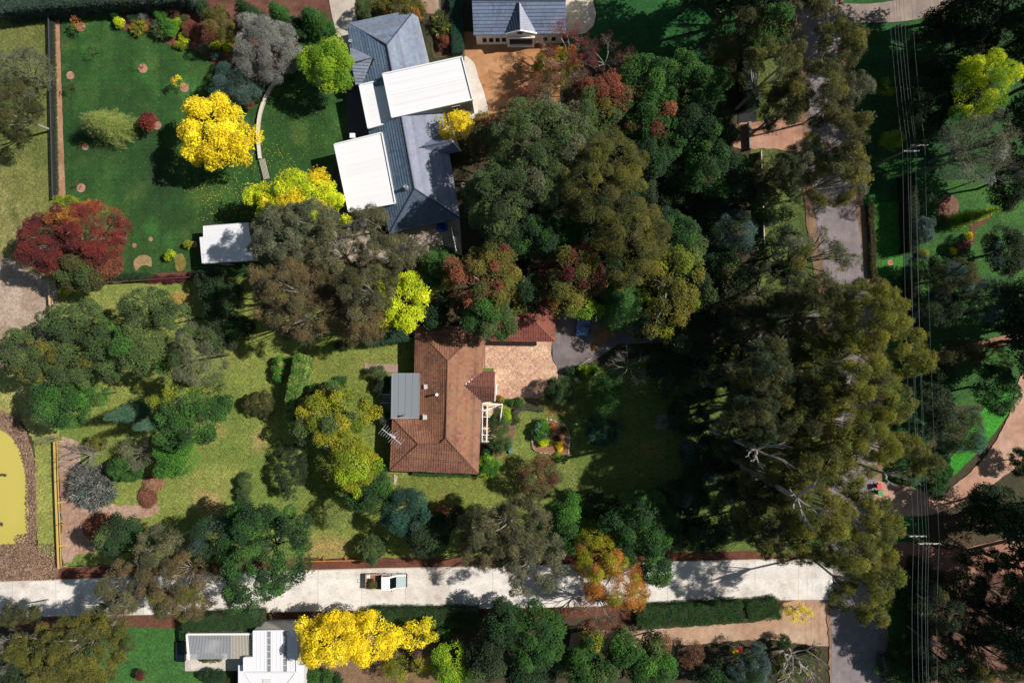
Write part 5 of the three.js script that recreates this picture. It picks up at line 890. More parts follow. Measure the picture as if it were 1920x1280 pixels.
tree(762, 962, 44, 44, 7.5, 'fine', 'teal', 'dark blue-green round tree below the brown house', { also: 'tealgrey', alsoP: .3 });
tree(632, 963, 28, 28, 4.5, 'fine', 'pale', 'pale sage green bush below the yellow-green trees', { spray: 'needle', s: .4, cat: 'shrub' });
tree(696, 1032, 20, 27, 3.6, 'dec', 'mgreen', 'single green shrub tree above the truck', { cat: 'shrub' });
tree(800, 1005, 46, 40, 7, 'dec', 'shade', 'shaded dark tree right of the blue-green round one', { also: 'dgreen', alsoP: .4 });
tree(838, 975, 28, 26, 6, 'dec', 'olived', 'olive tree between dark tree and the driveway gum', { also: 'rust', alsoP: .15 });
hedge([[629, 716], [647, 716]], 20, .95, 'green', 'clipped green cube shrub on the lawn left of the house', { s: .17, wob: .02, round: .02, core: '#3a3526' });
tree(710, 700, 16, 12, 2.4, 'fine', 'mgreen', 'weeping green shrub beside the pink slab path', { cat: 'shrub' });
tree(723, 778, 11, 22, 2, 'fine', 'dgreen', 'dark shrub with white flowers at the left house wall', { cat: 'shrub', also: 'silver', alsoP: .2 });
tree(716, 722, 13, 16, 1.8, 'dec', 'shade', 'shaded shrub between slab path and back landing', { cat: 'shrub' });
tree(935, 815, 19, 36, 3.2, 'fine', 'mgreen', 'large grey-green shrub with white flowers against the pergola', { cat: 'shrub', also: 'green', alsoP: .3 });
tree(948, 778, 10, 17, 1.8, 'dec', 'limeg', 'yellow-green shrub at the right corner of the pergola', { cat: 'shrub' });
tree(952, 833, 9, 10, 1.2, 'fine', 'bluegreen', 'small blue-grey shrub right of the pergola shrub', { cat: 'shrub' });
tree(914, 874, 22, 21, 2.6, 'dec', 'bgreen', 'round bright green bush at the lower right corner of the brown house', { cat: 'shrub', also: 'limeg', alsoP: .3, wob: .05 });
tree(915, 846, 10, 12, 1.6, 'dec', 'dgreen', 'dark shrub against the house above the bright round bush', { cat: 'shrub' });
tree(936, 748, 9, 6, 1.1, 'dec', 'lyel', 'olive flowering shrub at the porch corner', { cat: 'shrub', also: 'rust', alsoP: .3 });
tree(965, 753, 18, 5, 1, 'dec', 'green', 'low green shrub strip at the lower edge of the brick court', { cat: 'shrub' });
tree(964, 785, 6, 12, .8, 'palm', 'mgreen', 'strappy green edging plants beside the curved bed', { cat: 'shrub', s: .6 });
hedge([[966, 776], [972, 768], [984, 763], [1000, 763], [1020, 767]], 10, .8, 'greyg', 'low curved grey-green hedge below the brick court', { s: .17, wob: .03 });
hedge([[775, 886], [830, 888], [880, 890]], 8, .9, 'green', 'low green planting along the lower wall of the brown house', { s: .22, wob: .4, also: 'bgreen' });
tree(1050, 731, 28, 28, 4.4, 'fine', 'dgreen', 'clipped dark green dome beside the brick court', { cat: 'shrub', wob: .04, rough: .4, also: 'mgreen', s: .34 });
tree(1140, 738, 29, 42, 6.5, 'fine', 'green', 'dense bright green clipped tree right of the dark dome', { wob: .06, rough: .5, cat: 'tree', s: .36 });
bare(1182, 690, 48, 46, 6.5, 'bare dark grey tree at the right of the asphalt driveway', { bark: 'grey' });
tree(1098, 694, 18, 10, 1.4, 'dec', 'limeg', 'low yellow-green shrubs along the driveway kerb', { cat: 'shrub', also: 'green', alsoP: .4 });
tree(1070, 694, 9, 7, 1.3, 'dec', 'dgreen', 'dark green shrub at the corner of the asphalt driveway', { cat: 'shrub' });
tree(1130, 806, 36, 28, 4, 'fine', 'teal', 'dark feathery green bush on the lawn below the bright clipped tree', { cat: 'shrub', also: 'dgreen', dens: .7 });
tree(1008, 895, 40, 36, 5.5, 'fine', 'ebrown', 'bronze and olive small tree on the lawn right of the house', { also: 'rust', alsoP: .3 });
tree(1014, 808, 14, 21, 1.6, 'dec', 'bgreen', 'large leaved green shrub in the island flower bed', { cat: 'shrub', also: 'bluegreen', alsoP: .25 });
for (const [x, y, rx, ry, h, p, l] of [[1019, 828, 11, 8, .9, 'lime', 'yellow flowering clump at the left of the island bed'], [1047, 822, 6, 5, .7, 'dgreen', 'small dark green tuft in the middle of the island bed'], [1056, 806, 4.5, 4, .6, 'green', 'tiny green tuft at the upper right of the island bed'], [1050, 836, 6, 9, .7, 'yel', 'yellow flowering clump at the right of the island bed'], [1048, 857, 9, 8, .8, 'limeg', 'lime green clump at the lower end of the island bed'], [1037, 801, 4, 7, .7, 'orange', 'orange flowering clump at the top of the island bed'], [1033, 828, 5, 4, .7, 'bgreen', 'small bright green tuft near the yellow clump of the island bed'], [1062, 863, 5, 5, .6, 'pale', 'pale grassy tuft at the lower right of the island bed']]) tree(x, y, rx, ry, h, 'fine', p, l, { cat: 'shrub', s: .3 });
bare(1241, 790, 16, 15, 3.4, 'small pale bare shrub in the dark lawn at centre right', { bark: 'white', lev: 3, leaves: 'silver', leafP: .4, s: .25, cat: 'shrub' });
// centre and top
tree(1012, 268, 105, 91, 16, 'fine', 'mgreen', 'huge domed green-olive tree in the centre of the top half', { pad: .16, rough: 1.1, also: 'greyg', alsoP: .3, s: .44 });
tree(1128, 322, 84, 82, 16.5, 'fine', 'egold2', 'golden olive tree right of the huge domed one', { pad: .17, rough: 1.2, also: 'olived', alsoP: .4, side: [-.3, .5, 'orange', .85] });
tree(1192, 445, 64, 82, 16, 'fine', 'olive', 'tall olive tree below right of the golden olive one', { pad: .18, rough: 1.3, also: 'olived', alsoP: .45, dens: .85 });
tree(935, 368, 59, 75, 15.5, 'dec', 'shade', 'shaded green tree right of the dark slate roof', { also: 'mgreen', alsoP: .4, pad: .2 });
tree(905, 262, 25, 30, 11, 'dec', 'olived', 'olive-red tree beside the small dormer of the slate roof', { also: 'rust', alsoP: .3 });
tree(930, 236, 41, 27, 7, 'dec', 'rust', 'orange-red leaved tree below the orange gravel', { also: 'olive', alsoP: .4 });
tree(856, 228, 36, 26, 7.5, 'dec', 'yel', 'golden yellow tree over the right end of the white roof', { dens: .7, fill: .8, pad: .24 });
bare(1062, 100, 64, 56, 9, 'pale bare branched tree with last red leaves beside the cottage', { bark: 'white', n0: 8, leaves: 'red', leafP: .16, s: .3, per: 2 });
tree(1045, 120, 40, 36, 6, 'dec', 'lyel', 'yellow-green bush under the pale bare branches', { dens: .5, also: 'orange', alsoP: .4, cat: 'shrub' });
bare(1140, 105, 50, 44, 9, 'bare grey tree right of the pale bare one', { bark: 'grey', n0: 7, leaves: 'maroon', leafP: .12, s: .3 });
tree(1030, 165, 55, 36, 8, 'fine', 'ebrown', 'thin bronze tree beside the lower right of the orange gravel', { dens: .6, fill: .6, also: 'rust', alsoP: .3, bark: 'grey' });
tree(1130, 192, 64, 57, 11, 'dec', 'mgreen', 'green tree with red top right of the bronze thin tree', { side: [-.2, -.9, 'rust', .15], also: 'olive', alsoP: .35, pad: .22, rough: 1.3 });
tree(1215, 148, 64, 52, 11, 'dec', 'green', 'leafy bright green tree left of the shaded lawn at top', { also: 'limeg', alsoP: .12, rough: 1.4, dens: .7 });
tree(1300, 150, 64, 50, 11.5, 'dec', 'green', 'leafy bright green tree at the right end of the top row', { also: 'bgreen', alsoP: .25, rough: 1.4, dens: .7 });
tree(1235, 220, 64, 55, 10.5, 'dec', 'green', 'green tree below the leafy bright pair', { also: 'rust', alsoP: .14, pad: .2, dens: .9 });
tree(1318, 232, 66, 64, 10.5, 'dec', 'dgreen', 'dark green tree left of the pink entrance drive', { also: 'green', alsoP: .25 });
tree(1225, 285, 52, 41, 9.5, 'dec', 'dgreen', 'shaded green tree right of the golden olive one', { also: 'green', alsoP: .3 });
tree(1340, 310, 64, 52, 10, 'dec', 'green', 'green tree below the pink entrance drive', { also: 'dgreen', alsoP: .5 });
tree(1270, 340, 52, 43, 6, 'dec', 'shade', 'deep shade tree right of the golden olive crown', { also: 'dgreen', alsoP: .3 });
tree(1262, 430, 46, 43, 9, 'dec', 'dgreen', 'dark green tree right of the tall olive one', { also: 'green', alsoP: .4 });
tree(1345, 388, 48, 41, 5, 'dec', 'shade', 'shaded tree left of the black driveway lower end', { also: 'tealgrey', alsoP: .2 });
tree(1388, 432, 39, 41, 9, 'fine', 'tealgrey', 'grey-green tree beside the left verge of the road', { also: 'dgreen', alsoP: .3 });
tree(1338, 462, 34, 27, 5, 'dec', 'shade', 'low dark bush near the terracotta urn in the woods', { cat: 'shrub' });
tree(1015, 440, 82, 43, 9.5, 'dec', 'dgreen', 'dark green tree below the huge domed tree', { also: 'green', alsoP: .25 });
tree(1085, 505, 55, 55, 11.5, 'dec', 'maroon', 'dark red autumn tree above the garage', { also: 'olive', alsoP: .55, pad: .22, rough: 1.3, dens: .85, bark: 'grey' });
tree(1062, 556, 40, 34, 11.5, 'dec', 'olive', 'olive-yellow tree below the dark red one', { also: 'orange', alsoP: .2, dens: .6 });
tree(905, 520, 66, 62, 12.5, 'dec', 'olive', 'bronze and green tree with pale limbs above the brown house', { also: 'rust', alsoP: .25, pad: .2, bark: 'white', dens: .8, rough: 1.3 });
tree(915, 590, 48, 48, 11, 'dec', 'green', 'green lower crown touching the brown roof ridge', { also: 'mgreen', alsoP: .4, pad: .22, bark: 'white', dens: .8 });
tree(1176, 562, 46, 62, 9.5, 'con', 'feather', 'feathery green tree above the asphalt driveway', { pow: .45, sweep: .4, nb: 18, gap: .6, spray: 'needle', s: .52, dens: 1.3 });
tree(1266, 530, 66, 78, 12.5, 'dec', 'lyel', 'olive-yellow thin tree with visible branches right of the feathery one', { also: 'olive', alsoP: .6, dens: .62, fill: .7, pad: .2, bark: 'grey', rough: 1.3 });
tree(1100, 582, 34, 21, 6.5, 'dec', 'limeg', 'yellow-green leaves over the dark blue car', { dens: .5, fill: .6 });
tree(1148, 500, 25, 41, 8, 'dec', 'dgreen', 'narrow dark tree between red and feathery green trees', {});
tree(1340, 600, 50, 27, 5, 'dec', 'shade', 'shaded understory tree above the right part of the driveway', { also: 'mgreen', alsoP: .25 });
tree(1355, 500, 39, 34, 8, 'dec', 'dgreen', 'dark tree with bright tips left of the road verge', { also: 'limeg', alsoP: .2 });
tree(955, 480, 46, 34, 5, 'dec', 'shade', 'shaded tree between slate house and bronze tree', {});
tree(750, 12, 48, 18, 4.5, 'dec', 'olive', 'olive and orange bush at the top edge behind the slate roof', { cat: 'shrub', also: 'orange', alsoP: .15 });
tree(682, 14, 20, 18, 4, 'fine', 'mgreen', 'grey-green bush beside the concrete path at top', { cat: 'shrub' });
tree(828, 44, 11, 20, 2.4, 'palm', 'mgreen', 'strap leaved palm like plant in the shady bed by the cottage', { cat: 'shrub', name: 'cordyline_plant', s: 1.1, fill: .5, also: 'lyel' });
tree(834, 76, 9, 13, 1.8, 'fine', 'rust', 'reddish shrub in the shady bed by the cottage', { cat: 'shrub', also: 'maroon' });
hedge([[797, 26], [804, 70], [812, 112], [836, 111], [868, 105]], 11, .9, 'greyg', 'low pale clipped hedge bent round the shady bed', { s: .15, wob: .02, round: .03 });
hedge([[854, -20], [856, 40], [859, 98]], 20, 1.8, 'teal', 'dark clipped hedge between shady bed and the cottage gravel', { s: .24, wob: .03 });
// clipped hedges flanking the black driveway
hedge([[1400, 50], [1404, 100], [1408, 150], [1414, 196]], 22, 2.8, 'tealgrey', 'grey-green hedge along the right of the black driveway', { wob: .15 });
tree(1370, 92, 28, 52, 9, 'con', 'mgreen', 'feathery bronze-green conifer left of the black driveway', { also: 'ebrown', alsoP: .3, spray: 'needle', pow: .5, sweep: .4, s: .5 });
// road eucalypts
tree(1450, 26, 52, 47, 15.6, 'dec', 'green', 'green tree at the top edge left of the road', { also: 'olived', alsoP: .3 });
tree(1395, 30, 40, 42, 14.4, 'fine', 'olived', 'olive tree at the top edge left of the black driveway', { dens: .7 });
tree(1536, 12, 47, 26, 16.8, 'euc', 'olived', 'dark gum overhanging the road at the very top', { dens: .7 });
tree(1462, 120, 59, 57, 18.0, 'euc', 'olived', 'olive gum left of the road in the upper part', { also: 'egold2', alsoP: .3 });
tree(1592, 72, 42, 45, 18.0, 'euc', 'egold2', 'gold-olive gum overhanging the road beside the pale side drive', { also: 'olived', alsoP: .3 });
tree(1540, 155, 66, 59, 19.2, 'euc', 'olived', 'large open gum spanning the road in the upper right', { also: 'egold2', alsoP: .3, dens: .8 });
tree(1602, 160, 40, 35, 16.8, 'euc', 'olived', 'gum with silvery twigs right of the spanning gum', { also: 'greyg', alsoP: .4, dens: .7 });
tree(1480, 190, 50, 42, 16.8, 'euc', 'olived', 'olive gum above the pink entrance drive', { also: 'egold2', alsoP: .2, dens: .8 });
tree(1590, 250, 52, 54, 18.6, 'euc', 'olive', 'rounded olive gum over the road left of the power pole', { also: 'olived', alsoP: .35 });
tree(1585, 325, 59, 52, 18.0, 'euc', 'olive', 'lower rounded olive gum over the road above the bare stretch', { also: 'greyg', alsoP: .3 });
tree(1520, 300, 45, 40, 15.6, 'euc', 'greyg', 'grey-green gum left of the rounded pair over the road', { dens: .8 });
tree(1455, 315, 40, 35, 14.4, 'euc', 'olived', 'dark gum with black limbs beside the pink entrance drive', { dens: .6, bark: 'dark' });
tree(1452, 365, 47, 50, 9, 'dec', 'mgreen', 'green tree on the left verge below the pink drive', { also: 'olived', alsoP: .4, dens: .7 });
tree(1443, 412, 14, 14, 1.8, 'fine', 'dgreen', 'small round dark shrub on the left road verge', { cat: 'shrub', wob: .03 });
tree(1530, 480, 87, 47, 16.8, 'euc', 'greyg', 'thin gum with dark limbs reaching over the sunlit road', { dens: .42, fill: .75, bark: 'dark', limbs: 20, also: 'olive', alsoP: .3 });
tree(1478, 470, 47, 47, 10, 'dec', 'mgreen', 'green tree left of the sunlit stretch of road', { also: 'shade', alsoP: .4, dens: .8 });
tree(1435, 545, 71, 57, 8, 'euc', 'shade', 'dark shaded gum left of the giant gold-olive crown', { also: 'olived', alsoP: .3, dens: .8 });
// giant gums
tree(1648, 588, 74, 66, 26.0, 'euc', 'egold', 'giant gold-olive gum crown right of the road, topmost', { pad: .15, dens: 1 });
tree(1560, 590, 66, 66, 23.4, 'euc', 'olived', 'dark gum crown left of the topmost giant one', { also: 'egold', alsoP: .2, dens: 1.08 });
tree(1698, 660, 52, 60, 24.7, 'euc', 'egold', 'giant gold-olive gum crown touching the power lines', { pad: .17 });
tree(1615, 690, 75, 68, 26.0, 'euc', 'egold', 'giant gold-olive gum crown in the middle of the gum mass', { pad: .16, also: 'olived', alsoP: .2 });
tree(1668, 752, 58, 50, 24.7, 'euc', 'egold', 'giant gum crown below the one touching the power lines', { pad: .17, also: 'egold2' });
tree(1520, 700, 75, 68, 6, 'euc', 'shade', 'shaded dark gum left of the middle giant crown', { also: 'olived', alsoP: .35, dens: 0.94 });
tree(1430, 650, 75, 64, 6, 'euc', 'shade', 'very dark gum at the left side of the gum mass', { also: 'olived', alsoP: .15, dens: 1.01, bark: 'grey' });
tree(1590, 800, 75, 59, 24.7, 'euc', 'egold', 'gold-olive gum crown at the centre of the lower gum mass', { pad: .17, also: 'olive', alsoP: .3, dens: 1.15 });
tree(1492, 790, 57, 59, 22.1, 'euc', 'olived', 'olive gum with white limbs at the left of the lower mass', { also: 'egold2', alsoP: .3, dens: 0.94 });
tree(1652, 835, 48, 44, 23.4, 'euc', 'egold', 'gold-olive gum crown right of centre above the pink drive', { pad: .2 });
tree(1725, 862, 30, 46, 19.5, 'euc', 'egold2', 'slender gold-olive gum under the power lines', { also: 'egold', alsoP: .5, dens: 1.08 });
tree(1520, 880, 64, 52, 23.4, 'euc', 'egold2', 'gum with long white limbs in the lower gum mass', { also: 'olive', alsoP: .4, dens: 0.94, limbs: 24 });
tree(1600, 890, 52, 41, 22.1, 'euc', 'egold', 'gold-olive gum crown just above the two wheelie bins', { dens: .7 });
tree(1420, 880, 71, 68, 6, 'euc', 'shade', 'dark shaded gum right of the dappled lawn', { also: 'olived', alsoP: .35, dens: 0.81, limbs: 22 });
tree(1540, 965, 75, 57, 24.7, 'euc', 'egold2', 'big gum crown above the right end of the driveway', { also: 'egold', alsoP: .4, limbs: 24, dens: 1.15 });
tree(1450, 970, 57, 57, 20.8, 'euc', 'olived', 'olive gum above the driveway right of centre', { also: 'egold2', alsoP: .3, dens: 0.94 });
tree(1650, 985, 54, 52, 23.4, 'euc', 'egold', 'gold-olive gum crown right of the road below the bins', { pad: .18, also: 'egold2' });
tree(1585, 1030, 64, 48, 24.7, 'euc', 'egold2', 'olive gum crown over the driveway mouth', { pad: .19, also: 'egold', alsoP: .3 });
tree(1645, 1062, 46, 50, 22.1, 'euc', 'egold2', 'olive gum crown beside the shaded road at lower right', { also: 'egold', alsoP: .4 });
tree(1632, 1125, 52, 46, 19.5, 'euc', 'egold', 'lowest gold-olive gum crown over the shaded road', { also: 'egold2', alsoP: .3 });
tree(1490, 1040, 48, 25, 18.2, 'euc', 'egold2', 'gum branch crown drooping over the driveway edge', { dens: .7 });
tree(1452, 735, 64, 59, 20, 'euc', 'olived', 'olive gum crown left of the shaded stretch of road, upper one', { also: 'egold2', alsoP: .25 });
tree(1550, 745, 57, 52, 23, 'euc', 'egold2', 'gold-olive gum crown between the dark gum and the middle giant crown', { also: 'olived', alsoP: .4 });
tree(1405, 810, 57, 57, 15, 'euc', 'shade', 'dark gum crown beside the dappled lawn', { also: 'olived', alsoP: .35, dens: 1.15 });
tree(1552, 850, 59, 52, 22, 'euc', 'egold2', 'gold-olive gum crown above the long white limbs', { also: 'olive', alsoP: .3 });
tree(1462, 905, 55, 50, 19, 'euc', 'olived', 'olive gum crown right of the dark shaded gum', { also: 'egold2', alsoP: .35 });
tree(1395, 950, 52, 48, 12, 'euc', 'shade', 'dark gum above the right part of the concrete driveway', { also: 'olived', alsoP: .3 });
tree(1530, 645, 50, 46, 20, 'euc', 'olived', 'dark olive crown over the road below the thin limbed gum', { also: 'egold', alsoP: .2 });
tree(1440, 690, 56, 54, 24, 'euc', 'olived', 'tall dark olive gum crown left of the upper olive one', { also: 'shade', alsoP: .4 });
tree(1425, 790, 54, 52, 23, 'euc', 'olived', 'tall dark olive gum crown at the left flank of the gum mass', { also: 'shade', alsoP: .45 });
tree(1445, 1000, 50, 40, 20, 'euc', 'olived', 'tall olive gum crown at the lower left flank above the driveway', { also: 'egold2', alsoP: .3 });
tree(1215, 612, 44, 20, 7, 'dec', 'shade', 'dark bush spreading over the middle of the asphalt driveway', { also: 'mgreen', alsoP: .3 });
tree(1405, 606, 48, 34, 14, 'euc', 'olived', 'dark gum crown hiding the asphalt driveway near the road', { also: 'shade', alsoP: .4 });
tree(1480, 580, 50, 40, 16, 'euc', 'olived', 'olive gum crown over the join of driveway and road', { also: 'greyg', alsoP: .25 });
tree(1300, 640, 46, 30, 9, 'dec', 'shade', 'black shaded tree below the middle of the asphalt driveway', { also: 'dgreen', alsoP: .2 });
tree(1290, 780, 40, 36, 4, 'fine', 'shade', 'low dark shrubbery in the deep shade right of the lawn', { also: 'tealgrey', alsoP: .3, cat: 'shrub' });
// dark understorey in the upper woodland
tree(1130, 420, 54, 44, 7, 'dec', 'shade', 'dark understorey tree between golden olive and red autumn trees', { also: 'dgreen', alsoP: .4 });
tree(985, 545, 34, 36, 8.5, 'dec', 'dgreen', 'dark green tree directly above the garage roof', { also: 'olive', alsoP: .3 });
tree(1010, 370, 50, 36, 8, 'dec', 'shade', 'dark understorey tree under the huge domed tree', { also: 'mgreen', alsoP: .3 });
tree(1195, 350, 44, 36, 7, 'dec', 'shade', 'dark understorey tree right of the golden olive crown', { also: 'dgreen', alsoP: .3 });
tree(1120, 250, 40, 30, 8, 'dec', 'olive', 'green-bronze tree wedged between huge dome and red topped tree', { also: 'mgreen', alsoP: .5 });
tree(1290, 470, 40, 34, 8, 'dec', 'mgreen', 'green tree above the olive-yellow thin tree', { also: 'dgreen', alsoP: .5 });
tree(1320, 545, 40, 40, 9, 'dec', 'shade', 'dark tree right of the olive-yellow thin tree', { also: 'mgreen', alsoP: .3 });
tree(1395, 330, 36, 44, 10, 'dec', 'dgreen', 'dark green tree beside the lower end of the black driveway', { also: 'shade', alsoP: .4 });
tree(1380, 520, 40, 40, 11, 'dec', 'shade', 'dark tree between woodland and the left road verge', { also: 'olived', alsoP: .4 });
tree(1170, 405, 30, 26, 6, 'dec', 'mgreen', 'small green tree half under the tall olive one', { also: 'dgreen' });
bare(1424, 846, 44, 24, 25, 'dead white limbed gum at the left of the gum mass', { bark: 'white', fy: .2, n0: 4, lev: 2, tr: .22 });
bare(1496, 932, 30, 42, 28, 'dead white limbed gum leaning out of the lower gum mass', { bark: 'white', fy: .2, n0: 4, lev: 2, tr: .24 });
bare(1655, 885, 30, 16, 26, 'dead white branched gum top beside the pink drive', { bark: 'white', fy: .2, n0: 4, lev: 2, tr: .16 });
// lower centre
tree(955, 1000, 84, 54, 14, 'euc', 'egrey', 'grey-olive gum above the driveway at bottom centre', { limbs: 20, dens: .85 });
tree(1000, 1065, 66, 60, 14.5, 'euc', 'egrey', 'pale twigged gum hanging over the driveway at bottom centre', { dens: .6, fill: .8, limbs: 24, also: 'greyg', alsoP: .3 });
tree(905, 1030, 46, 48, 12, 'euc', 'ebrown', 'bronze-grey gum at left of the driveway gums', { also: 'egrey', dens: .75 });
tree(1062, 985, 30, 54, 9, 'dec', 'green', 'bright green tree between grey gum and orange tree', { also: 'bgreen', alsoP: .4 });
tree(1128, 1050, 54, 48, 12, 'fine', 'lyel', 'yellow-olive upper crown of the autumn tree over the driveway', { also: 'orange', alsoP: .35, pad: .2, dens: .9 });
tree(1160, 1098, 58, 56, 11, 'fine', 'orange', 'orange autumn tree over the driveway at bottom centre', { also: 'lyel', alsoP: .2, bark: 'grey', dens: 1 });
bare(1128, 1138, 66, 48, 10, 'bare pinkish twigged tree at the lower driveway edge under the orange tree', { bark: 'grey', n0: 9, leaves: 'rust', leafP: .3, s: .28 });
tree(1210, 1000, 66, 62, 11.5, 'dec', 'green', 'dark leafy green tree right of the orange autumn tree', { also: 'dgreen', alsoP: .4, pad: .2, rough: 1.3 });
tree(1230, 1070, 38, 34, 9, 'dec', 'dgreen', 'dark green crown over the driveway right of the orange tree', { also: 'green', alsoP: .4 });
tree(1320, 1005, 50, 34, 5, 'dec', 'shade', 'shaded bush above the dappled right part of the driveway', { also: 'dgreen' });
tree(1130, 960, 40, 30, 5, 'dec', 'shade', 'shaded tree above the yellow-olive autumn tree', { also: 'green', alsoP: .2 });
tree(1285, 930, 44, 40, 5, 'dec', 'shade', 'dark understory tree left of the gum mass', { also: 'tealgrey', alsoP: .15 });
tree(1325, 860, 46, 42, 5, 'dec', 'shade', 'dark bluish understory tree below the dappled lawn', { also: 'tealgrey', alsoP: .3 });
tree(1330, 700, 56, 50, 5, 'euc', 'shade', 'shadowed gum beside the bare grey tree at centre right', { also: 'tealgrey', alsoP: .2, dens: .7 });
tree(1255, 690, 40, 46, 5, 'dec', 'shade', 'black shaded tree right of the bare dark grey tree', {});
// right side
tree(1868, 150, 46, 52, 17, 'fine', 'lime', 'lime gold leaved tree lit on its right side at upper right', { also: 'limeg', alsoP: .35, spray: 'small', s: .3 });
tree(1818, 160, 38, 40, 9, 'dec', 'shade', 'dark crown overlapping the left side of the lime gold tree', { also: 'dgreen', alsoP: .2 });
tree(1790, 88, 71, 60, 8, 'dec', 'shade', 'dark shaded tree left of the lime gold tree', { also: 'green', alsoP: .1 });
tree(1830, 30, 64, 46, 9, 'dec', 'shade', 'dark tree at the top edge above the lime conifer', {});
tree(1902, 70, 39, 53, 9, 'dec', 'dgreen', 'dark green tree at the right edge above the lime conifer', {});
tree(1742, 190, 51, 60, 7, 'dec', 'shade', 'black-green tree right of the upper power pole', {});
tree(1674, 262, 18, 18, 4, 'dec', 'limeg', 'bright green bush just left of the upper power pole', { cat: 'shrub' });
tree(1672, 160, 25, 15, 4, 'dec', 'green', 'green bush under the wires at upper right', { cat: 'shrub', also: 'limeg', fill: .7 });
bare(1830, 265, 66, 60, 16, 'large bare grey tree right of the upper power pole', { bark: 'grey', n0: 9, leaves: 'greyg', leafP: .45, s: .36 });
tree(1845, 275, 60, 56, 16, 'fine', 'silver', 'thin grey leaved tree mingled with the large bare one', { also: 'greyg', alsoP: .4, dens: .5, fill: .45, s: .36, bark: 'grey' });
bare(1855, 330, 36, 26, 13, 'smaller bare pale tree below the large bare grey one', { bark: 'white', n0: 6 });
tree(1908, 330, 26, 60, 9, 'dec', 'shade', 'dark tree at the right edge beside the bare trees', {});
tree(1735, 430, 20, 28, 5, 'fine', 'tealgrey', 'round grey-green clipped tree beneath the power lines', { wob: .04, rough: .4, s: .32 });
tree(1735, 368, 17, 18, 3, 'fine', 'dgreen', 'dark green bush above the round grey clipped tree', { cat: 'shrub' });
tree(1862, 396, 26, 17, 9, 'con', 'limeg', 'pointed green conifer leaning outward on the right lawn', { pow: .9, spray: 'small', also: 'dgreen', alsoP: .3 });
tree(1733, 474, 9, 5, .9, 'fine', 'lyel', 'small yellow grassy clump below the round grey tree', { cat: 'shrub', also: 'orange' });
tree(1734, 484, 7, 6, 1.4, 'fine', 'tealgrey', 'blue-grey small shrub next to the yellow grassy clump', { cat: 'shrub' });
tree(1818, 442, 6, 5, .9, 'fine', 'yel', 'yellow flowering plant at the upper end of the curved bed', { cat: 'shrub' }); tree(1788, 470, 5, 5, .9, 'fine', 'yel', 'yellow flowering plant at the lower end of the curved bed', { cat: 'shrub' });
tree(1758, 505, 36, 22, 5, 'dec', 'dgreen', 'shaded green bush below the right lawn', { also: 'green', alsoP: .3 });
tree(1800, 520, 46, 36, 12, 'fine', 'olived', 'dark olive tree below the curved flower bed', { also: 'tealgrey', alsoP: .4 });
tree(1855, 555, 54, 42, 12, 'fine', 'shade', 'dark grey-green tree at right below the lawn', { also: 'tealgrey', alsoP: .5 });
tree(1775, 580, 40, 34, 10, 'fine', 'shade', 'shadowed tree right of the power lines above the narrow pink drive', { also: 'tealgrey', alsoP: .25 });
tree(1895, 470, 34, 50, 6, 'dec', 'shade', 'dark tree at the right edge beside the curved bed', { also: 'tealgrey', alsoP: .2 });
tree(1895, 602, 40, 18, 6, 'dec', 'dgreen', 'dark green bush at the right edge above the narrow drive', { cat: 'shrub' });
tree(1800, 662, 34, 26, 6, 'fine', 'olived', 'olive small tree below the narrow pink drive', { also: 'mgreen', dens: .7 });
bare(1855, 672, 36, 32, 5, 'bare reddish brown tree on the shaded right lawn', { bark: 'brown', n0: 8, leaves: 'rust', leafP: .3, s: .25 });
tree(1882, 732, 38, 46, 8, 'dec', 'green', 'leafy green tree beside the top of the curved pink drive', { also: 'dgreen', alsoP: .45 });
tree(1816, 812, 42, 42, 7.5, 'fine', 'mgreen', 'rounded sage green tree inside the bend of the pink drive', { also: 'bluegreen', alsoP: .35, pad: .22 });
tree(1756, 882, 22, 52, 5, 'dec', 'green', 'upright green shrub mass left of the vivid lawn patch', { also: 'dgreen', alsoP: .4, cat: 'shrub' });
tree(1760, 770, 40, 44, 7, 'dec', 'shade', 'dark bush between the gum crown and sage green tree', {});
tree(1762, 700, 26, 18, 4, 'dec', 'dgreen', 'dark green bush right of the giant gum crown', { cat: 'shrub' });
tree(1915, 868, 18, 26, 4, 'dec', 'shade', 'dark shrub outside the bend of the pink drive', { cat: 'shrub' });
tree(1880, 950, 56, 36, 7, 'dec', 'shade', 'dark bush between the two pink drives at right', { also: 'dgreen', alsoP: .3 });
tree(1850, 985, 36, 16, 5, 'dec', 'dgreen', 'green bush at the upper side of the lower pink drive', { also: 'green', cat: 'shrub' });
tree(1800, 1105, 57, 30, 8, 'dec', 'shade', 'dark bush just below the lower pink drive', { also: 'dgreen', alsoP: .3, dens: .7 });
tree(1890, 1120, 51, 46, 9, 'euc', 'shade', 'dark olive tree at the right edge in the lower woodland', { also: 'olived', alsoP: .3, dens: .7 });
tree(1830, 1180, 64, 41, 9, 'euc', 'shade', 'dark thin tree in the middle of the lower right woodland', { dens: .5 });
tree(1885, 1240, 64, 51, 12, 'euc', 'olived', 'olive rounded gum in the lower right corner', { also: 'olive', alsoP: .3 });
tree(1800, 1262, 51, 34, 8, 'dec', 'shade', 'dark bush at the bottom edge left of the corner gum', { dens: .7 });
tree(1690, 1250, 39, 46, 3, 'dec', 'shade', 'low leafy undergrowth on the shaded verge at the bottom', { cat: 'shrub', also: 'green', alsoP: .3, dens: .6 });
tree(1700, 1110, 25, 39, 3, 'dec', 'dgreen', 'low green undergrowth left of the tall dark hedge', { cat: 'shrub', dens: .6 });
bare(1846, 1212, 74, 60, 12, 'large bare dark limbed tree in the lower right woodland', { bark: 'grey', n0: 7 });
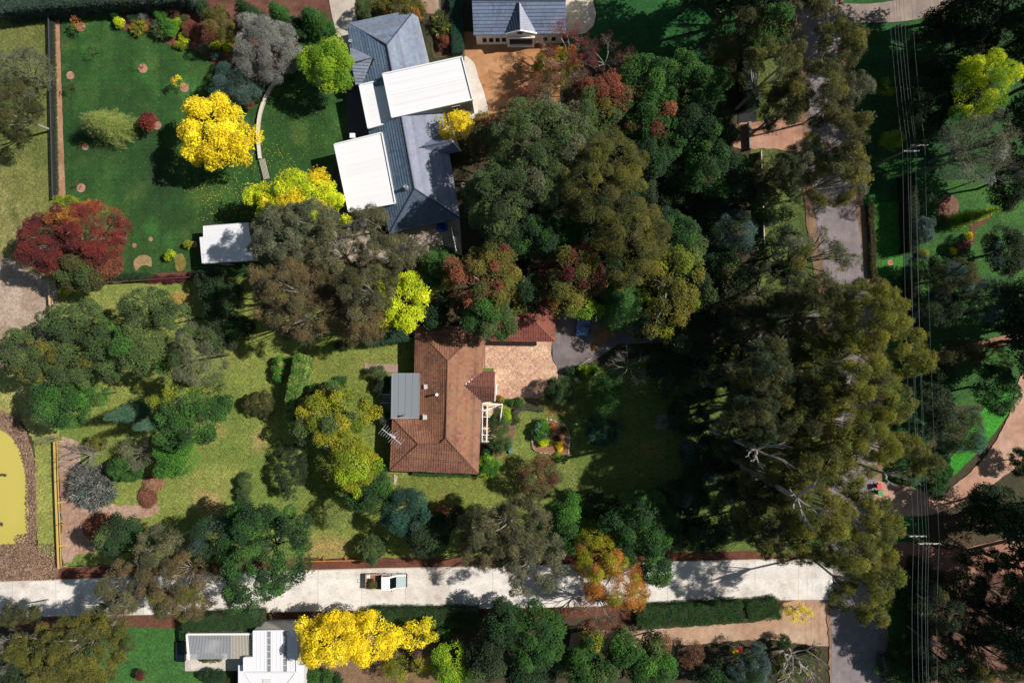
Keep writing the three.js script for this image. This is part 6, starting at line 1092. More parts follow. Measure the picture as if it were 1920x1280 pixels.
tree(1780, 1150, 46, 40, 11, 'euc', 'shade', 'dark gum right of the tall black-green hedge, upper one', { also: 'olived', alsoP: .2, dens: .8 });
tree(1775, 1225, 40, 40, 10, 'euc', 'shade', 'dark gum right of the tall black-green hedge, lower one', { dens: .8 });
tree(1900, 1180, 50, 44, 13, 'euc', 'shade', 'dark gum above the olive corner gum at right', { also: 'olived', alsoP: .3 });
tree(1850, 1050, 44, 18, 6, 'dec', 'shade', 'dark shrub overhanging the lower pink drive at right', { cat: 'shrub', dens: .7 });
hedge([[1732, 1056], [1734, 1150], [1736, 1330]], 18, 3.4, 'shade', 'tall black-green clipped hedge at lower right beside the wires', { wob: .03 });
hedge([[1708, 325], [1712, 400], [1714, 470]], 14, 3.0, 'shade', 'tall dark hedge under the wires above the round grey tree', { wob: .04 });
hedge([[1716, 520], [1720, 600], [1722, 640]], 14, 3.0, 'shade', 'tall dark hedge under the wires beside the giant gum crown', { wob: .04 });
hedge([[1634, 380], [1637, 450], [1640, 520]], 9, 1.0, 'olived', 'low olive hedge between road shoulder and bright lawn', { wob: .2 });
// woodland just outside the frame at right, whose shadows fall into it
for (const [x, y, h, l] of [[2020, 10, 19, 'tall'], [2030, 110, 18, 'broad'], [2020, 200, 18, 'dark'], [2020, 565, 17, 'heavy'], [2000, 640, 13, 'rounded'], [2120, 600, 18, 'shady'], [1995, 1010, 17, 'dense'], [2010, 1110, 18, 'old'], [2000, 1220, 18, 'big'], [2090, 1080, 18, 'ancient'], [1720, -120, 15, 'upright'], [1890, -70, 18, 'crowded'], [1420, -70, 19, 'leaning'], [1330, -85, 17, 'crooked'], [1530, -90, 18, 'stout']]) tree(x, y, 78, 70, h, 'dec', 'shade', `${l} dark woodland tree standing just outside the picture ${y < -60 ? 'above the top edge' : 'past the right edge'}`, { s: .62, dens: 1.1 });

// ---------- fences, walls, street furniture, vehicles ----------
// black paling fence with seedlings
{
  const F = thing('paling_fence', 'black paling fence dividing paddock and lawn', 'fence');
  const a = P(101, 24), b = P(109, 372), n = 190, L = [], pm = mat('#2a2c33', 0.7);
  F.position.copy(a);
  const at = (t, y) => a.clone().lerp(b, t).sub(a).setY(y);
  for (let i = 0; i < n; i++) { const p = at((i + .5) / n, 0); part('paling', box(0.022, 1.2, 0.1, p.x, 0.62, p.z), pm, F); }
  for (const y of [0.25, 1.0]) part('rail', beam(at(0, y), at(1, y), 0.06, 0.08), pm, F);
  for (let i = 0; i <= 12; i++) { const p = at(i / 12, 0); part('post', box(0.1, 1.3, 0.1, p.x - 0.06, 0.62, p.z), pm, F); }
  part('capping', beam(at(0, 1.24), at(1, 1.24), 0.14, 0.04), mat('#4a4e58', 0.6), F);
  let proto = null;
  for (let i = 0; i < 44; i++) {
    const p = P(102.6 + i * 7 / 44, 30 + i * 7.8);
    if (!proto) { proto = tree(104, 30, 2.4, 2.2, .45, 'fine', 'mgreen', 'small green hedge seedling in the row along the black fence', { cat: 'plant', name: 'seedling', s: .17, fill: 1.2, group: 'seedlings beside the black fence' }); proto.position.set(p.x, 0, p.z); continue; }
    const c = proto.clone(); c.name = numbered('seedling'); scene.add(c); c.position.set(p.x, 0, p.z); c.rotation.y = i * 2.1; const s = .8 + .5 * hash2(i, 3); c.scale.setScalar(s);
  }
}
function railFence(name, label, pts, o = {}) {
  const F = thing(name, label, 'fence'), m = o.m || M_.paleTimber, h = o.h || 1.1; const v = pts.map(([x, y]) => P(x, y)); F.position.copy(v[0]);
  for (let i = 0; i + 1 < v.length; i++) {
    const a = v[i].clone().sub(v[0]), b = v[i + 1].clone().sub(v[0]), n = Math.max(1, Math.round(a.distanceTo(b) / (o.gap || 2.6)));
    for (let k = 0; k <= n; k++) { const p = a.clone().lerp(b, k / n); part('post', rbox(.13, h + .1, .13, .02, p.x, h / 2, p.z), m, F); if (o.stay) { const q = p.clone().add(V(.55 * o.stay[0], 0.02, .55 * o.stay[1])); part('brace', beam(p.clone().setY(h * .7), q, .07, .07), m, F); } }
    for (const y of o.rails || [.45, .85]) for (let k = 0; k < n; k++) { const p = a.clone().lerp(b, k / n), q = a.clone().lerp(b, (k + 1) / n); part('rail', beam(p.setY(y + h * .1), q.setY(y + h * .1), .05, .13), m, F); }
    if (o.top) for (let k = 0; k < n; k++) { const p = a.clone().lerp(b, k / n), q = a.clone().lerp(b, (k + 1) / n); part('top_rail', beam(p.setY(h), q.setY(h), o.top, .05), m, F); }
  }
  return F;
}
railFence('rail_fence', 'yellow timber post and rail fence right of the pond', [[111, 826], [113, 900], [116, 980], [119, 1060]], { top: .2, stay: [1, 0], h: 1.15 });
railFence('rail_fence', 'low timber rail fence above the concrete driveway at left', [[122, 1060], [260, 1056], [360, 1052]], { m: M_.timber, h: .9, rails: [.6] });
railFence('rail_fence', 'orange timber rail fence in mulch above the driveway left of the truck', [[568, 1049], [690, 1046]], { m: mat('#c98a42', .85), top: .1, h: .9, stay: [-.2, -.9], rails: [.5] });
railFence('rail_fence', 'thin timber rail fence above the driveway right of the truck', [[790, 1042], [870, 1041]], { m: M_.timber, h: .9, rails: [.6] });
railFence('rail_fence', 'dark timber rail fence along the lower lawn edge', [[128, 534], [250, 528], [372, 520]], { m: mat('#5a3b3c', .85), top: .1, h: 1.0, rails: [.4] });
railFence('rail_fence', 'pale timber fence ending below the red tree at left', [[100, 532], [104, 590]], { top: .24, h: 1.1, m: mat('#d6bc96', .85) });
{ const a = P(1422, 286), b = P(1428, 458), F = thing('boundary_fence', 'thin pale topped fence along the left verge of the road', 'fence', a), d = b.clone().sub(a); const n = 6; for (let i = 0; i < n; i++) { const p = d.clone().multiplyScalar(i / n), q = d.clone().multiplyScalar((i + .98) / n); part('panel', beam(p.clone().setY(.6), q.clone().setY(.6), .04, 1.15), mat('#8f877c', .8), F); part('capping', beam(p.setY(1.2), q.setY(1.2), .12, .05), mat('#cfc8ba', .7), F); } for (let i = 0; i <= n; i++) { const p = d.clone().multiplyScalar(i / n); part('post', box(.1, 1.3, .1, p.x + .07, .65, p.z), mat('#8f877c', .8), F); } }
{ const a = P(848, 430), b = P(858, 476), F = thing('boundary_fence', 'thin white topped fence right of the patio', 'fence', a); part('panel', beam(V(0, .8, 0), b.clone().sub(a).setY(.8), .05, 1.6), mat('#6a6d70', .7), F); part('capping', beam(V(0, 1.62, 0), b.clone().sub(a).setY(1.62), .12, .05), M_.white, F); }
{ // brick gateway walls by the entrance drive
  for (const [x0, y0, x1, y1, l] of [[1320, 0, 1350, 32, 'dark stone edged garden wall slanting at the top right'], [1402, 232, 1404, 282, 'pale brick entrance wall crossing the pink drive']]) { const a = P(x0, y0), b = P(x1, y1), W = thing('garden_wall', l, 'wall', a), d = b.clone().sub(a); part('wall', beam(V(0, .45, 0), d.clone().setY(.45), .24, .9), mat('#8f8178', .9), W); const n = Math.round(d.length() / .42); for (let i = 0; i < n; i++) part('coping_stone', beam(d.clone().multiplyScalar(i / n).setY(.94), d.clone().multiplyScalar((i + .96) / n).setY(.94), .34, .08), mat(i % 2 ? '#b5a89c' : '#a3968a', .9), W); }
}
// curved white garden wall
{
  const pts = [[526, 148], [512, 162], [500, 183], [491, 206], [486, 232], [485, 258], [487, 282], [489, 299]], c = new THREE.CatmullRomCurve3(pts.map(([x, y]) => P(x, y)));
  const W = thing('garden_wall', 'low white curved garden wall on the lawn', 'wall', c.getPoint(.5)), o = W.position.clone(); const n = 26;
  for (let i = 0; i < n; i++) { const a = c.getPointAt(i / n).sub(o), b = c.getPointAt((i + .97) / n).sub(o); part('wall_block', beam(a.clone().setY(.24), b.clone().setY(.24), .3, .48), mat(i % 3 ? '#d8d2c4' : '#cfc8b8', .85), W); part('coping_stone', beam(a.setY(.51), b.setY(.51), .36, .06), mat('#e4dfd2', .8), W); }
}
{ // slatted bench at the end of the wall
  const a = P(493, 300), b = P(502, 337), B = thing('garden_bench', 'long grey slatted bench at the lower end of the curved wall', 'bench', a.clone().lerp(b, .5)), d = b.clone().sub(a), l = d.length(); B.rotation.y = Math.atan2(d.x, d.z);
  const m = mat('#c2bcb0', .85); for (let i = 0; i < 5; i++) part('slat', rbox(.1, .04, l, .012, -.34 + i * .17, .45, 0), m, B); for (const z of [-l * .42, 0, l * .42]) { part('leg', [box(.06, .43, .06, -.28, .215, z), box(.06, .43, .06, .28, .215, z), box(.6, .05, .05, 0, .405, z)], M_.steel, B); }
}
// power poles and wires
{
  const wm = mat('#a7adb0', .4), pm = mat('#8d857a', .95), H = 9.6;
  const poles = [], mk = (px, py, label, arms) => {
    const top = P(px, py, H), T = thing('power_pole', label, 'utility pole', V(top.x, 0, top.z));
    part('pole', tubeCurve([V(0, -.2, 0), V(.02, H * .5, 0), V(0, H + .25, 0)], .16, .1, 8, 4), pm, T);
    arms.forEach(([dx, dy, half, y], k) => { const g = new THREE.Group(); g.name = 'crossarm'; g.position.set(dx, y, dy); T.add(g); part('arm_beam', box(half * 2, .13, .14), mat('#b9b4ab', .8), g); for (let i = 0; i < 4; i++) part('insulator', [cyl(.05, .07, .14, 8, -half + .1 + i * (half * 2 - .2) / 3, .14, 0), cyl(.03, .03, .1, 6, -half + .1 + i * (half * 2 - .2) / 3, .26, 0)], mat('#e4e2dc', .3), g); part('arm_brace', [beam(V(-half * .5, 0, 0), V(0, -.5, 0), .04, .04), beam(V(half * .5, 0, 0), V(0, -.5, 0), .04, .04)], wm, g); });
    return T;
  };
  mk(1722, 271, 'upper power pole with two white crossarms beside the bare grey tree', [[.35, 0, .95, 9.3], [-.3, .5, .98, 8.6]]);
  mk(1744, 1022, 'lower power pole with two white crossarms above the lower pink drive', [[.1, -.1, 1.35, 9.3], [-.9, -.8, 1.05, 8.6]]);
  const W = [ // [x at top edge, x at pole 1, x just above pole 2, x at bottom edge, pole heights]
    [1669, 1693, 1714, 1714, 'leftmost overhead wire beside the hedges'], [1677, 1702, 1732, 1733, 'second overhead wire from the left'], [1683, 1708, 1724, 1726, 'third overhead wire from the left'],
    [1688, 1716, 1743, 1744, 'fourth overhead wire from the left'], [1697, 1719, 1738, 1741, 'fifth overhead wire from the left'], [1712, 1735, 1762, 1760, 'rightmost overhead wire over the right hand gardens'],
  ];
  for (const [x0, x1, x2, x3, l] of W) {
    const s = (xa, ya, xb, yb) => { const a = P(xa, ya, 9.4), b = P(xb, yb, 9.4), r = []; for (let i = 0; i <= 6; i++) { const t = i / 6, p = a.clone().lerp(b, t); p.y -= 4 * t * (1 - t) * .35; r.push(p); } return r; };
    const o = thing('power_line', l + ' between the poles', 'power line', P(x1, 271, 9.4)), pts = (a) => a.map(p => p.sub(o.position));
    part('wire', [tubeCurve(pts(s(x0 - 4, -40, x1, 271)), .011, .011, 4, 12), tubeCurve(pts(s(x1, 271, x2, 1014)), .011, .011, 4, 24), tubeCurve(pts(s(x2, 1014, x3, 1330)), .011, .011, 4, 12)], mat('#7d888a', .7), o);
  }
}
// white utility truck with a loaded tray, facing right
{
  const c = P(726, 1085), T = thing('utility_truck', 'white single cab utility truck with a timber sided tray on the driveway', 'truck', c);
  const body = mat('#c2d4d8', .3, { k: .66 }), white = mat('#f2f2f0', .3, { k: .85 }), bl = mat('#15181a', .5), wood = mat('#a8714f', .85);
  const prof = new THREE.Shape(); [[-.35, .55], [2.35, .55], [2.55, .75], [2.5, 1.0], [1.35, 1.16], [.62, 1.82], [.5, 1.86], [-.3, 1.86], [-.35, 1.7]].forEach((p, i) => i ? prof.lineTo(...p) : prof.moveTo(...p));
  const g = new THREE.ExtrudeGeometry(prof, { depth: 1.62, bevelEnabled: true, bevelSize: .06, bevelThickness: .08, bevelSegments: 3 }); g.translate(0, 0, -.81); part('cab', g, white, T);
  part('bonnet', [rbox(1.16, .07, 1.5, .03, 1.93, 1.13, 0)].map(q => q.rotateZ(-.1).translate(.02, .215, 0)), body, T);
  part('windscreen', [box(.98, .03, 1.42)].map(q => q.rotateZ(-.73).translate(1.045, 1.555, 0)), M_.glass, T);
  for (const z of [-.9, .9]) { part('side_window', box(.72, .36, .03, .12, 1.56, z), M_.glass, T); part('mirror', rbox(.1, .16, .24, .03, .78, 1.35, z * 1.16), bl, T); }
  part('rear_window', box(.03, .36, 1.3, -.42, 1.58, 0), M_.glass, T);
  part('bumper', [rbox(.26, .34, 1.8, .08, 2.62, .55, 0), rod(V(2.72, .95, -.7), V(2.72, .95, .7), .04), rod(V(2.72, .6, -.5), V(2.72, .97, -.5), .035), rod(V(2.72, .6, .5), V(2.72, .97, .5), .035)], bl, T);
  for (const z of [-.66, .66]) part('headlight', rbox(.1, .16, .3, .04, 2.52, .84, z), M_.glass, T);
  part('tray', [box(2.3, .08, 1.9, -1.5, .84, 0)], wood, T);
  part('dropside', box(2.3, .3, .06, -1.5, 1.0, .95), mat('#d8cbb8', .7), T); part('dropside', box(2.3, .3, .06, -1.5, 1.0, -.95), mat('#d8cbb8', .7), T); part('tailboard', box(.06, .3, 1.9, -2.65, 1.0, 0), mat('#d8c4a4', .7), T);
  part('headboard', [box(.06, .9, 1.84, -.42, 1.3, 0), rod(V(-.42, 1.86, -.85), V(-.42, 1.86, .85), .05)], white, T);
  part('toolbox', rbox(.5, .5, 1.6, .05, -.75, 1.14, 0), bl, T);
  for (const x of [-1.75, 1.7]) for (const z of [-.78, .78]) { const w = new THREE.Group(); w.name = 'wheel'; w.position.set(x, .36, z); T.add(w); part('tyre', new THREE.TorusGeometry(.25, .11, 8, 18), bl, w); part('rim', new THREE.CylinderGeometry(.17, .17, .12, 14).rotateX(Math.PI / 2), M_.steel, w); }
  part('chassis', box(4.6, .2, .9, .1, .55, 0), bl, T);
  // load
  const ld = V(c.x - 1.95, .88, c.z); const heap = tree(704, 1089, 8, 7, .7, 'fine', 'olive', 'green and brown garden cuttings loaded in the truck tray', { cat: 'cuttings', name: 'cuttings', also: 'brown', alsoP: .5, s: .22 }); heap.position.set(ld.x + .2, .88, ld.z + .4);
  const bag = thing('white_sack', 'white sack in the rear corner of the truck tray', 'sack', V(c.x - 2.35, .88, c.z - .66)); part('sack', rbox(.5, .3, .42, .1, 0, .15, 0), white, bag); part('tie', cyl(.06, .1, .1, 8, .18, .34, 0), white, bag);
  const mach = thing('power_mower', 'dark garden machine lying in the truck tray', 'mower', V(c.x - 1.95, .88, c.z - .1)); part('deck', rbox(.7, .22, .55, .08, 0, .15, 0), mat('#3a2a22', .6), mach); part('engine', cyl(.14, .16, .2, 10, 0, .36, 0), bl, mach); part('handle', [rod(V(-.3, .25, -.2), V(-.75, .6, -.2), .02), rod(V(-.3, .25, .2), V(-.75, .6, .2), .02), rod(V(-.75, .6, -.2), V(-.75, .6, .2), .02)], bl, mach);
}
// dark blue car under the trees
{
  const c = P(1092, 600), T = thing('blue_car', 'dark blue hatchback car parked in tree shade beside the garage', 'car', c); T.rotation.y = -Math.PI / 2 - .06;
  const paint = new THREE.MeshPhysicalMaterial({ color: col('#2a4f8a', .6), roughness: .3, clearcoat: 1, clearcoatRoughness: .05 }), bl = mat('#121416', .6);
  const sh = new THREE.Shape(); [[-2.0, .35], [2.0, .35], [2.08, .6], [1.95, .86], [1.0, .98], [.45, 1.36], [-.9, 1.42], [-1.75, 1.05], [-2.02, .95]].forEach((p, i) => i ? sh.lineTo(...p) : sh.moveTo(...p));
  const g = new THREE.ExtrudeGeometry(sh, { depth: 1.5, bevelEnabled: true, bevelSize: .07, bevelThickness: .1, bevelSegments: 3 }); g.translate(0, 0, -.75); part('body', g, paint, T);
  part('windscreen', [box(.74, .02, 1.36)].map(q => q.rotateZ(-.6).translate(.76, 1.2, 0)), M_.glass, T); part('rear_window', [box(.8, .02, 1.3)].map(q => q.rotateZ(.42).translate(-1.34, 1.31, 0)), M_.glass, T);
  part('sunroof', box(.7, .02, 1.0, -.2, 1.475, 0), M_.glass, T);
  for (const z of [-.86, .86]) { part('side_window', box(1.2, .28, .02, -.2, 1.18, z), M_.glass, T); part('mirror', rbox(.12, .12, .2, .03, .5, 1.05, z * 1.1), paint, T); part('headlight', rbox(.1, .14, .32, .04, 2.05, .72, z * .7), mat('#cfd6da', .2), T); }
  for (const x of [-1.25, 1.3]) for (const z of [-.76, .76]) { const w = new THREE.Group(); w.name = 'wheel'; w.position.set(x, .31, z); T.add(w); part('tyre', new THREE.TorusGeometry(.22, .1, 8, 18), bl, w); part('rim', new THREE.CylinderGeometry(.16, .16, .1, 14).rotateX(Math.PI / 2), M_.steel, w); }
}
// wheelie bins beside the pink drive
for (const [x, y, lid, bodyc, l] of [[1642, 909, '#d8352c', '#2c2f30', 'wheelie bin with red lid beside the pink drive under the gums'], [1644, 921, '#3f9a5a', '#1f5a3a', 'green wheelie bin beside the pink drive below the red lidded one']]) {
  const B = thing('wheelie_bin', l, 'bin', P(x, y), .1); const m = mat(bodyc, .6);
  const g = new THREE.CylinderGeometry(.4, .3, .9, 4, 1); g.rotateY(Math.PI / 4); g.translate(0, .5, 0); part('body', g, m, B); part('lid', [rbox(.62, .07, .66, .03, 0, .99, 0), box(.5, .05, .08, 0, 1.0, .35)], mat(lid, .5), B); part('handle', rod(V(-.24, .95, -.36), V(.24, .95, -.36), .025), m, B);
  for (const s of [-.24, .24]) part('wheel', new THREE.CylinderGeometry(.11, .11, .06, 12).rotateZ(Math.PI / 2).translate(s, .11, -.3), mat('#15181a', .7), B);
}
// ducks on the pond
for (const [x, y, a, l] of [[6, 889, .3, 'dark duck swimming at left of the pair on the pond'], [12, 889.5, -.4, 'dark duck swimming at right of the pair on the pond'], [6, 981, 1.8, 'single dark duck low on the pond']]) {
  const D = thing('duck', l, 'duck', P(x, y).setY(.004 * layer), a); const m = mat('#4a4640', .8);
  const b = new THREE.SphereGeometry(.17, 12, 8); b.scale(1.5, .7, 1); b.translate(0, .08, 0); const t = new THREE.ConeGeometry(.08, .2, 8); t.rotateZ(1.2); t.translate(-.28, .13, 0); const n = rod(V(.16, .12, 0), V(.24, .3, 0), .055, .045, 8), h = new THREE.SphereGeometry(.07, 10, 8); h.translate(.26, .33, 0);
  part('body', [b, t, n, h], m, D); const bk = new THREE.ConeGeometry(.03, .1, 6); bk.rotateZ(-Math.PI / 2); bk.translate(.36, .32, 0); part('beak', bk, mat('#b88a3a', .6), D); for (const s of [-.12, .12]) { const w = new THREE.SphereGeometry(.1, 8, 6); w.scale(1.6, .5, .4); w.translate(-.03, .13, s); part('wing', w, mat('#37332e', .8), D); }
}
// television aerial on a tall mast by the house
{
  const h = 8.5, top = P(734, 818, h), T = thing('television_aerial', 'large television aerial on a tall mast at the left wall of the brown house', 'aerial', V(top.x, 0, top.z)), m = mat('#cfd3d4', .4);
  part('mast', rod(V(0, 0, 0), V(0, h, 0), .035, .025, 6), m, T); const d = V(.62, 0, .5).normalize(), s = V(d.z, 0, -d.x);
  part('boom', beam(d.clone().multiplyScalar(-1.5).setY(h), d.clone().multiplyScalar(1.5).setY(h), .07, .06), m, T);
  for (let i = 0; i < 10; i++) { const p = d.clone().multiplyScalar(-1.45 + i * .32), L = i === 0 ? .75 : .5 + .32 * hash2(i, 7); part('element', rod(p.clone().addScaledVector(s, -L).setY(h), p.clone().addScaledVector(s, L).setY(h), .018, .018, 5), m, T); }
  part('balun_box', rbox(.3, .16, .24, .04, .3, h - .1, .1), mat('#e2e2e0', .5), T); part('reflector', beam(d.clone().multiplyScalar(-.4).addScaledVector(s, .1).setY(h + .05), d.clone().multiplyScalar(.35).addScaledVector(s, .1).setY(h + .05), .16, .03), m, T);
}
// dead log, brush piles
{
  const a = P(60, 178), L = thing('dead_log', 'pale fallen branch lying below the thin paddock tree', 'log', a); part('log', [tubeCurve([V(-1.4, .35, -.7), V(-.5, .25, -.3), V(.3, .16, .05), V(.6, .14, .1)], .06, .16, 7, 8), tubeCurve([V(-.5, .25, -.3), V(-.7, .35, .2), V(-1, .3, .5)], .06, .02, 5, 5)], BARK.white, L);
}
function brush(cx, cy, rx, ry, h, hexes, label, seed) {
  const r = mulberry(seed), B = thing('brush_heap', label, 'brush heap', P(cx, cy)), X = M(rx), Z = M(ry); const groups = hexes.map(() => []);
  for (let i = 0; i < 420; i++) { const a = r() * 6.283, q = Math.sqrt(r()), y = h * (1 - q * q) * r() + .04, p = V(Math.cos(a) * q * X, y, Math.sin(a) * q * Z), d = V(r() - .5, (r() - .4) * .4, r() - .5).normalize().multiplyScalar(.25 + r() * .5); groups[Math.floor(r() * hexes.length)].push(rod(p, p.clone().add(d), .022 + r() * .03, .01, 4)); }
  groups.forEach((g, i) => part('twig', g, mat(hexes[i], .95), B, null, 'stuff'));
  const lv = []; for (let i = 0; i < 300; i++) { const a = r() * 6.283, q = Math.sqrt(r()), c = lin(hexes[Math.floor(r() * hexes.length)], .8); lv.push({ p: V(Math.cos(a) * q * X, h * (1 - q * q) * .7 + .05, Math.sin(a) * q * Z), s: .28 + r() * .2, n: V(0, 1, 0), c }); } foliage('dry_leaves', lv, 'small', B);
}
brush(289, 905, 17, 13, 1.0, ['#c9a284', '#b88a6a', '#a06e54'], 'pale brown brush heap on the lawn, upper half', 61); brush(277, 930, 15, 20, .9, ['#8d5f48', '#a4735a', '#7a4e3e'], 'rusty brown brush heap joined below the pale one', 62);
brush(190, 988, 34, 27, .8, ['#a86a52', '#bb8068', '#93573f'], 'broad rust coloured heap of dry cuttings by the yellow fence', 63);
// urn, cone, stones, small things
{ const U = thing('terracotta_urn', 'terracotta planter bowl on pinkish soil in the dark wood', 'planter', P(1312, 452)); const pf = [[.0, 0], [.35, 0], [.4, .1], [.3, .2], [.55, .55], [.6, .6], [.52, .62], [.45, .56], [0, .5]].map(q => new THREE.Vector2(...q)); part('bowl', new THREE.LatheGeometry(pf, 20), mat('#b87a58', .85), U); part('soil', cyl(.46, .46, .04, 16, 0, .56, 0), mat('#6a5038', 1), U); }
{ const C = thing('orange_bucket', 'orange bucket standing at the lower edge of the concrete driveway', 'bucket', P(432, 1147)); part('tub', [new THREE.CylinderGeometry(.26, .2, .4, 14, 1, true).translate(0, .2, 0), cyl(.2, .2, .02, 14, 0, .03, 0)], mat('#f06a1c', .5), C); part('rim', new THREE.TorusGeometry(.26, .02, 6, 18).rotateX(Math.PI / 2).translate(0, .4, 0), mat('#f57a2c', .5), C); }
{ const p = thing('paddling_pool', 'round blue inflatable paddling pool on the shaded patio', 'paddling pool', P(829, 425)); const m = mat('#1f4fb8', .4); part('ring', new THREE.TorusGeometry(.62, .15, 10, 28).rotateX(Math.PI / 2).translate(0, .16, 0), m, p); part('ring', new THREE.TorusGeometry(.6, .13, 10, 28).rotateX(Math.PI / 2).translate(0, .38, 0), mat('#2a5fcf', .4), p); part('water', cyl(.56, .56, .04, 20, 0, .24, 0), new THREE.MeshPhysicalMaterial({ color: 0x123a7a, roughness: .08 }), p); }
{ const p = thing('orange_cushion', 'orange garden cushion on the patio edge beside the dark slate roof', 'cushion', P(713, 428, 0)); part('pad', rbox(.5, .16, .4, .07, 0, .1, 0), mat('#c8552a', .8), p); part('piping', new THREE.TorusGeometry(.2, .015, 5, 16).rotateX(Math.PI / 2).translate(0, .18, 0), mat('#a8431f', .8), p); }
for (const [x, y, l] of [[868, 347, 'pale stone garden seat right of the dark slate roof'], [1081, 711, 'white painted rock beside the dark dome']]) { const S = thing('garden_stone', l, 'stone', P(x, y)); const g = new THREE.IcosahedronGeometry(.34, 1); const p = g.attributes.position; for (let i = 0; i < p.count; i++) { const k = .8 + .4 * vnoise(p.getX(i) * 5 + x, p.getZ(i) * 5, 3); p.setXYZ(i, p.getX(i) * k, p.getY(i) * k * .6 + .16, p.getZ(i) * k); } g.computeVertexNormals(); part('rock', g, mat('#d8d2c8', .9), S); }
{ const B = thing('blue_barrel', 'small blue-grey water tub at the edge of the curved stone bed', 'tub', P(951, 836)); part('tub', [new THREE.CylinderGeometry(.3, .24, .4, 14).translate(0, .2, 0)], mat('#5f8a96', .5), B); part('rim', new THREE.TorusGeometry(.3, .025, 6, 18).rotateX(Math.PI / 2).translate(0, .4, 0), mat('#7a9fa8', .5), B); B.position.copy(P(958, 845)); }
{ // stepping stones
  let k = 0; for (const y of [1262, 1271, 1279]) tag(part('stepping_stone', rbox(.42, .08, .42, .03), mat('#d8d4ca', .9), null, P(390 + (k % 2), y).setY(.004 * layer + .02)), ['topmost white square stepping stone beside the dark green dome', 'second white square stepping stone beside the dark green dome', 'lowest white square stepping stone at the bottom edge'][k++], 'stepping stone', 'stepping stones on the bottom left lawn');
}
{ // bright tulip clumps
  for (const [x, y, hx, l] of [[1373, 1213, '#f2d31a', 'big bright yellow flower head beside the red one below the gravel path'], [1381, 1210, '#e0243c', 'big bright red flower head beside the yellow one below the gravel path']]) { const F = thing('flower', l, 'flower', P(x, y)); part('stem', [rod(V(0, 0, 0), V(0, 1.1, 0), .03)], mat('#3f6a30', .9), F); for (let i = 0; i < 7; i++) { const g = new THREE.SphereGeometry(.22, 8, 6); g.scale(1, .45, .8); g.translate(.22, 0, 0); g.rotateZ(.35); g.rotateY(i / 7 * 6.283); g.translate(0, 1.15, 0); part('petal', g, mat(hx, .7), F); } part('centre', new THREE.SphereGeometry(.12, 8, 6).translate(0, 1.18, 0), mat(hx, .8), F); }
}
// stone edging of the island bed and its mulch
{
  const L = [[1002, 800], [1012, 787], [1030, 786], [1046, 792], [1060, 798], [1067, 815], [1066, 840], [1063, 858], [1052, 866], [1040, 860], [1028, 850], [1012, 848], [1000, 840], [997, 822]];
  sheet('garden_bed', 'island flower bed of brown mulch on the lawn right of the brown house', 'garden bed', L, GM.soil, tones('#b58468', '#a5745a', '#c09478', .5, 301), { per: 4, res: .4 });
  const c = new THREE.CatmullRomCurve3(L.map(([x, y]) => P(x, y)), true), E = thing('stone_edging', 'ring of small stones edging the island flower bed', 'edging', P(1033, 824)); const r = mulberry(8);
  const sg = [0, 1, 2].map(i => { const g = new THREE.IcosahedronGeometry(.13, 0); g.scale(1.2, .8, 1); return g; }); const ms = ['#b8a898', '#9a8c80', '#cfc2b2'].map(h => mat(h, .95));
  for (let i = 0; i < 64; i++) { const p = c.getPointAt(i / 64).sub(E.position); const s = part('stone', sg[i % 3], ms[Math.floor(r() * 3)], E, V(p.x, .1 + r() * .04, p.z)); s.rotation.set(r() * 3, r() * 3, r()); s.scale.setScalar(.8 + r() * .6); }
}
// stones of the pond bank
{
  const r = mulberry(19), g = new THREE.IcosahedronGeometry(1, 0), inside = (x, y) => { const t = clamp((y - 785) / 260), xi = 8 + 46 * Math.sin(Math.min(1, t * 2.2) * 1.57), xo = xi + 26; return y < 1018 ? x > xi - 4 + (y > 1000 ? -20 : 0) && x < (y < 810 ? xi + 30 : xo - 4) && x < 70 : x < 108 && x > -30 && y < 1086; };
  const list = []; for (let i = 0; i < 9000 && list.length < 3600; i++) { const x = -30 + r() * 140, y = 775 + r() * 312; if (!inside(x, y) || y > 1018 && r() < .35) continue; list.push([x, y, .05 + .11 * r() * r()]); }
  const im = new THREE.InstancedMesh(g, mat('#ffffff', .95, { k: .62 }), list.length), tn = ['#917560', '#7d6554', '#a48c76', '#6b5446', '#b09a84'].map(h => lin(h, 1)); im.name = 'bank_stones';
  list.forEach(([x, y, s], i) => { const p = P(x, y); _q.setFromEuler(_e.set(r() * 3, r() * 3, r() * 3)); _m.compose(V(p.x, .004 * layer + s * .25, p.z), _q, _s.set(s * 1.3, s * .8, s)); im.setMatrixAt(i, _m); const c = tn[Math.floor(r() * 5)]; im.setColorAt(i, _c.setRGB(...c)); });
  im.castShadow = im.receiveShadow = true; tag(im, 'small brown stones of the pond bank', 'stones', null, 'stuff'); scene.add(im);
}
// driveway edging timber of the asphalt
{ const a = P(1076, 692), b = P(1110, 670), K = thing('kerb', 'thin pale kerb along the lower edge of the asphalt driveway', 'kerb', a); const d = b.clone().sub(a); for (let i = 0; i < 5; i++) part('kerb_stone', beam(d.clone().multiplyScalar(i / 5).setY(.08), d.clone().multiplyScalar((i + .97) / 5).setY(.08), .12, .16), mat('#c8b8a0', .9), K); }

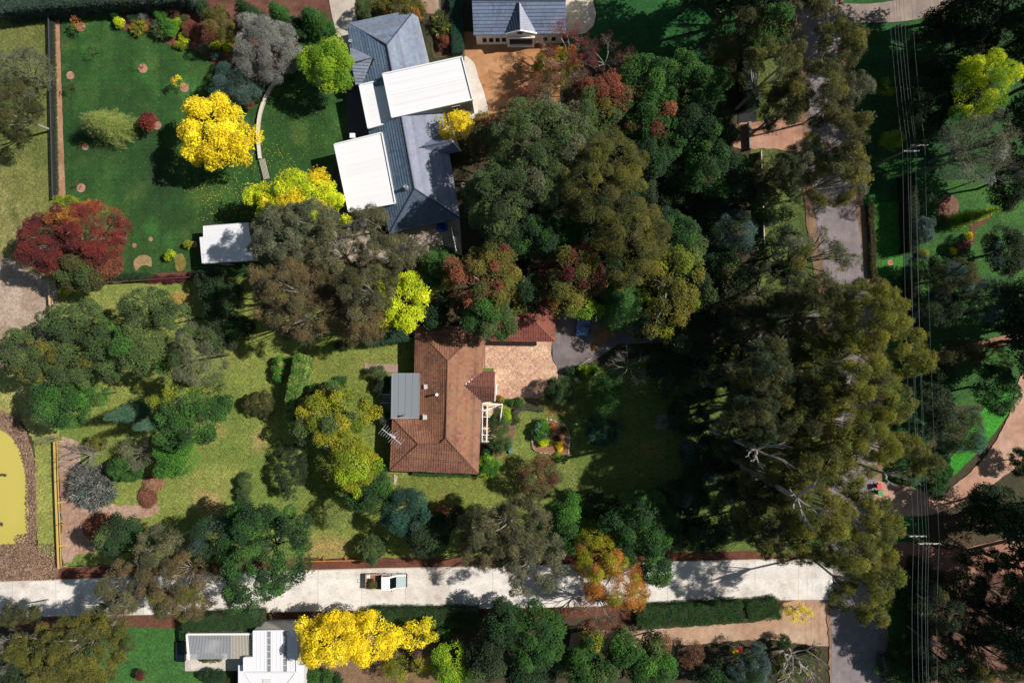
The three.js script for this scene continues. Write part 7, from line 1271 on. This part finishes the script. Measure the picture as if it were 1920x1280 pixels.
// fallen leaves lying on the lawns
{
  const r = mulberry(404), g = new THREE.BufferGeometry(); g.setAttribute('position', new THREE.Float32BufferAttribute([-.5, 0, 0, 0, .12, .3, .5, .05, 0, -.5, 0, 0, .5, .05, 0, 0, .1, -.3], 3)); g.setAttribute('uv', new THREE.Float32BufferAttribute(new Float32Array(12), 2)); g.computeVertexNormals();
  const zones = [[450, 330, 110, 80, 900, 'yel'], [560, 230, 60, 80, 500, 'lyel'], [430, 400, 60, 50, 400, 'yel'], [300, 180, 180, 150, 260, 'pale'], [460, 780, 90, 150, 900, 'pale'], [560, 930, 120, 60, 420, 'pale'], [660, 680, 70, 50, 200, 'lyel'], [840, 915, 110, 26, 300, 'orange'], [60, 230, 60, 200, 500, 'pale'], [1030, 830, 110, 80, 300, 'orange'], [1100, 640, 60, 40, 300, 'orange'], [640, 1100, 300, 40, 160, 'brown'], [1350, 1100, 180, 30, 260, 'rust'], [980, 700, 60, 40, 200, 'rust'], [1660, 440, 24, 70, 80, 'lyel'], [1800, 420, 80, 60, 160, 'lyel'], [1560, 420, 40, 90, 160, 'brown'], [1610, 1220, 50, 70, 120, 'brown']];
  const list = []; for (const [x, y, rx, ry, n, p] of zones) for (let i = 0; i < n * .6; i++) { const a = r() * 6.283, q = Math.sqrt(r()); list.push([x + Math.cos(a) * q * rx, y + Math.sin(a) * q * ry, p]); }
  const im = new THREE.InstancedMesh(g, new THREE.MeshStandardMaterial({ color: 0xffffff, roughness: .9, side: THREE.DoubleSide }), list.length); im.name = 'fallen_leaves';
  list.forEach(([x, y, p], i) => { const v = P(x, y), s = .05 + .06 * r(); _q.setFromEuler(_e.set((r() - .5) * .5, r() * 6.28, (r() - .5) * .5)); _m.compose(V(v.x, .004 * layer + .03, v.z), _q, _s.set(s, s, s)); im.setMatrixAt(i, _m); const c = pickTone(palLin[p], r, {}); im.setColorAt(i, _c.setRGB(...c)); });
  im.castShadow = im.receiveShadow = true; tag(im, 'small fallen autumn leaves scattered over lawns and paving', 'fallen leaves', null, 'stuff'); scene.add(im);
}

console.log('sprays', sprayTotal, 'layers', layer);
renderer.render(scene, camera);
